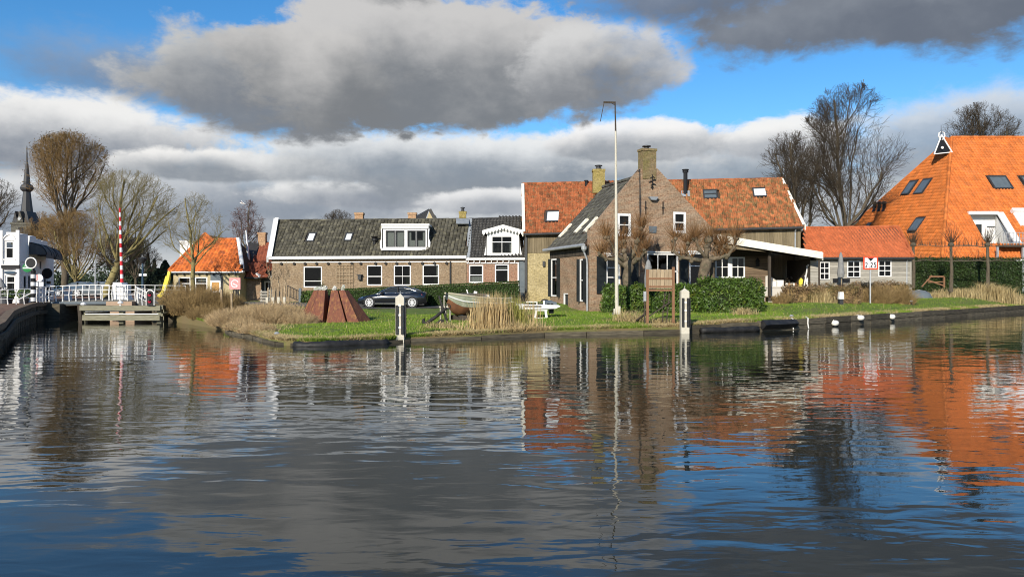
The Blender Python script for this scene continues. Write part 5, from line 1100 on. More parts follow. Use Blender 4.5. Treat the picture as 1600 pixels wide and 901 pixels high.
def hedge(name, label, A, B, dep, zb, zt, n, size, asp, m, cat='hedge', group=None, bump=.08, core='hedge_core', rnd=.0, topw=1.0, lf='foliage', ends=True):
    """A, B: front foot points; zt: two top heights"""
    A = Vector(A[:2]); B = Vector(B[:2]); t = (B - A).normalized(); L = (B - A).length; nn = Vector((t.y, -t.x)); root = thing(name, label, cat, (A.x, A.y, zb[0]), group)
    c = MB(); k = max(2, int(L / .5)); rr = random.Random(len(label)); rows = []
    def top(u): return zt[0] + (zt[1] - zt[0]) * u / L
    def bot(u): return zb[0] + (zb[1] - zb[0]) * u / L
    i_ = .10
    def pt(u, d, z): q = A + t * u - nn * d; return (q.x, q.y, z)
    for i in range(k):
        a, b = i_ + (L - 2 * i_) * i / k, i_ + (L - 2 * i_) * (i + 1) / k
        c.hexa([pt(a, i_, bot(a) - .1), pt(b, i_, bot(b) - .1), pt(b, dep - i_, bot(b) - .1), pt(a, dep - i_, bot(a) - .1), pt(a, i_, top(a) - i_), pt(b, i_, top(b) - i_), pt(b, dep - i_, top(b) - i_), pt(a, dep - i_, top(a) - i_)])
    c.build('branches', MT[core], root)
    H = (sum(zt) - sum(zb)) / 2; ar = np.array([L * H, L * dep, dep * H, dep * H, L * H * .3]); ar = ar / ar.sum(); ns = (ar * n).astype(int)
    C = []; N = []; t3 = np.array([t.x, t.y, 0]); n3 = np.array([nn.x, nn.y, 0]); up = np.array([0, 0, 1.]); A3 = np.array([A.x, A.y, 0])
    for f, cnt in enumerate(ns):
        u = rng.random(cnt) * L; d = rng.random(cnt) * dep; v = rng.random(cnt)
        zz = bot(u) + (top(u) - bot(u)) * v
        if f == 0: d = np.zeros(cnt); nv = n3
        elif f == 1: zz = top(u); nv = up
        elif f == 2: u = np.zeros(cnt); nv = -t3
        elif f == 3: u = np.full(cnt, L); nv = t3
        else: d = np.full(cnt, dep); nv = -n3
        p = A3 + u[:, None] * t3 - d[:, None] * n3; p[:, 2] = zz
        w = np.sin(u * 2.3 + v * 5) * .5 + np.sin(u * 5.1 - v * 3.7 + 1) * .35
        off = w * bump + rng.normal(0, bump * .55, cnt) - .01
        if rnd: e = np.clip(np.minimum(u, L - u) / rnd, 0, 1); p[:, 2] -= (1 - np.sqrt(1 - (1 - e) ** 2)) * rnd * .6 * v
        C.append(p + off[:, None] * nv); N.append(np.repeat(nv[None], cnt, 0))
    leaves(lf, np.concatenate(C), np.concatenate(N), size, asp, MT[m], root, kind='stuff'); return root
def bush(name, label, c, rx, ry, h, n, m, cat='bush', group=None, w=.012, lean=.5, seg=3, up=1.0, rsd=1, base=.25, mat2=None):
    """a twiggy bare bush: many fine stems fanning from its foot"""
    r = np.random.default_rng(rsd); root = thing(name, label, cat, tuple(c), group)
    a = r.uniform(0, 2 * np.pi, n); q = np.sqrt(r.random(n)); bx = c[0] + np.cos(a) * q * rx * .8; by = c[1] + np.sin(a) * q * ry * .8
    p = np.stack([bx, by, gz_np(bx, by)], 1); d = np.stack([np.cos(a) * q * lean, np.sin(a) * q * lean, np.full(n, up)], 1) + r.normal(0, .28, (n, 3)); d /= np.linalg.norm(d, axis=1)[:, None]
    hh = h * np.sqrt(np.clip(1.08 - q ** 2, .12, 1)) * r.uniform(.6, 1.05, n) ; segs = []; rad = np.full(n, w)
    for k in range(seg):
        p2 = p + d * (hh / seg)[:, None]; segs.append((p, p2, rad * (1 - k / seg * .7), rad * (1 - (k + 1) / seg * .75)))
        # side twiglets
        for s in range(2):
            f = r.random(n)[:, None]; b = p + (p2 - p) * f; dd = d + r.normal(0, .75, (n, 3)); dd /= np.linalg.norm(dd, axis=1)[:, None]; segs.append((b, b + dd * (hh * r.uniform(.12, .3, n))[:, None], rad * .5, rad * .2))
        d = d + r.normal(0, .22, (n, 3)); d[:, 2] += .05; d /= np.linalg.norm(d, axis=1)[:, None]; p = p2
    S = [np.concatenate([s[i] for s in segs]) for i in range(4)]
    frusta('twigs', *S, 3, MT[m], root, kind='stuff', r=r); return root
def frusta(name, p0, p1, r0, r1, k, m, parent=None, kind=None, r=None):
    d = p1 - p0; ln = np.linalg.norm(d, axis=1); ok = ln > 1e-5; p0, p1, r0, r1, d, ln = p0[ok], p1[ok], r0[ok], r1[ok], d[ok], ln[ok]; d = d / ln[:, None]
    ref = np.where(np.abs(d[:, 2:3]) < .9, np.array([[0, 0, 1.]]), np.array([[1., 0, 0]])); a = np.cross(d, ref); a /= np.linalg.norm(a, axis=1)[:, None]; b = np.cross(d, a); n = len(d)
    an = np.arange(k) * 2 * np.pi / k; ca, sa = np.cos(an), np.sin(an); ring = a[:, None, :] * ca[None, :, None] + b[:, None, :] * sa[None, :, None]
    V = np.concatenate([p0[:, None, :] + ring * r0[:, None, None], p1[:, None, :] + ring * r1[:, None, None]], 1).reshape(-1, 3)
    q = np.arange(k); base = (np.arange(n) * 2 * k)[:, None]; F = np.stack([base + q, base + (q + 1) % k, base + k + (q + 1) % k, base + k + q], -1).reshape(-1, 4)
    t = np.repeat((r or rng).random(n), k); return bulk(name, V, F, m, parent, tint=t, kind=kind, smooth=k > 4)
def tree(name, label, foot, H, fork, cen, rad, r0, seed, levels=5, kids=(8, 6, 5, 4, 4), bark='bark', twig='twig', group=None, upw=.18, spread=(.85, .7, .75, .8, .8), ratio=(.9, .55, .55, .55, .6), minr=.008, droop=0, leafn=0, leafm=None, leaf_low=.0, wind=0.0, trunk_pts=None, cat='tree', leafs=.16):
    """bare tree: foot (x,y,z), H total height, fork height of the first limbs, crown ellipsoid centre height cen and radii rad (x, y, z)"""
    rr = random.Random(seed); root = thing(name, label, cat, tuple(foot), group); F = Vector(foot); C = F + Vector((cen[0], cen[1], cen[2])); thick = []; thin = []; tips = []
    def ext(p, d):                       # distance to the crown's edge
        q = Vector(((p.x - C.x) / rad[0], (p.y - C.y) / rad[1], (p.z - C.z) / rad[2])); e = Vector((d.x / rad[0], d.y / rad[1], d.z / rad[2]))
        A = e.dot(e); B = 2 * q.dot(e); c = q.dot(q) - 1; D = B * B - 4 * A * c
        return (-B + math.sqrt(D)) / (2 * A) if D > 0 else -1
    def grow(p, d, L, r, lev):
        n = (7, 6, 5, 4, 3, 3)[lev]; path = [(p, d, r)]
        for i in range(n):
            j = .10 + .05 * lev; d = (d + Vector((rr.gauss(0, j), rr.gauss(0, j), rr.gauss(0, j) + upw * (1 if lev < 3 else .5) - droop * (lev >= 3)))).normalized()
            d = (d + Vector((wind, 0, 0)) * .1).normalized()
            p2 = p + d * (L / n); r2 = max(minr * .7, r * (1 - (.72 if lev else .8) / n)); (thick if lev <= 1 else thin).append((p, p2, r, r2)); p, r = p2, r2; path.append((p, d, r))
        if lev >= levels - 1: tips.append(p); return
        nk = kids[lev]
        for k in range(nk):
            t = (.22 + .78 * (k + rr.random() * .8) / nk) if lev > 0 else .02 + .72 * (k + rr.random()) / nk
            i = min(n, max(1, int(t * n + .5))); q, dd, rq = path[i]
            per = dd.cross(Vector((rr.gauss(0, 1), rr.gauss(0, 1), rr.gauss(0, 1)))).normalized(); s = spread[lev] * rr.uniform(.6, 1.15); nd = (dd * math.cos(s) + per * math.sin(s)).normalized()
            if nd.z < -.25 and not droop: nd.z *= -.4; nd.normalize()
            e = ext(q, nd)
            if e <= .05: nd = (C - q).normalized(); e = ext(q, nd) * .3
            Lc = min(L * ratio[lev] * rr.uniform(.65, 1.3), e * rr.uniform(.7, 1.06))
            if Lc > .12: grow(q, nd, Lc, max(minr, rq * rr.uniform(.34, .55)), lev + 1)
    # trunk
    p = F - Vector((0, 0, .2)); d = Vector((0, 0, 1)); n = 7; tp = trunk_pts or [(0, 0)] * 2; r = r0
    nodes = []
    for i in range(n):
        t0, t1 = i / n, (i + 1) / n; z = fork * t1; ox = np.interp(t1, np.linspace(0, 1, len(tp)), [a[0] for a in tp]); oy = np.interp(t1, np.linspace(0, 1, len(tp)), [a[1] for a in tp])
        p2 = F + Vector((ox + rr.gauss(0, .03), oy + rr.gauss(0, .03), z)); r2 = r0 * (1.15 - .35 * t1) if i else r0 * 1.05; thick.append((p, p2, r * (1.25 if i == 0 else 1), r2)); p, r = p2, r2; nodes.append((p2, r2))
    # leader and limbs
    lead = ext(p, Vector((0, 0, 1)));
    grow(p, Vector((rr.gauss(0, .12), 0, 1)).normalized(), max(.5, lead * .9), r * .72, 0)
    nl = kids[0]
    for k in range(nl):
        a = 2 * math.pi * (k + rr.random() * .6) / nl; el = rr.uniform(.45, 1.15); nd = Vector((math.cos(a) * math.cos(el), math.sin(a) * math.cos(el) * .8, math.sin(el))).normalized()
        q, rq = nodes[-1 - (k % 2)] if fork > 1.5 else nodes[-1]; e = ext(q, nd)
        if e < .3: nd = (C - q).normalized(); nd = (nd + Vector((math.cos(a), math.sin(a), 0)) * .45).normalized(); e = ext(q, nd)
        if e > .4: grow(q, nd, e * rr.uniform(.82, 1.0), rq * rr.uniform(.36, .55), 1)
    def emit(nm, S, k, m, kind=None):
        if S: frusta(nm, np.array([s[0] for s in S]), np.array([s[1] for s in S]), np.array([s[2] for s in S]), np.array([s[3] for s in S]), k, MT[m], root, kind=kind)
    emit('trunk', thick, 8, bark); emit('crown', thin, 3, twig)
    if leafn and tips:
        T = np.array([t for t in tips]); T = T[T[:, 2] > F.z + leaf_low]; c = T[rng.integers(0, len(T), leafn)] + rng.normal(0, .22, (leafn, 3)); leaves('dry_leaves', c, np.zeros((leafn, 3)), leafs, .7, MT[leafm], root, kind='stuff')
    return root

# ------------------------------------------------------------------ trees
def F3(px, D, z=None): x = X(px, D); return (x, D, 1.0 if z is None else z)
TA = 'bare trees on the far left bank'; TB = 'tall bare trees behind the barn'
tree('elm_tree', 'tall bare elm with dark double trunk and broad fan crown, behind the grey timber shed', F3(1321, 74), 20, 6.5, (.5, 0, 12.6), (5.8, 4.6, 8.0), .40, 11, kids=(9, 9, 8, 6, 4), group=TB, upw=.15, minr=.0125, spread=(.65, .55, .6, .65, .7))
tree('elm_tree', 'smaller leaning bare elm behind the barn, left of the tall fan-shaped elm', F3(1262, 76), 17, 5.5, (-1.9, 0, 10.5), (3.6, 3.4, 6.0), .34, 23, kids=(8, 8, 7, 6, 4), group=TB, minr=.013, trunk_pts=[(.3, 0), (-.2, 0), (-.9, 0)], spread=(.65, .6, .65, .7, .7))
tree('elm_tree', 'bare round tree crown rising behind the ridge of the huge orange farmhouse', F3(1532, 104), 26, 13, (0, 0, 19.3), (6.6, 4, 6.6), .5, 31, kids=(10, 8, 7, 5, 4), group=TB, minr=.016, spread=(.8, .65, .65, .7, .7))
tree('poplar_tree', 'tallest tree on the left, round brown-leaved crown beside the church spire', F3(101, 88), 18.6, 8.6, (.55, 0, 13.7), (4.9, 4.3, 5.0), .36, 41, kids=(10, 8, 7, 5, 4), leafn=5200, leafm='brownleaf', leaf_low=9, twig='twig_warm', group=TA, minr=.014, spread=(.7, .6, .6, .7, .7))
tree('linden_tree', 'bare tree with mossy yellow leaning trunk behind the bridge barrier', F3(168, 64), 11, 3.0, (1.9, 0, 6.3), (4.6, 3.6, 4.5), .34, 47, kids=(8, 7, 6, 5, 4), bark='bark_green', twig='twig_green', group=TA, minr=.009, wind=.5, trunk_pts=[(-.2, 0), (.3, 0), (.9, 0)])
tree('willow_tree', 'broad thicket-like golden willow behind the white bridge railing', F3(118, 80), 10, 1.6, (-.2, 0, 4.5), (4.9, 3.6, 4.6), .26, 53, kids=(11, 7, 6, 5, 4), twig='twig_warm', bark='bark_green', group=TA, minr=.012, droop=.12)
tree('willow_tree', 'pale golden willow between the white café awnings and the tall brown tree', F3(70, 92), 10, 2, (0, 0, 5.0), (3.4, 3, 5.0), .24, 59, kids=(9, 6, 6, 4, 4), twig='twig_warm', bark='bark_green', group=TA, minr=.014)
tree('ash_tree', 'young bare mossy tree standing in front of the ochre shop house', F3(301.5, 53.5, .8), 7.6, 3.0, (-.2, 0, 4.9), (2.75, 2.2, 2.95), .17, 61, kids=(6, 6, 6, 4, 3), bark='bark_green', twig='twig_green', group=TA, minr=.007, upw=.1)
tree('birch_tree', 'reddish weeping birch behind the brown roofed cottage', F3(385, 78), 9.5, 5.0, (0, 0, 6.9), (1.95, 1.8, 3.0), .16, 67, kids=(8, 6, 5, 4, 4), twig='twig_birch', group=TA, minr=.010, droop=.22)
tree('ash_tree', 'bare tree crown cut by the photo edge above the white café roof', F3(-22, 84), 12, 6, (0, 0, 9.0), (4.2, 3, 4.2), .3, 71, kids=(7, 6, 5, 4, 3), group=TA, minr=.013)
tree('ash_tree', 'small bare treetop just above the middle of the mossy roof ridge', F3(527, 84), 8.7, 5, (0, 0, 7.2), (2.2, 2, 2.2), .14, 73, kids=(7, 6, 5, 4, 3), group=TA, minr=.010)
tree('ash_tree', 'low bare tree beside the street lamp beyond the bridge', F3(212, 96), 6, 2, (0, 0, 4.0), (3.2, 3, 3.2), .18, 79, kids=(8, 7, 6, 4, 3), group=TA, minr=.016)
tree('ash_tree', 'dark bare scrub tree behind the barrier pole cabinet', F3(186, 100), 7, 2, (0, 0, 4.4), (3.6, 3, 3.8), .18, 83, kids=(9, 7, 6, 4, 4), group=TA, minr=.018)
def conifer(label, px, D, H, r, seed, n=1500):
    f = F3(px, D); root = thing('conifer_tree', label, 'tree', f, 'dark conifers beyond the bridge'); m = MB(); m.tube([f, (f[0], f[1], 1 + H * .95)], [r * .12, .02], 6); m.build('trunk', MT['bark'], root)
    q = np.random.default_rng(seed); t = q.random(n) ** .7; a = q.uniform(0, 6.283, n); rr_ = r * (1.02 - t) ** .8 * q.uniform(.5, 1.05, n) * np.where(t < .08, .5, 1)
    c = np.stack([f[0] + np.cos(a) * rr_, f[1] + np.sin(a) * rr_, 1.2 + H * t * .97], 1); leaves('crown', c, np.stack([np.cos(a), np.sin(a), .6 + 0 * a], 1), .42, .5, MT['conifer'], root)
for a in (('narrow dark conifer just right of the street lamp', 231, 112, 5.6, .8, 1), ('second narrow conifer right of the street lamp', 241, 116, 5.0, .8, 2), ('low wide dark evergreen left of the ochre house gutter', 258, 100, 4.2, 1.9, 3, 2600), ('dark evergreen behind the cabinet of the barrier', 205, 108, 4.6, 2.2, 4, 2600), ('bushy dark evergreen above the yellow crane arm', 247, 104, 3.2, 1.7, 5, 2000)): conifer(*a)
# wooded horizon beyond the bridge
q = np.random.default_rng(9); n = 16000; xx = q.uniform(-110, -38, n); hh = 3.6 + 1.1 * np.sin(xx * .35) + .8 * np.sin(xx * .9 + 1)
c = np.stack([xx, q.uniform(128, 138, n), 1 + hh * q.random(n) ** .8], 1); tag(leaves('treeline', c, np.tile([0, -1., .3], (n, 1)), .55, .6, MT['conifer'], kind='stuff'), 'dark line of trees along the horizon beyond the bridge', 'trees')
n = 12000; xx = q.uniform(-35, 150, n); hh = 3.2 + .8 * np.sin(xx * .3); c = np.stack([xx, q.uniform(128, 138, n), 1 + hh * q.random(n)], 1); tag(leaves('treeline', c, np.tile([0, -1., .3], (n, 1)), .7, .6, MT['conifer'], kind='stuff'), 'low dark line of trees far behind the houses', 'trees')

def pollard(label, trunk, arms, seed, D, shoots=70, sl=1.0):
    f = G(trunk[0][0], D); rr = random.Random(seed); root = thing('pollard_tree', label, 'tree', f, 'pollarded plane trees before the gabled house')
    m = MB(); pts = [f - Vector((0, 0, .15))] + [P(a, b, D) for a, b, _ in trunk[1:]]; m.tube(pts, [t[2] * rr.uniform(.92, 1.08) for t in trunk], 10); m.build('trunk', MT['bark_knob'], root, smooth=True)
    br = MB(); S = []
    for arm in arms:
        p = [P(a, b, D + d) for a, b, d, _ in arm]; br.tube(p, [a[3] * .78 for a in arm], 8)
        for i, q in enumerate(p[1:]):
            last = i == len(p) - 2; k = 3 if last else 1; R0 = arm[i + 1][3] * .8
            for j in range(k + 1):
                o = Vector((rr.gauss(0, .05), rr.gauss(0, .05), rr.gauss(0, .06))); rad = R0 * rr.uniform(1.1, 1.7) if last else R0 * rr.uniform(1, 1.3)
                br.lathe(q + o - Vector((0, 0, rad)), [(rad * .4, 0), (rad * .9, rad * .5), (rad, rad), (rad * .8, rad * 1.5), (rad * .35, rad * 1.9)], 7)
            for j in range(int(shoots * 1.5) if last else shoots // 3):
                d = Vector((rr.gauss(0, .52), rr.gauss(0, .45), rr.uniform(.35, 1.4))).normalized(); L = rr.uniform(.5, 1.25) * sl; a = q + d * .05
                for k_ in range(3): b = a + d * L / 3; S.append((a, b, .0125 - .003 * k_, .0095 - .003 * k_)); a = b; d = (d + Vector((rr.gauss(0, .08), rr.gauss(0, .08), .12))).normalized()
    br.build('limbs', MT['bark_knob'], root, smooth=True)
    frusta('crown', np.array([s[0] for s in S]), np.array([s[1] for s in S]), np.array([s[2] for s in S]), np.array([s[3] for s in S]), 3, MT['twig_red'], root)
pollard('knobbly pollard tree behind the flagpole, its shoots over the dark shutters', [(981, 0, .32), (981, 450, .27), (979, 432, .25), (983, 418, .28), (978, 408, .30)],
        [[(976, 416, 0, .17), (962, 405, 0, .13), (946, 404, -.1, .10), (938, 397, -.2, .09)], [(978, 410, 0, .18), (962, 394, 0, .13), (955, 380, .1, .10), (947, 371, .1, .11)], [(979, 410, 0, .20), (975, 392, 0, .15), (973, 378, .2, .14)], [(981, 410, 0, .19), (992, 392, 0, .16), (996, 376, -.2, .15)], [(984, 412, 0, .18), (1002, 396, .1, .15), (1004, 372, 0, .13), (1002, 356, 0, .11)], [(984, 415, 0, .14), (998, 405, -.3, .12), (1008, 392, -.3, .10)]], 3, 42.6, 75)
pollard('wide pollard tree with long horizontal arms, right of the plank notice board', [(1102, 0, .30), (1102, 448, .27), (1098, 430, .26), (1103, 414, .30), (1104, 404, .28)],
        [[(1100, 408, 0, .17), (1080, 404, 0, .14), (1064, 402, 0, .12), (1052, 392, -.1, .10), (1055, 374, 0, .10)], [(1080, 404, 0, .11), (1072, 394, .1, .09), (1075, 381, .1, .10)], [(1103, 404, 0, .2), (1104, 388, 0, .18), (1108, 374, .1, .17)], [(1104, 404, 0, .17), (1092, 388, -.1, .12), (1087, 374, -.2, .10)], [(1108, 405, 0, .20), (1124, 403, 0, .15), (1138, 398, 0, .14), (1147, 386, 0, .12), (1150, 373, .1, .13)], [(1125, 403, 0, .10), (1128, 392, .2, .09), (1131, 384, .2, .09)]], 5, 42.9, 75)
pollard('slimmer second pollard trunk standing just behind the wide one', [(1114, 0, .16), (1114, 450, .15), (1113, 425, .14), (1112, 410, .15)], [[(1112, 412, 0, .12), (1118, 398, .1, .10), (1120, 386, .1, .10)]], 8, 43.6, 60)
def espalier(label, px, D, y0, seed, arms=52):
    f = G(px, D); f.z = Z(y0, D); rr = random.Random(seed); root = thing('espalier_tree', label, 'tree', f, 'espalier limes before the tall dark hedge'); m = MB()
    m.tube([f - Vector((0, 0, .2)), P(px + 1, y0 - 30, D), P(px, 404, D), P(px, 380, D)], [.15, .12, .11, .10], 8)
    S = []
    for yy in (385, 408):
        for s in (-1, 1):
            pts = [P(px + s * k * arms / 4, yy - k * .6 + rr.uniform(-1, 1), D) for k in range(5)]; m.tube(pts, [.045, .035, .03, .02, .012], 6)
            for k in range(30 if yy == 385 else 14):
                t = rr.random() ** 1.4; i = min(3, int(t * 4)); a = pts[i].lerp(pts[i + 1], t * 4 - i); d = Vector((rr.gauss(0, .25), rr.gauss(0, .2), 1)).normalized(); L = rr.uniform(.5, 1.3) * (1.25 - t)
                for k_ in range(3): b = a + d * L / 3; S.append((a, b, .016 - .004 * k_, .012 - .004 * k_)); a = b; d = (d + Vector((rr.gauss(0, .12), rr.gauss(0, .1), .1))).normalized()
    top = P(px, 382, D)
    for k in range(60):
        a = top; d = Vector((rr.gauss(0, .42), rr.gauss(0, .3), 1)).normalized(); L = rr.uniform(.8, 1.9)
        for k_ in range(3): b = a + d * L / 3; S.append((a, b, .016 - .004 * k_, .012 - .004 * k_)); a = b; d = (d + Vector((rr.gauss(0, .1), rr.gauss(0, .1), .1))).normalized()
    m.lathe(top - Vector((0, 0, .2)), [(.1, 0), (.2, .12), (.22, .25), (.12, .36)], 8); m.build('trunk', MT['bark'], root); frusta('crown', *[np.array([s[i] for s in S]) for i in range(4)], 3, MT['twig'], root)
espalier('espalier tree with trained arms in the middle before the tall dark hedge', 1486, 60, 452, 1); espalier('espalier tree standing below the farmhouse balcony', 1543, 62, 448, 2); espalier('espalier tree at the left end of the tall dark hedge, beside the shed roof', 1427, 63, 446, 3, 28)
for i, (px, D) in enumerate(((424, 51), (436, 51.5), (446, 51))):
    f = G(px, D); lab = ('staked young tree nearest the brown cottage', 'staked young tree between two others before the brick corner', 'staked young tree nearest the iron stair railing')[i]
    r_ = tree('young_tree', lab, tuple(f), 2.9, 1.5, (0, 0, 2.1), (.45, .4, .9), .05, 90 + i, levels=4, kids=(4, 4, 3, 3), bark='wood_board', twig='twig', group='young trees tied to stakes', minr=.006)
    for s in (-.22, .22):
        m = MB(); m.tube([f + Vector((s, 0, -.1)), f + Vector((s, 0, 1.0))], .045, 6); m.build('stake', MT['wood_board'], r_)

# ------------------------------------------------------------------ hedges and bushes
hedge('clipped_hedge', 'long clipped dark green hedge behind the black car', (X(500, 53.4), 53.4), (X(811, 52.4), 52.4), .9, (.6, .75), (1.72, 2.34), 26000, .085, .55, 'privet', group=None, bump=.035)
hedge('clipped_hedge', 'short yellow-green clipped hedge behind the rusty sculpture', (X(470, 52.6), 52.6), (X(500, 52.7), 52.7), .8, (.6, .6), (1.62, 1.68), 2600, .09, .6, 'laurel', bump=.05)
hedge('laurel_hedge', 'glossy laurel hedge between the flagpole and the second mooring pile', (X(948, 41.8), 41.8), (X(1106, 42.6), 42.6), 1.0, (.46, .5), (1.98, 2.0), 10000, .17, .42, 'laurel', bump=.13, rnd=.3)
hedge('laurel_hedge', 'taller glossy laurel block right of the second mooring pile', (X(1100, 41.2), 41.2), (X(1194, 41.4), 41.4), 1.6, (.48, .5), (2.30, 2.22), 10000, .17, .42, 'laurel', bump=.16, rnd=.5)
hedge('tall_dark_hedge', 'tall ivy-dark hedge below the orange farmhouse roof', (X(1426, 64.6), 64.6), (X(1700, 66.5), 66.5), 1.2, (1.1, 1.3), (4.30, 4.45), 26000, .15, .6, 'ivy', bump=.10)
hedge('beech_hedge', 'ragged brown beech hedge in front of the veranda and grey shed', (X(1229, 45.5), 45.5), (X(1345, 46.2), 46.2), .7, (.95, .95), (1.92, 2.0), 7500, .11, .6, 'beech', bump=.16, core='bush_twig')
hedge('beech_hedge', 'ragged brown beech hedge right of the height sign', (X(1340, 52.0), 52.0), (X(1423, 52.4), 52.4), 1.0, (.85, .9), (2.1, 2.15), 6500, .11, .6, 'beech', bump=.18, core='bush_twig')
for k, (px, D, rx, h, lab) in enumerate(((1221, 45.3, .5, .75, 'brown twiggy bush beside the wicker sofa'), (1372, 50.8, 1.1, 1.5, 'brown twiggy bush behind the sign post'), (1412, 51.4, .8, 1.35, 'brown twiggy bush at the shed corner'))): bush('twiggy_bush', lab, G(px, D), rx, .6, h, 420, 'bush_twig', rsd=k, group='brown twiggy bushes by the garden')
bush('twiggy_bush', 'big brown twiggy bush on the bank below the shop house windows', G(305, 43.4), 1.6, 1.6, 1.75, 1500, 'bush_twig', rsd=21, lean=.6, w=.013)
bush('twiggy_bush', 'brown twiggy bush on the bank nearest the wooden bridge beams', G(280, 44.6), 1.0, 1.2, 1.5, 800, 'bush_twig', rsd=22, lean=.6, w=.013)
bush('twiggy_bush', 'brown twiggy bush below the faded red sign', G(342, 43.8), 1.3, 1.5, 1.3, 900, 'bush_twig', rsd=23, lean=.6, w=.013)
bush('pale_bush', 'pale pinkish dry bush spreading left of the rusty sculpture', G(425, 36.6), 1.9, 1.5, 1.05, 1900, 'bush_pale', rsd=24, lean=.9, w=.010, group='pale dry bushes on the headland')
bush('pale_bush', 'pale dry bush at the left foot of the rusty sculpture', G(470, 35.6), .9, .7, .62, 600, 'bush_pale', rsd=25, lean=1.0, w=.009, group='pale dry bushes on the headland')
bush('pale_bush', 'pale dry bush sloping to the water left of the headland tip', G(372, 36.0), 1.6, 1.3, .95, 1500, 'bush_pale', rsd=26, lean=.9, w=.010, group='pale dry bushes on the headland')
bush('pale_bush', 'low pale dry bush behind the others on the headland', G(440, 40.2), 2.0, 1.2, .95, 1100, 'bush_pale', rsd=27, lean=.9, w=.011, group='pale dry bushes on the headland')

for k, (px, dd, rx, h, n, m_, lab) in enumerate(((292, .9, 1.1, .9, 620, 'bush_twig', 'low brown bush leaning over the water beside the wooden beams'), (322, 1.0, 1.1, .8, 620, 'bush_twig', 'low brown bush hanging over the bank below the shop house'), (350, 1.0, 1.0, .75, 620, 'bush_pale', 'pale bush at the water edge nearest the brown bushes'), (378, .8, .9, .55, 560, 'bush_pale', 'pale bush at the water edge in the middle of the left bank'), (402, .7, .9, .45, 560, 'bush_pale', 'low pale bush at the water edge nearest the headland tip'), (395, 4.0, 1.4, .8, 900, 'bush_pale', 'pale bush on the slope behind the low waterside ones'), (350, 4.2, 1.6, 1.0, 900, 'bush_twig', 'brown bush behind the pale waterside ones, before the faded sign'))):
    xx = -14.0
    for _ in range(30): xx = (px - 800) / FOC * (yshore(xx) + dd)
    g_ = Vector((xx, yshore(xx) + dd, gz(xx, yshore(xx) + dd))); bush('bank_bush', lab, g_, rx, .8, h, n, m_, rsd=60 + k, lean=.9, w=.010, group='bushes along the left bank')

# ------------------------------------------------------------------ grass, reeds, straw
def lawn():
    r = np.random.default_rng(12); n = 260000
    px = r.uniform(250, 1640, n); 
    y = r.uniform(0, 1, n); x0 = px
    # spread evenly in depth behind the bank
    D = 26 + 30 * y ** 1.25; x = (px - 800) * D / FOC; ys = np.interp(x, SHX, SHY); D2 = ys + (y ** 1.7) * 16; x = (px - 800) * D2 / FOC; ys = np.interp(x, SHX, SHY)
    ok = (D2 > ys + .05) & (D2 < 62) & ~((D2 > 48.9) & (x < 1.2)); x, D2, ys = x[ok], D2[ok], ys[ok]
    z = gz_np(x, D2) - .01; n = len(x); edge = np.clip(1 - (D2 - ys) / 1.2, 0, 1); patch = .5 + .5 * np.sin(x * 1.3 + np.sin(D2 * .9) * 2)
    P0 = np.stack([x, D2, z], 1); edge = np.maximum(edge, np.clip((-8.8 - x) / 2, 0, 1) * np.clip(1.4 - (D2 - ys) / 8, 0, 1)); dry = r.random(n) < edge * .75 * (.45 + patch) + .02
    g = ~dry; blades('grass', P0[g], r.uniform(.035, .09, g.sum()) , .022, .5, MT['blade'], seg=1, r=r)
    d = dry; blades('dry_grass', P0[d], r.uniform(.05, .20, d.sum()), .020, .7, MT['dryblade'], seg=1, r=r)
lawn()
def verge():
    r = np.random.default_rng(77); n = 70000; x = r.uniform(-17, 42, n); x = np.where(r.random(n) < .7, r.uniform(-14, 12, n), x); o = r.random(n) ** 1.6 * 1.1 - .03; y = np.interp(x, SHX, SHY) + np.maximum(o, .02)
    P0 = np.stack([x, y, gz_np(x, y) - .03], 1); k = (np.sin(x * 2.1) + np.sin(x * .7 + 2) + r.normal(0, .6, n)) > -.3
    blades('dry_grass', P0[k], r.uniform(.06, .24, k.sum()), .022, .9, MT['dryblade'], seg=2, r=r, droop=.2); k = ~k; blades('grass', P0[k], r.uniform(.06, .20, k.sum()), .022, .7, MT['blade'], seg=2, r=r, droop=.1)
verge()
def tuft(name, label, cx, D, rx, ry, n, h0, h1, m, lean=.25, w=.02, cat='grass', rsd=1, group=None, kind=None, droop=0):
    r = np.random.default_rng(rsd); x0 = X(cx, D); x = x0 + r.normal(0, rx * .5, n); y = D + r.normal(0, ry * .5, n); y = np.maximum(y, np.interp(x, SHX, SHY) + .02)
    P0 = np.stack([x, y, gz_np(x, y) - .03], 1); h = r.uniform(h0, h1, n) * np.clip(1.25 - ((x - x0) / rx) ** 2 * .6, .35, 1)
    root = thing(name, label, cat, (x0, D, gz(x0, D)), group); blades('stems', P0, h, w, lean, m, root, 2, r=r, droop=droop, kind='stuff'); return root
RG = 'clumps of reed at the water edge'
tuft('reed_clump', 'dense tall straw-coloured reeds right of the beached boat', 767, 31.2, .9, .35, 640, 1.0, 1.75, MT['reed'], .10, .022, 'reeds', 31, RG)
tuft('reed_clump', 'thinner tall reeds with greenish stems beside the dense straw ones', 797, 31.7, .7, .3, 520, .8, 1.55, MT['reed_green'], .10, .02, 'reeds', 32, RG)
tuft('reed_clump', 'sparse wispy reeds in front of the grey dinghy', 815, 32.0, .9, .3, 240, .6, 1.75, MT['reed'], .12, .016, 'reeds', 33, RG)
tuft('reed_clump', 'low bent reeds trailing at the foot of the tall ones', 780, 31.0, 2.2, .35, 900, .15, .55, MT['reed'], .9, .018, 'reeds', 34, RG)
SG = 'tufts of straw-coloured grass'
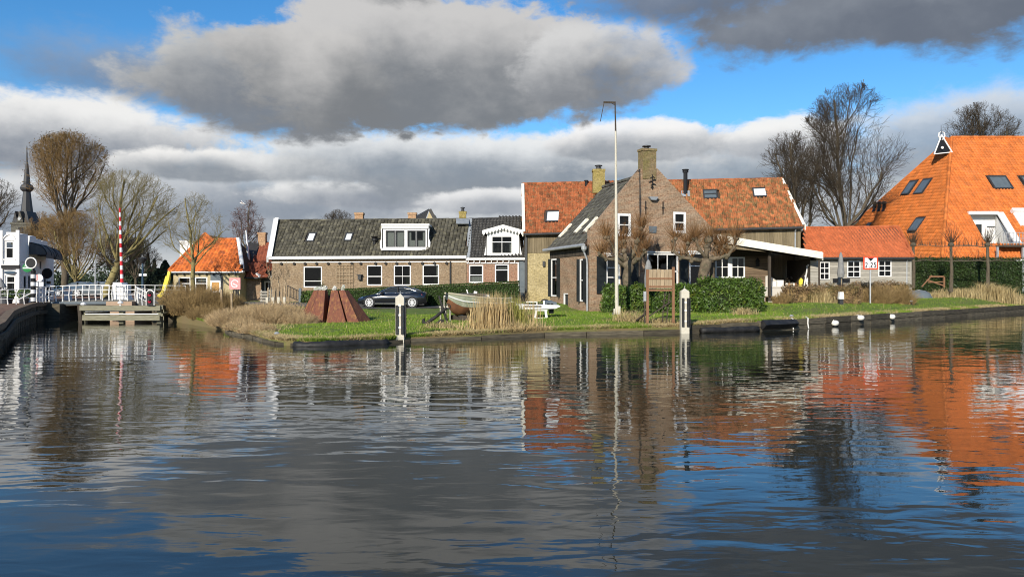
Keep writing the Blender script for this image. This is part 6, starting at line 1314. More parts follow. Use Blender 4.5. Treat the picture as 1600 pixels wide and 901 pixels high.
for k, (cx, D, rx, ry, n, h0, h1, le, lab) in enumerate(((985, 35.0, .9, .5, 420, .3, .85, .8, 'straw tuft leaning beside the flagpole foot'), (1035, 34.2, .8, .35, 320, .2, .5, .9, 'ragged straw under the plank notice board'), (1165, 38.6, .7, .5, 260, .3, .6, .8, 'straw tuft at the foot of the taller laurel block'), (1500, 61.0, 2.4, .8, 1100, .5, 1.15, .4, 'pale straw clump before the tall dark hedge'), (1556, 61.6, 1.8, .7, 1300, .9, 2.1, .35, 'tallest pale straw clump below the farmhouse balcony'), (1465, 60.0, 1.6, .6, 500, .3, .7, .6, 'low pale straw beside the upturned dinghy'), (1600, 62.5, 1.8, .7, 600, .6, 1.3, .4, 'pale straw clump at the right edge of the view'), (690, 31.5, .9, .5, 260, .2, .45, .9, 'straw at the foot of the anchor'), (1285, 45.6, .7, .4, 300, .5, 1.2, .4, 'dry ornamental straw among the brown hedge'))): tuft('straw_tuft', lab, cx, D, rx, ry, n, h0, h1, MT['dryblade'], le, .022 if D < 50 else .03, 'grass tuft', 40 + k, SG, droop=.25)

# ------------------------------------------------------------------ bridge and its furniture
BR = 'bridge'
def bridge():
    D = 44.6; H = thing('white_railed_bridge', 'low canal bridge with white railings and dark underside', 'bridge', (X(170, D), D, 1))
    xl, xr = X(74, 43.6), X(268, 45.5); m = MB(); n = 12
    for i in range(n):
        a = xl - 1 + (xr - xl + 1.5) * i / n; b = xl - 1 + (xr - xl + 1.5) * (i + 1) / n; h = lambda x: 1.16 + .07 * math.sin(math.pi * (x - xl) / (xr - xl))
        m.hexa([(a, D, h(a) - .30), (b, D, h(b) - .30), (b, D + 7, h(b) - .30), (a, D + 7, h(a) - .30), (a, D, h(a)), (b, D, h(b)), (b, D + 7, h(b)), (a, D + 7, h(a))])
    m.build('deck', MT['asphalt'], H); g = MB()
    g.box(xl - .5, X(176, D), D - .08, D - .004, .98, 1.12); g.build('edge_girder', MT['bluegrey'], H)
    m = MB()
    for yy in (46, 48, 50): m.box(xl, X(180, D), yy, yy + .25, .62, .85)
    m.build('girder', MT['dark_metal'], H)
    m = MB(); m.box(X(176, D), X(214, D), D - .3, D + 7, -.6, .90); m.box(X(172, D), X(212, D), D - .45, D + 1, .9, 1.13); m.build('pier', MT['brown_block'], H)
    for (a_, b_, c_) in ((xl - 1.2, xl + .4, .5), (xr - .6, xr + 1.5, .3)):
        m = MB(); m.box(a_, b_, D - c_, D + 8, -.6, 1.0)
        m.build('abutment', MT['wood_edge'], H)  # dark edging colour stands in for the shade under the deck
    def railing(pts, nm, posts, h=.86, curve=True, y0=None):
        r = MB()
        for f in (.36, .68, 1.0):
            q = [Vector(p) + Vector((0, 0, h * f)) for p in pts]; r.tube(q, (.026 if f == 1 else .017) * (.7 if nm == 'd' else 1), 6)
        r.build('handrail', MT['white'], H)
        for i in range(posts + 1):
            t = i / posts * (len(pts) - 1); k = min(len(pts) - 2, int(t)); p = Vector(pts[k]).lerp(Vector(pts[k + 1]), t - k); m = MB()
            m.tube([p - Vector((0, .0, .05)), p + Vector((0, -.07, h * .36)), p + Vector((0, -.02, h * .7)), p + Vector((0, .0, h))], [.038, .027, .025, .023], 6); m.build('railing_post', MT['white'], H)
    h = lambda x: 1.16 + .07 * math.sin(math.pi * (x - xl) / (xr - xl))
    L = [(X(p, D), D - .02, h(X(p, D))) for p in np.linspace(78, 171, 9)]; railing(L, 'a', 9)
    L = [(X(p, D), D - .02, h(X(p, D))) for p in (176, 194, 212)]; railing(L, 'b', 3)
    railing([(X(212, D), D, 1.18), (X(222, D), D - .3, 1.05), (X(233, 44), 43.9, .8)], 'c', 3, .8)
    railing([(X(212, D), D + 6.8, 1.18), (X(130, D), D + 6.8, 1.22), (X(60, D), D + 6.8, 1.16)], 'd', 9, .86)
    railing([(X(212, D), D + .2, 1.16), (X(220, 49), 49, 1.1), (X(232, 53), 53, 1.0)], 'e', 5, .8)
    # splayed white railing at the left abutment
    railing([(X(78, D), D - .05, 1.15), (X(66, 43.5), 43.4, 1.08), (X(57, 44), 43.8, 1.06)], 'f', 5)
    railing([(X(54, 44), 43.8, 1.05), (X(20, 43), 42.6, 1.02), (X(-40, 42), 41.6, 1.0)], 'g', 6, .80)
    r = MB(); r.tube([(X(30, 43), 42.9, 1.25), (X(54, 43.6), 43.6, 1.72)], .035, 6); r.build('brace', MT['white'], H)
bridge()
def barrier():
    D = 45.0; H = thing('barrier_pole', 'raised red and white striped barrier pole over a white cabinet', 'barrier', (X(190, D), D, 1.1))
    b, t = P(190.5, 442, D + .3), P(187.2, 325, D + .3); n = 17
    for i in range(n):
        m = MB(); p, q = b.lerp(t, i / n), b.lerp(t, (i + 1) / n); r0 = .092 - .04 * i / n; m.tube([p, q], [r0, r0 - .003], 10); m.build('red_band' if i % 2 == 0 else 'white_band', MT['red_paint' if i % 2 == 0 else 'white'], H)
    c = thing('barrier_cabinet', 'white steel cabinet at the foot of the striped barrier', 'cabinet', (X(191, D), D, 1.1)); m = MB()
    x0, x1, x2, x3 = X(179.5, D), X(192, D), X(199, D), X(202, D); z0 = 1.16; m.hexa([(x0, D - .2, z0), (x3, D - .2, z0), (x3, D + .5, z0), (x0, D + .5, z0), (x0 - .02, D - .2, Z(441, D)), (x1, D - .2, Z(441, D)), (x1, D + .5, Z(441, D)), (x0 - .02, D + .5, Z(441, D))])
    m.box(x1 + .002, x2, D - .15, D + .45, z0 + .01, Z(444, D)); m.build('housing', MT['plaster_white'], c)
    for k in range(5): q = MB(); zz = z0 + .18 + k * .17; q.box(x0 + .15, x0 + .22, D - .225, D - .2, zz, zz + .04); q.build('rung', MT['zinc'], c)
    m = MB(); m.lathe((X(190, D), D + .1, .72), [(.35, 0), (.75, .2), (.80, .42)], 14); m.build('base', MT['concrete'], c)
barrier()
def guard():
    D = 42.0; H = thing('bridge_fender', 'weathered timber fender beams in the water before the bridge', 'fender', (X(187, D), D, 0))
    for (a, b, z0, z1, y) in ((124, 250, Z(485, D), Z(477.5, D), D), (128, 249, Z(500.5, D), Z(492, D), D + .02)): m = MB(); m.box(X(a, D), X(b, D), y, y + .25, z0, z1); m.build('beam', MT['wood_fender'], H)
    for (a, b) in ((182, 189), (241.5, 248.5), (126, 129)): m = MB(); m.box(X(a, D), X(b, D), D + .26, D + .5, -.8, Z(478, D)); m.build('post', MT['wood_fender'], H)
    m = MB(); m.prism([(X(122, D), D + .1, -.5), (X(128, D), D + .1, -.5), (X(124, D), D + .1, Z(476, D)), (X(119, D), D + .1, Z(476, D))], (0, .25, 0)); m.build('post', MT['wood_dark'], H)
    for py in (486.5, 490.5): m = MB(); m.tube([(X(131, D), D + .13, Z(py, D)), (X(246, D), D + .13, Z(py - (0 if py > 488 else 2), D))], .03, 6); m.build('rail', MT['white'], H)
    for (z, c) in ((Z(480, D), .22), (Z(492, D), .16)): m = MB(); m.bar((X(250, D), D + .1, z), (X(264, 46), 46.5, z), .2, c); m.build('beam', MT['wood_fender'], H)
    m = MB(); m.box(X(251, 44), X(256, 44), 44, 44.2, -.8, .8); m.build('post', MT['wood_fender'], H)
    for px, py in ((128.5, 477), (186.5, 474.5)):
        l = thing('bollard_lamp', ('white mushroom lamp at the left end of the fender' if px < 150 else 'white mushroom lamp below the barrier cabinet'), 'lamp', (X(px, D), D + .12, Z(478, D)), 'white mushroom lamps on the fender'); z = Z(478, D)
        m = MB(); m.lathe((X(px, D), D + .12, z), [(.05, 0), (.05, .1)], 8); m.build('stem', MT['white'], l); m = MB(); m.lathe((X(px, D), D + .12, z + .05 + (477 - py) * .03), [(.06, 0), (.15, .02), (.14, .09), (.04, .16)], 10); m.build('lamp_shade', MT['white'], l)
guard()
def signal():
    D = 41.9; H = thing('traffic_light', 'black canal traffic light with two red lenses and white arched border', 'traffic light', (X(234.5, D), D, Z(477, D))); x = X(234.5, D); z0 = Z(477, D)
    def arch(w, h, y0, dy): 
        pts = [(x - w, y0, z0), (x + w, y0, z0)] + [(x + w * math.cos(a), y0, z0 + h - w + w * math.sin(a)) for a in np.linspace(0, math.pi, 9)]; m = MB(); m.prism(pts, (0, dy, 0)); return m
    arch(.235, .86, D, .04).build('border', MT['white'], H); arch(.185, .81, D - .03, .028).build('board', MT['black'], H)
    for k, zz in enumerate((.58, .22)): m = MB(); m.tube([(x, D - .03, z0 + zz), (x, D - .09, z0 + zz)], .09, 12); m.build('lens', MT['red_lens'], H); m = MB(); m.tube([(x, D - .03, z0 + zz + .075), (x, D - .17, z0 + zz + .085)], [.06, .05], 8); m.build('hood', MT['black'], H)
signal()
def street_lamp():
    D = 62; x = X(223, D); H = thing('street_lamp', 'dark blue street lamp with cone head and two white direction signs', 'street lamp', (x, D, 1)); m = MB(); m.tube([(x, D, .8), (x, D, Z(430, D)), (x, D, Z(411, D))], [.12, .09, .07], 8); m.build('pole', MT['blue_paint'], H)
    m = MB(); m.lathe((x - .02, D, Z(412, D)), [(.05, 0), (.12, .06), (.34, .38), (.36, .44), (.1, .52)], 12); m.build('lamp_head', MT['dark_metal'], H)
    for a, b in ((217.5, 221.7), (224.5, 229.5)): m = MB(); m.box(X(a, D), X(b, D), D - .06, D - .02, Z(431, D), Z(427.5, D)); m.build('direction_sign', MT['sign_white'], H)
    m = MB(); m.bar((x, D, Z(414, D)), (x - .35, D, Z(415.5, D)), .07); m.build('arm', MT['dark_metal'], H)
street_lamp()
def crane():
    D = 57; H = thing('crane_lift', 'yellow articulated lift arm folded beside the ochre house', 'lift', (X(252, D), D, 1)); m = MB()
    m.bar(P(249, 464, D), P(258, 455, D), .35, .3); m.bar(P(256, 457, D), P(263, 432, D), .30, .3); m.bar(P(263, 433, D), P(265, 424, D), .2, .2); m.build('boom', MT['yellow'], H)
    m = MB(); m.box(X(254, D), X(265, D), D + .1, D + 1.6, 1.1, Z(457, D)); m.build('chassis', MT['black'], H)
    m = MB(); m.box(X(248, D), X(256, D), D + .3, D + .9, 1.3, Z(463, D)); m.build('basket', MT['yellow'], H)
    for px in (256, 263): m = MB(); m.tube([(X(px, D), D, 1.25), (X(px, D), D + .25, 1.25)], .28, 12); m.build('wheel', MT['tyre'], H)
    s = thing('yellow_sign', 'small yellow square sign on a pole beyond the crane lift', 'sign', (X(257, 75), 75, 1)); m = MB(); m.box(X(255, 75), X(260, 75), 75, 75.05, Z(451, 75), Z(443, 75)); m.build('board', MT['yellow'], s); m = MB(); m.tube([(X(257.5, 75), 75.1, .9), (X(257.5, 75), 75.1, Z(444, 75))], .04, 6); m.build('post', MT['zinc'], s)
    q = thing('white_booth', 'small rounded white box between the crane lift and the house', 'box', (X(268, 56.5), 56.5, 1)); m = MB(); m.box(X(265.5, 56), X(270, 56), 56, 56.5, .9, Z(456, 56)); m.build('housing', MT['white'], q); m = MB(); m.box(X(266.5, 56), X(269, 56), 55.95, 55.99, 1.3, Z(461, 56)); m.build('door', MT['dark_metal'], q)
crane()
def striped_post(label, px, D, y0, n, discy, r, ring, group='black and white striped signal posts'):
    x = X(px, D); z0 = quay_z(D) if D < 50 else 1.0; zt = Z(y0, D); H = thing('signal_post', label, 'signal', (x, D, z0), group)
    for i in range(n): m = MB(); m.tube([(x, D, z0 - .05 + (zt - z0) * i / n), (x, D, z0 - .05 + (zt - z0) * (i + 1) / n)], .13, 10); m.build('black_band' if i % 2 == 0 else 'white_band', MT['black' if i % 2 == 0 else 'white'], H)
    zc = Z(discy, D); m = MB(); m.tube([(x - .02, D - .1, zc), (x - .02, D - .16, zc)], r, 20); o = m.build('disc', MT['black'], H)
    if ring:
        m = MB(); pts = [(x - .02 + r * math.cos(a), D - .17, zc + r * math.sin(a)) for a in np.linspace(0, 2 * math.pi, 25)]; m.tube(pts, .035, 6); m.build('ring', MT['white'], H)
    m = MB(); m.lathe((x, D, zt - .05), [(.1, 0), (.06, .12), (.05, zc - zt)], 8); m.build('stem', MT['black'], H)
striped_post('striped post with white-ringed round signal at the left bridge end', 52, 43.2, 421, 9, 411, .30, True)
striped_post('striped post with black disc behind the café railing', 76, 50.5, 433, 8, 427, .34, False)
def plates():
    D = 44.2; H = thing('road_sign', 'round white and red sign over two small white plates at the bridge', 'sign', (X(61, D), D, 1)); x = X(61, D)
    m = MB(); m.tube([(x, D + .05, 1), (x, D + .05, Z(430, D))], .03, 6); m.build('post', MT['zinc'], H)
    m = MB(); m.tube([(x, D, Z(434, D)), (x, D + .03, Z(434, D))], .22, 16); m.build('disc', MT['sign_white'], H); m = MB(); m.box(x - .16, x - .06, D - .01, D - .002, Z(438, D), Z(429, D)); m.build('stripe', MT['sign_pink'], H)
    for a in (-.2, .12): m = MB(); m.box(x + a - .12, x + a + .14, D - .02, D + .02, Z(447, D), Z(440.5, D)); m.build('plate', MT['sign_white'], H)
plates()

# ------------------------------------------------------------------ white café and church
def cafe():
    H = thing('white_cafe', 'white plastered café with stepped parapet, dark awnings and green oval sign', 'café', (X(20, 47), 47, 1))
    w = Wall((X(-90, 45.6), 45.6), (X(31.5, 46.4), 46.4)); s = Wall((X(31.5, 46.4), 46.4), (X(84, 55.5), 55.5)); zt = Z(362, 46)
    window(H, w, w.rect(7, 22, 376, 404.5), cols=1, splits=[.62], fw=.09, inset=.06, sill=True); window(H, w, w.rect(8, 24.5, 430, 470), cols=1, splits=[.74], fw=.09, inset=.06, name='door', curt=[(.5, .6, 0, 1)]); window(H, w, w.rect(-50, -8, 376, 404), cols=3, fw=.09); window(H, w, w.rect(-50, -8, 430, 462), cols=3, fw=.09)
    mb = MB(); w.emit(mb, .6, [(0, zt - .3), (w.u(0), zt - .05), (w.u(9), zt - .25), (w.u(10), zt + .0), (w.L, zt)])
    for (a, b, c, d) in ((56, 59.5, 436, 456), (62, 64.6, 408, 420), (37, 41, 431, 450), (44, 47.5, 431, 450), (50, 53.5, 431, 450), (69, 72, 432, 450)): window(H, s, s.rect(a, b, c, d), fw=.08, inset=.05, frame='dark_metal')
    tp = []; zs = lambda px: s.z(1, s.u(px))
    steps = [(31.5, 366), (37, 365), (43.5, 366), (44, 384), (46, 384), (46.2, 369), (51, 368), (56, 370), (56.4, 374), (60, 373.5), (64, 374), (64.4, 377), (68, 376), (74, 377), (74.4, 392), (84, 393)]
    for px, py in steps: u = s.u(px); tp.append((max(0, u), s.z(py, u)))
    s.emit(mb, .6, tp); top = [s.F(u, z, 0) for u, z in tp]; tb = [s.F(u, z, -.4) for u, z in tp]
    for i in range(len(top) - 1): mb.face(top[i], top[i + 1], tb[i + 1], tb[i])
    a, b = s.F(s.L, .6), s.F(s.L, .6, -9); mb.face(a, b, (b[0], b[1], 4), (a[0], a[1], 4)); c = w.F(0, .6, -12); mb.face(b, c, (c[0], c[1], 4.4), (b[0], b[1], 4)); c2 = w.F(0, .6, 0); mb.face(c, c2, (c2[0], c2[1], zt - .3), (c[0], c[1], zt - .3))
    mb.face(w.F(0, 4.3, 0), w.F(w.L, 4.3, 0), s.F(s.L, 3.95, 0), b[:2] + (3.95,), c[:2] + (4.3,)); mb.build('wall', MT['plaster_white'], H)
    # mouldings
    m = MB(); u0 = w.u(5); u1 = w.u(24); zz = w.z(372, (u0 + u1) / 2); n = 8
    for k in range(n):
        a, b = k / n, (k + 1) / n; h = lambda t: .28 * (1 - (2 * t - 1) ** 2)
        m.hexa([w.F(u0 + (u1 - u0) * a, zz + h(a) - .08, .06), w.F(u0 + (u1 - u0) * b, zz + h(b) - .08, .06), w.F(u0 + (u1 - u0) * b, zz + h(b) - .08, 0), w.F(u0 + (u1 - u0) * a, zz + h(a) - .08, 0), w.F(u0 + (u1 - u0) * a, zz + h(a), .06), w.F(u0 + (u1 - u0) * b, zz + h(b), .06), w.F(u0 + (u1 - u0) * b, zz + h(b), 0), w.F(u0 + (u1 - u0) * a, zz + h(a), 0)])
    m.fbox(w.F, w.u(26), w.u(31.4), 1, zt + .12, .01, .12); m.fbox(w.F, w.u(0), w.u(5), 1, zt + .1, .01, .10); m.build('pilaster', MT['white'], H)
    m = MB(); m.fbox(w.F, w.u(4), w.L + .02, w.z(419, 2), w.z(414, 2), .01, .20); m.build('shop_band', MT['black'], H); m = MB(); m.fbox(w.F, w.u(4), w.L + .02, w.z(414, 2) + .002, w.z(412.5, 2), .01, .25); m.build('cornice', MT['white'], H)
    m = MB(); c = Vector(w.F(w.u(17), w.z(425.5, w.u(17)), .1)); m.prism([c + Vector((.36 * math.cos(a), 0, .09 * math.sin(a))) for a in np.linspace(0, 2 * math.pi, 17)[:-1]], (0, -.05, 0)); m.build('blue_oval_sign', MT['blue_paint'], H)
    # green oval sign hanging from the corner
    g = thing('green_oval_sign', 'green oval hanging sign with pale band on the café corner', 'sign', (X(42, 46), 46, 3)); c = P(42.5, 418, 46.2); m = MB(); m.prism([c + Vector((.30 * math.cos(a), 0, .27 * math.sin(a))) for a in np.linspace(0, 2 * math.pi, 21)[:-1]], (0, .12, 0)); m.build('board', MT['green_sign'], g)
    m = MB(); m.prism([c + Vector((-.16, -.015, .10)), c + Vector((.20, -.015, .10)), c + Vector((.16, -.015, .17)), c + Vector((-.12, -.015, .17))], (0, .013, 0)); m.build('band', MT['cushion'], g); m = MB(); m.prism([c + Vector((-.26, -.015, -.06)), c + Vector((.26, -.015, -.06)), c + Vector((.26, -.015, .02)), c + Vector((-.26, -.015, .02))], (0, .013, 0)); m.build('band', MT['sign_white'], g); m = MB(); m.bar(c + Vector((-.5, .06, .32)), c + Vector((.2, .06, .32)), .04); m.build('bracket', MT['iron'], g)
    # rounded awnings
    for k, (a, b, y0, y1, lab) in enumerate(((45, 62, 381, 400, 'dark half-round awning nearest the café corner'), (58, 72, 385, 402, 'dark half-round awning, farther one on the café side'))):
        u0, u1 = s.u(a), s.u(b); zc = s.z(y1 - 1, (u0 + u1) / 2); zh = s.z(y0, (u0 + u1) / 2) - zc; dep = .95; n = 8; m = MB(); V = []
        for i in range(n + 1):
            an = math.pi / 2 * i / n; V.append((dep * math.sin(an), zh * math.cos(an)))
        for i in range(n):
            (d0, h0), (d1, h1) = V[i], V[i + 1]; e0, e1 = min(.75, d0 * .45), min(.75, d1 * .45)
            m.face(s.F(u0, zc + h0, d0 + .02), s.F(u1, zc + h0, d0 + .02), s.F(u1, zc + h1, d1 + .02), s.F(u0, zc + h1, d1 + .02))
            m.face(s.F(u0, zc + h0, d0 + .02), s.F(u0, zc + h1, d1 + .02), s.F(u0, zc, 0.02)); m.face(s.F(u1, zc + h1, d1 + .02), s.F(u1, zc + h0, d0 + .02), s.F(u1, zc, 0.02))
        m.prism([s.F(u0, zc, dep), s.F(u1, zc, dep), s.F(u1, zc - .2, dep), s.F(u0, zc - .2, dep)], tuple(Vector((s.n.x, s.n.y, 0)) * .03))
        m.build('awning', MT['awning'], H, label=lab); r = MB()
        for uu in (u0, (u0 + u1) / 2, u1):
            r.tube([s.F(uu, zc + h, d + .03) for d, h in V], .03, 5)
        r.build('awning_frame', MT['black'], H)
    t = thing('terrace_parasol', 'folded white parasol and planter on the café terrace', 'parasol', (X(2, 44.5), 44.5, 1)); m = MB(); m.lathe((X(1, 44.5), 44.5, 1), [(.35, 0), (.35, .4), (.05, .42), (.05, .9), (.32, .95), (.02, 1.5)], 12); m.build('canopy', MT['fabric'], t)
    for k, px in enumerate((13, 38)): b = thing('box_plant', ('clipped green plant before the café door', 'yellow-green plant by the café side wall')[k], 'plant', (X(px, 44.9), 44.9, 1), 'potted plants by the café'); c = np.array([X(px, 44.9), 44.9, 1.55]); d = rng.normal(0, 1, (700, 3)); d /= np.linalg.norm(d, axis=1)[:, None]; leaves('foliage', c + d * np.array([.38, .3, .32]), d, .10, .6, MT['laurel'], b, kind='stuff'); m = MB(); m.lathe((X(px, 44.9), 44.9, 1.0), [(.2, 0), (.26, .35)], 10); m.build('pot', MT['dark_metal'], b)
cafe()
def church():
    D = 210; H = thing('church_tower', 'slender dark church spire with bulb and needle, far left', 'church', (X(42, D), D, 1)); x = X(42, D); z = lambda py: Z(py, D); s = D / FOC
    m = MB(); w = 15 * s; m.box(x - w, x + w, D - w, D + w, 0, z(350)); m.box(x - w * 1.06, x + w * 1.06, D - w * 1.06, D + w * 1.06, z(352), z(349)); m.build('tower', MT['tile_slate'], H)
    m = MB(); w = 14.5 * s
    def fr(w0, z0, w1, z1, n=4): m.lathe((x, D, 0), [(w0 * (1.414 if n == 4 else 1), z0), (w1 * (1.414 if n == 4 else 1), z1)], n)
    fr(w, z(349), 8.5 * s, z(331)); m.lathe((x, D, 0), [(8.8 * s, z(333)), (5.2 * s, z(300)), (8.5 * s, z(297)), (9.5 * s, z(294)), (8 * s, z(289.5)), (4.6 * s, z(287)), (4.8 * s, z(284)), (2.2 * s, z(257)), (1.2 * s, z(253)), (1.1 * s, z(246)), (.45 * s, z(228))], 8); m.build('spire', MT['dark_metal'], H)
    for k in (-1, 1): q = MB(); q.prism([(x + k * 9 * s - 4 * s, D - w - .1, z(349)), (x + k * 9 * s + 4 * s, D - w - .1, z(349)), (x + k * 9 * s, D - w - .1, z(331))], (0, 1.5, 0)); q.build('pinnacle', MT['dark_metal'], H)
    q = MB(); q.prism([(x - 5 * s, D - w - .5, z(348)), (x + 5 * s, D - w - .5, z(348)), (x, D - w - .5, z(331))], (0, 3, 0)); q.build('dormer', MT['tile_slate'], H); q = MB(); q.tube([(x, D - w - .55, z(343)), (x, D - w - .75, z(343))], 2.4 * s, 16); q.build('clock_face', MT['zinc'], H)
    q = MB(); q.box(x - 3.5 * s, x - .5 * s, D - 15 * s - .1, D - 15 * s - .02, z(372), z(356)); q.box(x + .8 * s, x + 3.8 * s, D - 15 * s - .1, D - 15 * s - .02, z(372), z(356)); q.build('louvre', MT['black'], H)
church()
# ------------------------------------------------------------------ car
def build_car(label, loc, rz, paint='car_paint', group=None):
    root = thing('parked_car', label, 'car', (0, 0, 0), group)
    # side profile stations: x (nose at -), belt height, roof height (0 = none), half width at the sill, belt and roof
    ST = [(-2.33, .30, .50, .62, .40), (-2.26, .24, .62, .74, .60), (-2.0, .20, .70, .84, .72), (-1.55, .18, .80, .89, .78), (-1.0, .18, .90, .91, .80), (-.55, .18, .95, .92, .80), (0, .18, .95, .92, .80), (.6, .18, .96, .92, .80), (1.2, .18, 1.0, .92, .78), (1.7, .19, 1.04, .90, .74), (2.05, .22, 1.03, .86, .70), (2.28, .30, .98, .78, .62), (2.34, .40, .88, .70, .58)]
    V = []; Fc = []
    for (x, zb, zt, w, wt) in ST:
        zm = zb + (zt - zb) * .45
        V += [(x, -w * .92, zb), (x, -w, zm), (x, -w * .97, zt - .08), (x, -wt, zt), (x, 0, zt + .035), (x, wt, zt), (x, w * .97, zt - .08), (x, w, zm), (x, w * .92, zb)]
    n = 9
    m = MB(); fs = []
    for i in range(len(ST) - 1):
        for k in range(n - 1): fs.append((i * n + k, (i + 1) * n + k, (i + 1) * n + k + 1, i * n + k + 1))
        fs.append((i * n + n - 1, (i + 1) * n + n - 1, (i + 1) * n, i * n))
    fs.append(tuple(range(n))); fs.append(tuple((len(ST) - 1) * n + k for k in reversed(range(n)))); m.add(V, fs)
    m.build('body', MT[paint], root, smooth=True)
    # greenhouse: windows then roof on top
    RF = [(-1.05, .90, .905), (-.55, .95, 1.17), (-.1, .95, 1.36), (.35, .955, 1.43), (.8, .97, 1.41), (1.25, 1.0, 1.31), (1.7, 1.03, 1.16), (2.05, 1.03, 1.045)]
    g = MB(); r = MB(); wb = .80
    gv = []; 
    for (x, zb, zr) in RF:
        h = zr - zb; wr = wb - h * .38; gv += [(x, -wb + .01, zb - .02), (x, -wr, zr - .03 * (h > .1)), (x, 0, zr + .02), (x, wr, zr - .03 * (h > .1)), (x, wb - .01, zb - .02)]
    gf = []; rf = []
    for i in range(len(RF) - 1):
        gf += [(i * 5, (i + 1) * 5, (i + 1) * 5 + 1, i * 5 + 1), (i * 5 + 3, (i + 1) * 5 + 3, (i + 1) * 5 + 4, i * 5 + 4)]; (gf if i in (0, 1, 5, 6) or True else rf).extend([(i * 5 + 1, (i + 1) * 5 + 1, (i + 1) * 5 + 2, i * 5 + 2), (i * 5 + 2, (i + 1) * 5 + 2, (i + 1) * 5 + 3, i * 5 + 3)])
    g.add(gv, gf); g.build('window', MT['pane' if paint == 'car_paint' else 'skyglass'], root, smooth=True)
    for s in (-1, 1):
        c = MB(); top = []; bot = []
        for (x, zb, zr) in RF[:-1]: h = zr - zb; wr = wb - h * .38; top.append((x, s * (wr + .012), zr - .03)); bot.append((x, s * (wb + .006), zb))
        c.tube(top, .022, 5); c.build('window_trim', MT['chrome'], root); c = MB(); c.tube([top[2], (0, s * (wb + .01), .97)], .02, 4) if False else None
        c = MB(); c.tube(bot, .014, 4); c.build('window_trim', MT['chrome'], root)
        c = MB(); c.box(.40, .47, s * .72 - .08, s * .72 + .08, .96, 1.36); c.build('door_pillar', MT['black'], root)
        c = MB(); c.lathe((-.58, s * .98, .90), [(.04, 0), (.12, .03), (.12, .12), (.05, .16)], 8); c.build('mirror', MT[paint], root)
        c = MB(); c.box(-1.2, 1.25, s * .905 - .012, s * .905 + .012, .24, .29); c.build('sill_trim', MT['chrome'], root)
        c = MB(); c.prism([(-2.25, s * .60, .60), (-1.88, s * .82, .72), (-1.9, s * .84, .64), (-2.22, s * .68, .53)], (0, s * .02, .01)); c.build('headlight', MT['chrome'], root)
        c = MB(); c.prism([(2.28, s * .55, .85), (2.02, s * .84, .90), (2.05, s * .86, .80), (2.33, s * .6, .76)], (0, s * .02, .01)); c.build('tail_light', MT['red_lens'], root)
        for wx in (-1.45, 1.42):
            a = MB(); a.tube([(wx, s * .70, .34), (wx, s * .925, .34)], .385, 22); a.build('arch_shade_disc', MT['black'], root)  # solid black disc in place of the shaded hollow round the wheel
            t = MB(); t.tube([(wx, s * .72, .335), (wx, s * .935, .335)], .335, 22); w_ = t.build('wheel', MT['tyre'], root)
            q = MB(); pts = [(wx + .255 * math.cos(b), s * .945, .335 + .255 * math.sin(b)) for b in np.linspace(0, 2 * math.pi, 23)]; q.tube(pts, .028, 5)
            for k in range(10): b = 2 * math.pi * k / 10; q.bar((wx, s * .94, .335), (wx + .25 * math.cos(b), s * .945, .335 + .25 * math.sin(b)), .045, .02, (0, 1, 0))
            q.tube([(wx, s * .93, .335), (wx, s * .955, .335)], .06, 10); q.build('rim', MT['alloy'], w_)
    b = MB(); b.box(-2.2, 2.2, -.78, .78, .16, .24); b.build('underbody', MT['car_trim'], root)
    root.location = loc; root.rotation_euler = (0, 0, rz); return root
cp = G(612, 51.0)
build_car('glossy black saloon car parked before the clipped hedge', (cp.x, 51.9, gz(cp.x, 51.2) + .035), R(-3))
build_car('blue grey car parked beyond the bridge railing, right one', (X(152, 74), 74, 1.0), R(4), 'bluegrey', 'cars parked beyond the bridge')
build_car('dark blue car parked beyond the bridge railing, left one', (X(122, 76), 76, 1.0), R(-5), 'blue_paint', 'cars parked beyond the bridge')
bx = thing('banner_stand', 'white banner with faded pink top behind the bridge railing', 'banner', (X(106, 52.5), 52.5, 1)); m = MB(); m.box(X(100, 52.5), X(112, 52.5), 52.5, 52.56, 1.05, Z(452, 52.5)); m.build('cloth', MT['sign_white'], bx); m = MB(); m.box(X(101, 52.5), X(111, 52.5), 52.47, 52.498, Z(455, 52.5), Z(451, 52.5)); m.build('header', MT['sign_pink'], bx)
fl = thing('flagpole', 'thin white pole among the trees behind the railing', 'pole', (X(149, 70), 70, 1)); m = MB(); m.tube([(X(149, 70), 70, .9), (X(149, 70), 70, Z(406, 70))], .07, 8); m.build('pole', MT['zinc'], fl)

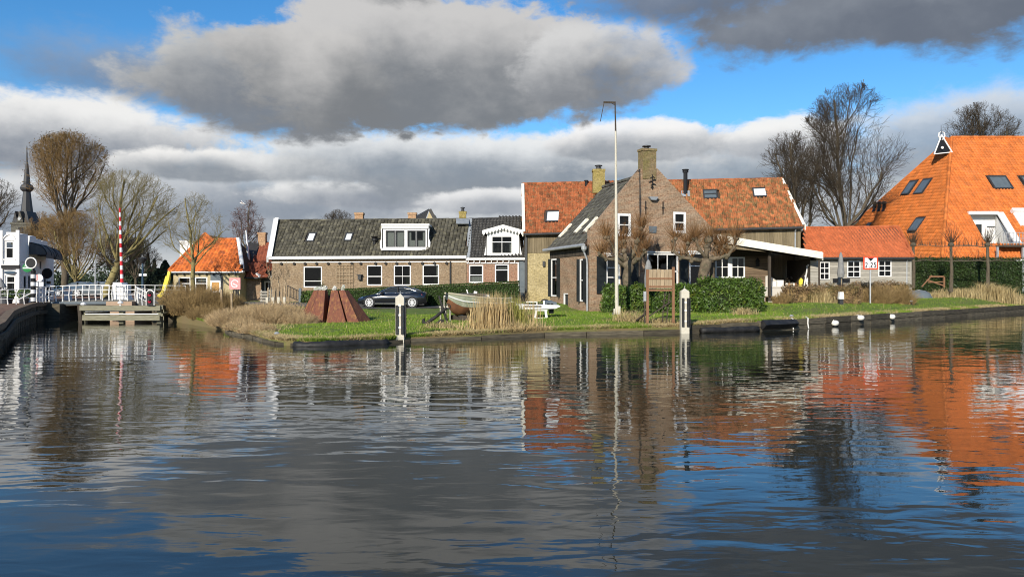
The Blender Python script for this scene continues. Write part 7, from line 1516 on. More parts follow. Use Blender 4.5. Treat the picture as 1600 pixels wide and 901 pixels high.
# ------------------------------------------------------------------ rusty sculpture
def sculpture():
    D = 36.2; g = G(515, D); H = thing('corten_sculpture', 'split rusty steel pyramid in three leaning blocks on the lawn', 'sculpture', g); zb = gz(g.x, D) - .05; zt = Z(453.5, D)
    def blk(tp, bt, dt, db, name='block'):      # top and bottom px outlines front left/right, depth of the back
        (a, b), (c, d) = tp, bt; T0, T1, B0, B1 = X(a, D), X(b, D), X(c, D), X(d, D); yt = D + .75; yb = D
        m = MB(); m.hexa([(B0, yb, zb), (B1, yb, zb), (B1 + db[1], yb + 2.0, zb), (B0 + db[0], yb + 2.0, zb), (T0, yt, zt), (T1, yt, zt), (T1 + dt[1], yt + .45, zt), (T0 + dt[0], yt + .45, zt)]); return m.build(name, MT['corten'], H)
    k = (D + .75) / D
    f = lambda px: 800 + (px - 800)  # tops sit a little farther back
    blk((491.5, 502.0), (479, 504), (0, 0), (-.0, 0)); 
    m = MB(); T = X(491.2, D) ; B = X(478.7, D); yt = D + .75; m.prism([(X(455, D), D + 1.1, zb), (B, D, zb), (T, yt, zt), (X(481, D), yt + .35, zt)], (.0, .08, 0)); m.build('side_plate', MT['corten'], H)
    blk((511.5, 521.5), (509.5, 541), (0, 0), (0, .0)); blk((523.5, 533), (544, 562), (0, 0), (0, .0))
    m = MB(); m.prism([(X(562.3, D), D, zb), (X(575, D), D + 1.1, zb), (X(536, D), yt + .35, zt), (X(533.2, D), yt, zt)], (0, .08, 0)); m.build('side_plate', MT['corten'], H)
    m = MB(); m.box(X(500, D), X(524, D), D + 1.6, D + 1.7, zb, zt - .25); m.build('back_plate', MT['iron'], H)
    rr = random.Random(4)
    for (a, b, c, d, lab) in ((481, 495, 447, 453, 'long flat grey boulder on the left block of the sculpture'), (493, 503, 446, 453, 'pale wedge boulder at the split top of the left block'), (510.5, 518, 446.5, 452.5, 'small white boulder on the middle block of the sculpture'), (524, 532, 445, 453, 'brownish boulder on the right block of the sculpture')):
        x0, x1, z1 = X(a, D), X(b, D), Z(c, D); cx = (x0 + x1) / 2; w = (x1 - x0) / 2; h = z1 - zt; m = MB(); m.lathe((cx, yt + .22, zt - .01), [(w * .6, 0), (w * .98, h * .25), (w * .9, h * .6), (w * .45, h * .95), (w * .1, h)], 7, 1, .5)
        m.v = [(x + rr.uniform(-.03, .03) + (z - zt) * .25, y + rr.uniform(-.02, .02), z + rr.uniform(-.01, .02)) for x, y, z in m.v]; o = m.build('boulder', MT['stone']); tag(o, lab, 'stone', 'boulders on the rusty sculpture')
sculpture()

# ------------------------------------------------------------------ mooring piles, notice board, flag pole, anchor
def pile(label, px, D, y0, w):
    x = X(px, D); H = thing('mooring_pile', label, 'mooring pile', (x, D, 0), 'pale square mooring piles'); zt = Z(y0, D); m = MB(); h = w / 2
    m.box(x - h, x + h, D - h, D + h, -1, zt - .14); m.add([(x - h, D - h, zt - .14), (x + h, D - h, zt - .14), (x + h, D + h, zt - .14), (x - h, D + h, zt - .14), (x, D, zt)], [(0, 1, 4), (1, 2, 4), (2, 3, 4), (3, 0, 4)]); m.build('post', MT['wood_pile'], H)
    for s in (-1, 1):
        q = MB(); q.box(x + s * h * .62 - h * .28, x + s * h * .62 + h * .28, D - h - .07, D - h - .002, .30, zt - .42); q.build('rubber_strip', MT['rubber'], H)
    q = MB(); q.box(x + h + .002, x + h + .06, D - h * .8, D + h * .4, .2, zt - .4); q.build('rubber_strip', MT['rubber'], H)
    for zz in (.5, .95, 1.3): q = MB(); q.box(x - h * .3, x + h * .3, D - h - .03, D - h - .002, zz, zz + .07); q.build('plate', MT['white'], H)
    q = MB(); q.tube([(x, D, zt - .03), (x, D, zt + .09)], .012, 6); q.build('pin', MT['zinc'], H)
pile('pale square mooring pile standing before the black car', 625.5, 27.9, 458.5, .31); pile('pale square mooring pile before the laurel hedge, beside the plank board', 1069.5, 32.9, 450, .34)
def board():
    D = 33.75; H = thing('plank_notice_board', 'brown plank board on two reddish posts at the water edge', 'notice board', G(1032, D)); z = lambda py: Z(py, D)
    for px, t in ((1011.5, 421), (1052, 417)): m = MB(); x = X(px, D); m.box(x - .055, x + .055, D - .05, D + .05, gz(x, D) - .3, z(t)); m.build('post', MT['wood_red'], H)
    x0, x1 = X(1013.8, D), X(1050, D); n = 6
    for i in range(n):
        a = x0 + (x1 - x0) * i / n; b = x0 + (x1 - x0) * (i + 1) / n - .012; m = MB(); m.tint = random.random(); m.box(a, b, D - .05, D - .02 + random.uniform(0, .008), z(451), z(420.5) + random.uniform(-.02, .01)); m.build('plank', MT['wood_board'], H)
    for py in (435, 447.5, 453.5): m = MB(); m.box(x0 - .02, x1 + .02, D - .085, D - .052, z(py + 1.2), z(py - 1.2)); m.build('batten', MT['wood_red'], H)
    m = MB(); m.bar((X(1014, D), D + .05, z(486)), (X(1000, D), D + .9, z(502)), .08); m.bar((X(1014, D), D + .03, gz(0, D) + .35), (X(1050, D), D + .03, z(470)), .05); m.build('brace', MT['wood_dark'], H)
    l = MB()
    for s in (0, .32): l.bar((X(1036, D) + s * .6, D + .25, z(508)), (X(1040, D) + s * .6, D + .12, z(455)), .045)
    for k in range(6): zz = z(505 - k * 9); l.bar((X(1036.3, D), D + .22, zz), (X(1044, D), D + .22, zz), .04)
    l.build('ladder', MT['wood_dark'], H)
    b = thing('meter_box', 'small grey box beside the left post of the plank board', 'box', P(1007, 470, D)); m = MB(); m.box(X(1005.5, D), X(1010, D), D - .05, D + .1, z(470), z(455)); m.build('housing', MT['zinc'], b); m = MB(); m.box(X(1006.5, D), X(1008.5, D), D, D + .05, gz(6, D) - .1, z(470) - .002); m.build('post', MT['wood_dark'], b)
    s = thing('garden_statue', 'dull purple folded parasol standing behind the plank board', 'parasol', P(1012, 450, 41.5)); d = 41.4; m = MB(); m.lathe((X(1013, d), d, gz(X(1013, d), d)), [(.03, 0), (.03, 1.35), (.20, 1.45), (.22, 1.9), (.17, 2.4), (.19, 2.5), (.10, 2.85), (.02, 2.95)], 9); m.build('canopy', MT['fabric'], s)
    s.name = 'folded_parasol'
board()
def flagpole():
    D = 39.6; H = thing('tall_mast', 'tall thin grey mast with bent rope arm beside the gabled house', 'flagpole', G(963, D)); g = G(963, D); x = g.x
    m = MB(); m.tube([(X(964, D), D, .5), (X(963.5, D), D, Z(450, D)), (X(962, D), D, Z(205, D))], [.10, .095, .05], 10); m.build('pole', MT['wood_pile'], H)
    m = MB(); m.tube([(X(962, D), D, Z(207, D)), (X(961, D), D, Z(160, D))], [.045, .03], 8); m.bar(P(962, 160.5, D), P(943, 160, D), .07, .09); m.bar(P(962, 165, D), P(955, 161, D), .03); m.bar(P(944, 160, D), P(938, 190, D), .035); m.build('yard_arm', MT['wood_dark'], H)
    m = MB(); m.box(X(964.5, D), X(969, D), D - .12, D - .0, .2, Z(478, D)); m.box(X(958.5, D), X(961.2, D), D - .1, D + .06, .2, Z(482, D)); m.build('foot_post', MT['wood_pile'], H); m = MB(); m.box(X(957, D), X(959, D), D - .05, D + .1, .2, Z(488, D)); m.build('foot_clamp', MT['bluegrey'], H)
flagpole()
def anchor():
    D = 33.4; H = thing('anchor', 'big black iron anchor lying tilted on the lawn', 'anchor', G(685, D)); m = MB(); p = lambda a, b, d=0: P(a, b, D + d)
    m.tube([p(668, 504, -.1), p(682, 494), p(698, 481, .3)], [.085, .07, .06], 8); m.build('shank', MT['iron'], H); m = MB()
    m.tube([p(661, 499, .1), p(662, 504, 0), p(668, 507, -.1), p(680, 508, -.2), p(691, 505.5, -.1), p(693, 501, .1)], [.04, .08, .085, .085, .07, .04], 8); m.build('arms', MT['iron'], H)
    m = MB(); m.prism([p(659.5, 499, .05), p(662.5, 497, .05), p(663, 504, .05), p(660.5, 505, .05)], (.02, .1, .02)); m.build('fluke', MT['iron'], H); m = MB(); m.prism([p(681, 504.5, 0), p(688, 500, 0), p(693.5, 500.5, 0), p(690, 505.5, 0)], (0, .05, .03)); m.build('fluke', MT['iron'], H)
    m = MB(); m.tube([p(686.5, 464, .35), p(692, 482, .3), p(699.5, 505, .25)], [.045, .065, .05], 8); m.lathe(p(686.5, 464, .35) - Vector((0, 0, .05)), [(.04, 0), (.06, .05), (.03, .1)], 8); m.lathe(p(699.5, 505, .25) - Vector((0, 0, .06)), [(.04, 0), (.07, .05), (.03, .1)], 8); m.build('stock', MT['iron'], H)
    m = MB(); q = p(700, 479, .3); m.tube([q + Vector((.11 * math.cos(a), 0, .11 * math.sin(a))) for a in np.linspace(0, 6.283, 13)], .025, 6); m.build('ring', MT['iron'], H)
    b = thing('garden_bench', 'low weathered wooden bench between anchor and boat', 'bench', G(699, 36.6)); d = 36.6; m = MB(); m.box(X(686, d), X(706, d), d, d + .35, Z(480.5, d), Z(478.5, d)); m.build('seat', MT['wood_pile'], b)
    for px in (688, 696, 703): m = MB(); m.box(X(px, d) - .03, X(px, d) + .03, d + .05, d + .3, gz(X(px, d), d) - .05, Z(480.6, d)); m.build('leg', MT['wood_grey'], b)
    m = MB(); 
    for px in (692, 697): m.box(X(px, d), X(px, d) + .05, d + .32, d + .37, Z(480, d), Z(462, d))
    m.build('backrest', MT['wood_grey'], b)
anchor()

# ------------------------------------------------------------------ boats
def hull(name, label, cat, bow, stern, beam, z0, depth, mats, cat_parts=True, sheer=.35):
    """stations from bow to stern in the boat's own frame"""
    bow = Vector(bow); stern = Vector(stern); ax = (stern - bow); L = ax.length; ax.normalize(); sd = Vector((-ax.y, ax.x, 0)); H = thing(name, label, cat, (bow.x, bow.y, z0))
    n = 12; rows = []
    for i in range(n + 1):
        t = i / n; w = beam / 2 * (math.sin(min(1, t * 1.55 + .04) * math.pi / 2) ** .8) * (1 if t < .75 else 1 - (t - .75) * .9); zt = z0 + depth + sheer * (1 - t) ** 2 * 1.2 + .10 * t * t; kz = z0 + .45 * max(0, (.18 - t) / .18) ** 1.5 * depth * 2
        c = bow + ax * (L * t); rows.append((c, w, zt, kz))
    def sec(c, w, zt, kz, o=0):
        return [c + sd * -w * (1 + 0) + Vector((0, 0, zt - c.z)), c + sd * -w * .99 + Vector((0, 0, zt - (zt - kz) * .28 - c.z)), c + sd * -w * .86 + Vector((0, 0, zt - (zt - kz) * .55 - c.z)), c + sd * -w * .5 + Vector((0, 0, kz + (zt - kz) * .12 - c.z)), c + Vector((0, 0, kz - c.z)), c + sd * w * .5 + Vector((0, 0, kz + (zt - kz) * .12 - c.z)), c + sd * w * .86 + Vector((0, 0, zt - (zt - kz) * .55 - c.z)), c + sd * w * .99 + Vector((0, 0, zt - (zt - kz) * .28 - c.z)), c + sd * w + Vector((0, 0, zt - c.z))]
    S = [sec(*r) for r in rows]; top = MB(); low = MB(); k = 9
    for mbx, rg in ((top, (0, 1, 6, 7)), (low, (2, 3, 4, 5))):
        V = [p for s in S for p in s]; mbx.add(V, [(i * k + j, i * k + j + 1, (i + 1) * k + j + 1, (i + 1) * k + j) for i in range(n) for j in rg])
        if mbx is low: mbx.add(S[-1], [tuple(range(9))])
    top.build('strake', MT[mats[0]], H, smooth=True); low.build('hull', MT[mats[1]], H, smooth=True)
    for s in (0, 8): m = MB(); m.tube([q[s] + Vector((0, 0, .02)) for q in S], .045, 6); m.build('gunwale', MT[mats[2]], H)
    for s in (1, 7): m = MB(); m.tube([q[s] + sd * (-.02 if s == 1 else .02) for q in S], .03, 6); m.build('rubbing_strake', MT['white'], H)
    m = MB(); V = []; fl = []
    for r in rows: V += [r[0] + sd * -r[1] * .93 + Vector((0, 0, r[2] - .06 - r[0].z)), r[0] + sd * -r[1] * .6 + Vector((0, 0, r[2] - .30 - r[0].z)), r[0] + sd * r[1] * .6 + Vector((0, 0, r[2] - .30 - r[0].z)), r[0] + sd * r[1] * .93 + Vector((0, 0, r[2] - .06 - r[0].z))]
    m.add(V, [(i * 4 + j, (i + 1) * 4 + j, (i + 1) * 4 + j + 1, i * 4 + j + 1) for i in range(n) for j in range(3)]); m.build('inner_hull', MT['boat_inner'], H)
    return H, rows, ax, sd
bg = G(704, 36.3)
BH, rows, ax, sd = hull('sloop', 'old beached wooden sloop with greenish top and rusty brown bottom', 'boat', (X(698, 36.0), 36.0, 1.02), (X(782, 38.6), 38.6, 1.02), 2.0, .62, .70, ('boat_green', 'boat_rust', 'boat_inner'), sheer=.30)
for t in (4, 7, 9): r = rows[t]; m = MB(); m.bar(r[0] + sd * -r[1] + Vector((0, 0, r[2] - .1 - r[0].z)), r[0] + sd * r[1] + Vector((0, 0, r[2] - .1 - r[0].z)), .25, .04); m.build('thwart', MT['boat_inner'], BH)
m = MB(); r = rows[2]; q = rows[7]; m.prism([r[0] + Vector((0, 0, r[2] + .0 - r[0].z)) + sd * -.55, r[0] + Vector((0, 0, r[2] + .05 - r[0].z)) + sd * .5, q[0] + Vector((0, 0, q[2] + .22 - q[0].z)) + sd * .7, q[0] + Vector((0, 0, q[2] + .18 - q[0].z)) + sd * -.75], (0, 0, .05)); m.build('cover', MT['tarp'], BH)
m = MB(); c = rows[6][0]; zz = rows[6][2]; m.bar((c.x - .25, c.y, zz), (c.x - .38, c.y, zz + .42), .12, .05); m.bar((c.x + .0, c.y + .1, zz), (c.x + .05, c.y + .1, zz + .34), .16, .08); m.bar((c.x - .4, c.y, zz + .14), (c.x + .7, c.y + .2, zz + .12), .1, .12); m.build('tiller', MT['cushion'], BH)
for k, t in enumerate((3, 8)):
    r = rows[t]; c = r[0]; g0 = gz(c.x, c.y); s = thing('boat_cradle', ('dark timber block under the sloop bow', 'dark timber block under the sloop stern')[k], 'support', (c.x, c.y, g0), 'timber blocks under the sloop'); m = MB(); m.bar(Vector((c.x, c.y, g0 + .12)) - sd * .7, Vector((c.x, c.y, g0 + .12)) + sd * .7, .25, .26); m.build('block', MT['wood_dark'], s)
    m = MB(); m.box(c.x - .12, c.x + .12, c.y - .12, c.y + .12, g0 + .2, .70); m.build('prop', MT['concrete'], s)
def dinghy():
    D = 36.8; zt = Z(476, D); H = thing('work_dinghy', 'flat grey-white workboat with dark engine well resting on a white trestle', 'boat', (X(840, D), D, .8)); z = lambda py: Z(py, D); x = lambda a: X(a, D)
    m = MB(); m.prism([(x(806), D, z(479)), (x(806), D, z(475)), (x(873), D, z(476.5)), (x(876), D, z(478.5)), (x(868), D, z(482)), (x(812), D, z(483))], (0, 1.5, 0)); m.prism([(x(806), D + .1, z(475)), (x(806), D + .1, z(483)), (x(798), D + .1, z(473)), (x(799.5), D + .1, z(470.5))], (0, 1.3, 0)); m.build('hull', MT['plaster_white'], H)
    m = MB(); m.box(x(852), x(870), D + .1, D + 1.3, z(477), z(472)); m.hexa([(x(852), D + .1, z(472)), (x(868), D + .1, z(472)), (x(868), D + 1.3, z(472)), (x(852), D + 1.3, z(472)), (x(853), D + .3, z(469.5)), (x(862), D + .3, z(469.5)), (x(862), D + 1.2, z(469.5)), (x(853), D + 1.2, z(469.5))]); m.build('stern_box', MT['bluegrey'], H)
    for a, b in ((854.5, 859), (860.5, 864.5)): m = MB(); m.box(x(a), x(b), D + .07, D + .098, z(476), z(473.5)); m.build('pane', MT['pane'], H)
    m = MB(); m.bar((x(850), D + .05, z(476.5)), (x(850), D + .05, z(469.5)), .08); m.bar((x(822), D + .1, z(471.5)), (x(840), D + .1, z(471.5)), .04); m.bar((x(839), D + .1, z(476)), (x(839), D + .1, z(471.5)), .04); m.build('rail', MT['white'], H)
    m = MB(); m.box(x(818), x(846), D - .02, D - .003, z(479.5), z(477.5)); m.box(x(818), x(850), D + .3, D + 1.3, z(475.6), z(474.6)); m.build('well', MT['dark_metal'], H)
    m = MB(); m.tube([(x(846), D + .7, z(471)), (x(851), D + .7, z(468.2)), (x(857), D + .7, z(468.8))], .04, 6); m.build('engine', MT['iron'], H)
    m = MB(); m.box(x(859), x(866), D + .4, D + 1.2, z(490), z(482.6)); m.build('keel_block', MT['black'], H)
    t = thing('white_trestle', 'small white wooden trestle under the grey workboat', 'trestle', (x(846), D, .5)); m = MB(); m.box(x(835.5), x(855.5), D + .1, D + .5, z(485.6), z(483.2)); m.build('top', MT['white'], t)
    for a, b, s in ((836.5, 839.5, -1), (851, 854.5, 1)): m = MB(); o = s * .05; m.hexa([(x(a) + o, D + .1, z(497)), (x(b) + o, D + .1, z(497)), (x(b) + o, D + .5, z(497)), (x(a) + o, D + .5, z(497)), (x(a), D + .1, z(485.7)), (x(b), D + .1, z(485.7)), (x(b), D + .5, z(485.7)), (x(a), D + .5, z(485.7))]); m.build('leg', MT['white'], t)
    m = MB(); m.box(x(836), x(855.5), D + .06, D + .1, z(497.5), z(496)); m.build('foot_rail', MT['white'], t)
    s = thing('dark_stump', 'pair of dark weathered posts left of the grey workboat', 'post', G(802, 36.4)); 
    for px in (799, 803.5): m = MB(); m.tube([G(px, 36.4) - Vector((0, 0, .1)), P(px, 472, 36.4)], .09, 8); m.build('post', MT['wood_dark'], s)
dinghy()
def upturned():
    D = 59.5; c = G(1436, D); H = thing('upturned_dinghy', 'upturned grey-blue dinghy on the grass at the shed corner', 'boat', c); m = MB(); prof = []
    V = []; n = 8; k = 7
    for i in range(n + 1):
        t = i / n * 2 - 1; w = .42 * math.sqrt(max(0, 1 - t * t)) + .01; h = .62 * math.sqrt(max(0, 1 - abs(t) ** 2.6)) + .01
        for j in range(k): a = math.pi * j / (k - 1); V.append((c.x + t * 1.05, c.y + w * math.cos(a), c.z + h * math.sin(a)))
    m.add(V, [(i * k + j, (i + 1) * k + j, (i + 1) * k + j + 1, i * k + j + 1) for i in range(n) for j in range(k - 1)]); m.build('hull', MT['bluegrey'], H, smooth=True); m = MB(); m.tube([(c.x - 1.05, c.y, c.z + .05), (c.x - .5, c.y, c.z + .56), (c.x, c.y, c.z + .64), (c.x + .5, c.y, c.z + .56), (c.x + 1.05, c.y, c.z + .05)], .03, 6); m.build('keel', MT['zinc'], H)
    d = 62; f = thing('leaning_timbers', 'rusty brown timber frame leaning before the tall dark hedge', 'frame', G(1465, d)); m = MB(); m.bar(P(1452, 432, d), P(1475, 432, d), .12); m.bar(P(1475, 432, d), P(1475, 449, d), .12); m.bar(P(1448, 437, d), P(1474, 446, d), .10); m.bar(P(1440, 448, d), P(1456, 430, d), .08); m.bar(P(1450, 441, d), P(1474, 440, d), .08); m.build('beams', MT['wood_red'], f)
upturned()

# ------------------------------------------------------------------ signs
DIG = {'2': [[(0, .8), (.1, .95), (.3, 1), (.5, .95), (.6, .8), (.55, .62), (.0, .02), (.62, .02)]], '5': [[(.58, .98), (.1, .98), (.05, .55), (.3, .62), (.52, .52), (.6, .3), (.5, .08), (.28, 0), (.0, .08)]], ',': [[(.12, .08), (.04, -.1)]]}
def height_sign():
    D = 49.6; g = G(1360.5, D); H = thing('height_sign', 'red bordered white square sign reading 2,25 on a grey post', 'sign', g); x0, x1 = X(1348.7, D), X(1371.8, D); z0, z1 = Z(421, D), Z(400.6, D)
    m = MB(); m.tube([(g.x, D + .06, g.z - .2), (g.x, D + .06, z0 + .3)], .05, 8); m.build('post', MT['zinc'], H)
    m = MB(); m.box(x0, x1, D - .02, D + .02, z0, z1); m.build('border', MT['sign_red'], H); b = .095; m = MB(); m.box(x0 + b, x1 - b, D - .03, D - .0205, z0 + b, z1 - b); m.build('board', MT['sign_white'], H)
    m = MB(); cx = (x0 + x1) / 2; m.prism([(cx - .20, D - .036, z1 - b - .0), (cx + .20, D - .036, z1 - b - .0), (cx, D - .036, z1 - b - .22)], (0, .0055, 0)); m.build('arrow', MT['black'], H)
    m = MB(); h = .30; ws = .20; x = cx - .34; zb = z0 + b + .05
    for ch in '2,25':
        for st in DIG[ch]:
            for i in range(len(st) - 1): a, c = st[i], st[i + 1]; m.bar((x + a[0] * h * .62, D - .036, zb + a[1] * h), (x + c[0] * h * .62, D - .036, zb + c[1] * h), .052, .009, (0, 1, 0))
        x += ws * (.55 if ch == ',' else 1.12)
    m.build('lettering', MT['black'], H)
height_sign()
def faded_sign():
    D = 45.5; g = G(367, D); H = thing('faded_sign', 'faded pink square sign with white curl on dark posts by the brown bush', 'sign', g); x0, x1 = X(358.3, D), X(375.5, D); z0, z1 = Z(452, D), Z(434, D)
    m = MB(); m.box(x0, x1, D, D + .04, z0, z1); m.build('board', MT['sign_pink'], H); c = Vector(((x0 + x1) / 2, D - .006, (z0 + z1) / 2)); m = MB()
    pts = [c + Vector((.21 * math.cos(a), 0, .21 * math.sin(a))) for a in np.linspace(.4, 5.6, 15)]
    for a, b in zip(pts[:-1], pts[1:]): m.bar(a, b, .05, .008, (0, 1, 0))
    m.bar(c + Vector((-.12, 0, .02)), c + Vector((.14, 0, -.12)), .05, .008, (0, 1, 0)); m.build('emblem', MT['sign_white'], H)
    for px in (365, 369, 372): m = MB(); m.tube([G(px, D + .08) - Vector((0, 0, .1)), P(px, 452, D + .08)], .05, 6); m.build('post', MT['dark_metal'], H)
    for k, (px, t) in enumerate(((345.5, 452), (361.5, 458))): s = thing('wooden_stake', ('wooden stake in the brown bush left of the faded sign', 'wooden stake right at the faded sign')[k], 'stake', G(px, 43.2), 'wooden stakes by the faded sign'); m = MB(); m.box(X(px, 43) - .05, X(px, 43) + .05, 43, 43.1, .3, Z(t, 43)); m.build('post', MT['wood_board'], s)
    for k in range(4):
        px = 417 + k * 9; s = thing('low_post', ('short pale post nearest the cottage wall', 'short pale post beside the first young tree', 'short pale post beside the middle young tree', 'short pale post beside the iron stair railing')[k], 'post', G(px, 50.2), 'short pale posts by the young trees'); m = MB(); m.box(X(px, 50.2) - .08, X(px, 50.2) + .08, 50.2, 50.32, .5, Z(464, 50.2)); m.build('post', MT['wood_pile'], s)
    r = thing('stair_railing', 'black iron stair railing against the long brick house', 'railing', G(456, 54.5)); m = MB(); d = 54.8; a, b = P(449, 446, d), P(468, 455, d); m.bar(a, b, .05); a2, b2 = P(449, 462, d), P(468, 470, d); m.bar(a2, b2, .05)
    for k in range(9): t = k / 8; m.bar(a.lerp(b, t), a2.lerp(b2, t), .03)
    m.build('bars', MT['iron'], r); m = MB(); m.box(X(468, d) - .05, X(471, d), d - .05, d + .05, .6, Z(450, d)); m.build('post', MT['bluegrey'], r)
    lg = thing('slatted_bench', 'grey slatted garden bench before the brown cottage', 'bench', G(413, 52.5))
    for k in range(4): m = MB(); z = .95 + k * .2; m.box(X(406, 52.5), X(421, 52.5), 52.5, 52.54, z, z + .12); m.build('slat', MT['wood_grey'], lg)
    for px in (407, 420): m = MB(); m.box(X(px, 52.5), X(px, 52.5) + .08, 52.55, 52.63, .6, 1.75); m.build('leg', MT['wood_grey'], lg)
faded_sign()

# ------------------------------------------------------------------ terrace furniture and small things
def terrace():
    D = 48.4; g = G(1222, D)
    H = thing('wicker_sofa', 'pale wicker corner sofa with curved back and white cushions in the porch', 'sofa', g); m = MB(); x = lambda a: X(a, D); z = lambda b: Z(b, D)
    m.box(x(1193), x(1226), D, D + .9, z(464), z(449)); m.box(x(1193), x(1226), D - .03, D - .002, z(449.5), z(447)); m.prism([(x(1202), D + .7, z(449)), (x(1202), D + .7, z(431)), (x(1207), D + .7, z(430)), (x(1218), D + .7, z(437)), (x(1224), D + .7, z(445)), (x(1224), D + .7, z(449))], (0, .2, 0)); m.build('frame', MT['wicker'], H)
    for (a, b, c, d) in ((1208, 1217, 447, 439), (1216, 1227, 447.5, 437.5)): m = MB(); m.box(x(a), x(b), D + .3, D + .55, z(c), z(d)); m.build('cushion', MT['cushion'], H)
    for a in (1195, 1210, 1223): m = MB(); m.box(x(a), x(a) + .07, D + .05, D + .12, g.z - .05, z(464) - .002); m.build('leg', MT['wicker'], H)
    t = thing('coffee_table', 'low wooden table before the wicker sofa', 'table', G(1204, 47.3)); d = 47.3; m = MB(); m.box(X(1196, d), X(1212, d), d, d + .5, Z(464, d), Z(462.5, d)); m.build('top', MT['wood_brown'], t)
    for a in (1197, 1211): m = MB(); m.box(X(a, d) - .03, X(a, d) + .03, d + .1, d + .16, gz(X(a, d), d), Z(464.1, d)); m.build('leg', MT['wood_brown'], t)
    d = 47.6; s = thing('deck_chair', 'folded pale deck chair leaning under the end of the porch roof', 'chair', G(1262, d)); m = MB()
    for (a, b, c, e) in ((1256, 450, 1262, 416), (1259, 452, 1266, 418), (1263, 450, 1258, 430), (1266, 416, 1260, 416)): m.bar(P(a, b, d), P(c, e, d + .2), .06)
    m.build('frame', MT['white'], s); m = MB(); m.lathe(P(1265, 416, d), [(.04, 0), (.14, .04), (.12, .12), (.03, .15)], 8); m.build('headrest', MT['cushion'], s)
    y = thing('yellow_jacket', 'yellow cloth hanging beside the folded deck chair', 'cloth', P(1251, 440, d)); m = MB(); m.prism([P(1249, 447, d + .1), P(1253, 447, d + .1), P(1255, 437, d + .1), P(1252, 434, d + .1), P(1249, 438, d + .1)], (0, .12, 0)); m.build('cloth', MT['yellow'], y)
    w = thing('log_pile', 'round dark heap of firewood in the back of the porch', 'firewood', G(1236, 50)); m = MB(); r = random.Random(2); 
    for k in range(26):
        a = r.uniform(0, math.pi); q = math.sqrt(r.random()); p = P(1236, 446, 50) + Vector((q * math.cos(a) * .75, r.uniform(0, .2), q * math.sin(a) * .55)); l = MB(); l.tint = r.random(); l.tube([p, p + Vector((0, .35, 0))], r.uniform(.06, .09), 7); l.build('log', MT['wood_board'] if k % 3 == 0 else MT['wood_dark'], w)
    m = MB(); m.box(X(1222, 50), X(1250, 50), 49.98, 50.5, .8, Z(447.5, 50)); m.build('bench', MT['wood_grey'], w)
    c = thing('garden_clutter_table', 'garden table cluttered with pale pots behind the brown hedge', 'table', G(1240, 49.2)); d = 49.2; m = MB(); m.box(X(1229, d), X(1247, d), d, d + .6, Z(449, d), Z(447.5, d)); m.build('top', MT['wood_board'], c); 
    for a in (1230, 1246): q = MB(); q.box(X(a, d) - .03, X(a, d) + .03, d + .2, d + .26, .8, Z(449.1, d)); q.build('leg', MT['wood_board'], c)
    for k, (a, m_) in enumerate(((1231, 'cushion'), (1235, 'chim_orange'), (1238, 'stone'), (1242, 'cushion'), (1245, 'wood_red'))): q = thing('flower_pot', ('white pot at the left end of the cluttered table', 'orange pot second from the left on the cluttered table', 'grey pot in the middle of the cluttered table', 'white pot right of the grey pot on the table', 'brown pot at the right end of the cluttered table')[k], 'pot', (X(a, d), d + .2, Z(447.5, d)), 'pots on the garden table'); m = MB(); m.lathe((X(a, d), d + .2, Z(447.4, d)), [(.05, 0), (.08, .12), (.09, .2), (.05, .22)], 9); m.build('pot', MT[m_], q)
    d = 52.6; p = thing('garden_parasol', 'closed grey parasol standing before the grey shed', 'parasol', G(1313.5, d)); m = MB(); m.tube([G(1315, d), P(1314.5, 396, d)], .035, 8); m.build('pole', MT['wood_board'], p); m = MB(); m.lathe((X(1313.8, d), d, Z(433, d)), [(.20, 0), (.24, .25), (.19, .7), (.15, 1.2), (.10, 1.55), (.03, 1.72)], 10); m.build('canopy', MT['fabric'], p)
    for k, (a, b, lab) in enumerate(((1304.5, 1313, 'black garden chair left of the closed parasol'), (1320, 1331, 'black garden chair right of the closed parasol'))):
        q = thing('garden_chair', lab, 'chair', G((a + b) / 2, d), 'black chairs by the closed parasol'); m = MB(); m.box(X(a, d), X(b, d), d + .3, d + .36, Z(442, d), Z(435, d)); m.build('backrest', MT['black'], q); m = MB(); m.box(X(a, d), X(b, d), d - .15, d + .29, 1.32, 1.38); m.build('seat', MT['black'], q)
        for e in (a + .5, b - .5): m = MB(); m.box(X(e, d) - .02, X(e, d) + .02, d, d + .04, .8, 1.318); m.build('leg', MT['black'], q)
    w = thing('garden_lantern', 'white boxy garden lantern at the foot of the brown hedge', 'lantern', G(1315, 45.0)); d = 45.0; x0, x1 = X(1311.5, d), X(1319, d); m = MB(); m.hexa([(x0, d, Z(467, d)), (x1, d, Z(467, d)), (x1, d + .25, Z(467, d)), (x0, d + .25, Z(467, d)), (x0 + .03, d, Z(456, d)), (x1 - .03, d, Z(456, d)), (x1 - .03, d + .25, Z(456, d)), (x0 + .03, d + .25, Z(456, d))]); m.build('shade', MT['white'], w); m = MB(); m.box(x0 + .03, x1 - .03, d + .02, d + .23, gz(x0, d) - .05, Z(467.1, d)); m.build('foot', MT['dark_metal'], w)
terrace()
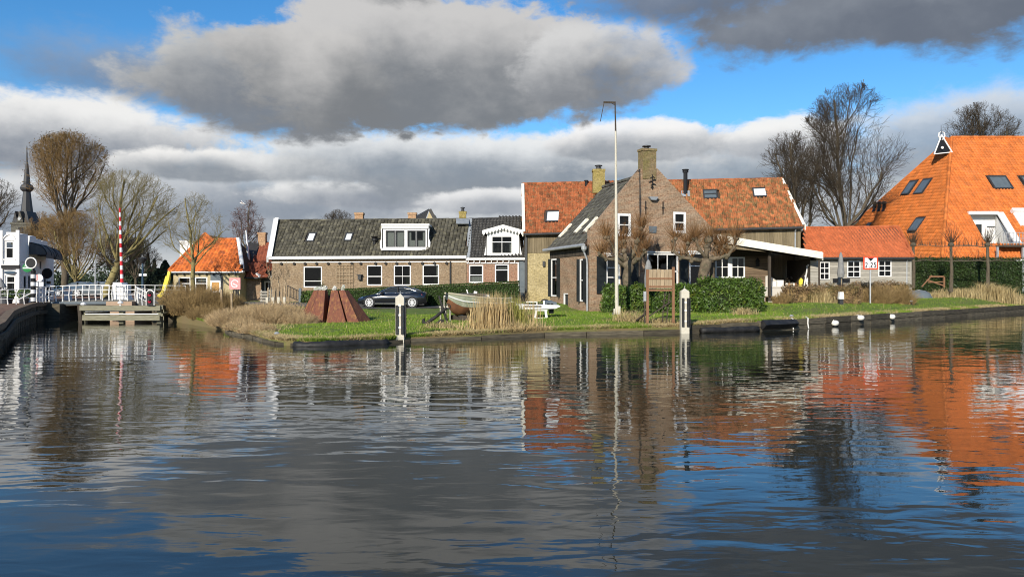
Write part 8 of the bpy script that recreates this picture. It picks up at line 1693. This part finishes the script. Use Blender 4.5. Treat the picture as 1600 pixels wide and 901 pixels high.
for k, (px, D, h, lab) in enumerate(((432.5, 28.0, .16, 'small black bollard light near the headland tip'), (1236.5, 36.6, .16, 'small black bollard light on the lawn edge above the square fender'), (1424, 51.0, .28, 'short dark stump at the corner of the brown hedge'))):
    g = G(px, D); s = thing('bollard_light', lab, 'bollard', g, 'small dark bollards'); m = MB(); m.lathe(g - Vector((0, 0, .05)), [(.07, 0), (.07, h)], 10); m.build('post', MT['iron'], s); m = MB(); m.lathe(g + Vector((0, 0, h - .05)), [(.09, 0), (.10, .03), (.05, .08)], 10); m.build('lamp_cap', MT['zinc'], s)
for k, (px, py, D, sx) in enumerate(((1310, 503, 37.9, .20), (1346, 498, 40.2, .21), (1396, 496, 43.0, .18))):
    x = X(px, D); y = yshore(x) - .32; s = thing('white_buoy', ('white mooring buoy on the water, leftmost of the row', 'white mooring buoy hanging in the middle of the row', 'white mooring buoy, rightmost, below the brown hedge')[k], 'buoy', (x, y, .1), 'white fender buoys along the quay'); m = MB(); zc = (.04, .22, .16)[k]
    m.lathe((x, y, zc), [(.05, 0), (sx * .8, .05), (sx, .14), (sx * .85, .23), (sx * .3, .28)], 12, 1, .7); m.build('float', MT['buoy'], s, smooth=True); m = MB(); m.tube([(x - .05, y, zc + .26), (x - .08, y + .3, .5), (x - .08, y + .6, .52)], .018, 5); m.build('rope', MT['cushion'], s)
for k, px in enumerate((1236, 1255)): D = 36.0 if k == 0 else 37.2; x = X(px, D); y = yshore(x) - .2; s = thing('mooring_rope', ('short white rope hanging at the square fender end', 'longer white rope hanging over the edge right of the square fender')[k], 'rope', (x, y, .5), 'ropes hanging over the bank'); m = MB(); m.tube([(x, y + .3, .54), (x, y + .02, .50), (x - .02, y, .25), (x, y - .04, .02)], .025, 5); m.build('rope', MT['cushion'], s)
# gull
g = P(379, 318, 60); s = thing('gull', 'white gull gliding above the bare birch', 'bird', g); m = MB(); m.tube([g + Vector((.22, 0, -.05)), g + Vector((.1, 0, .0)), g + Vector((-.12, 0, .04)), g + Vector((-.22, 0, .05))], [.015, .06, .05, .01], 7); m.prism([g + Vector((-.08, 0, .03)), g + Vector((.06, 0, .0)), g + Vector((.0, -.5, .18))], (0, 0, .015)); m.prism([g + Vector((-.08, 0, .03)), g + Vector((.06, 0, .0)), g + Vector((-.25, .4, .30))], (0, 0, .015)); m.build('body', MT['white'], s)
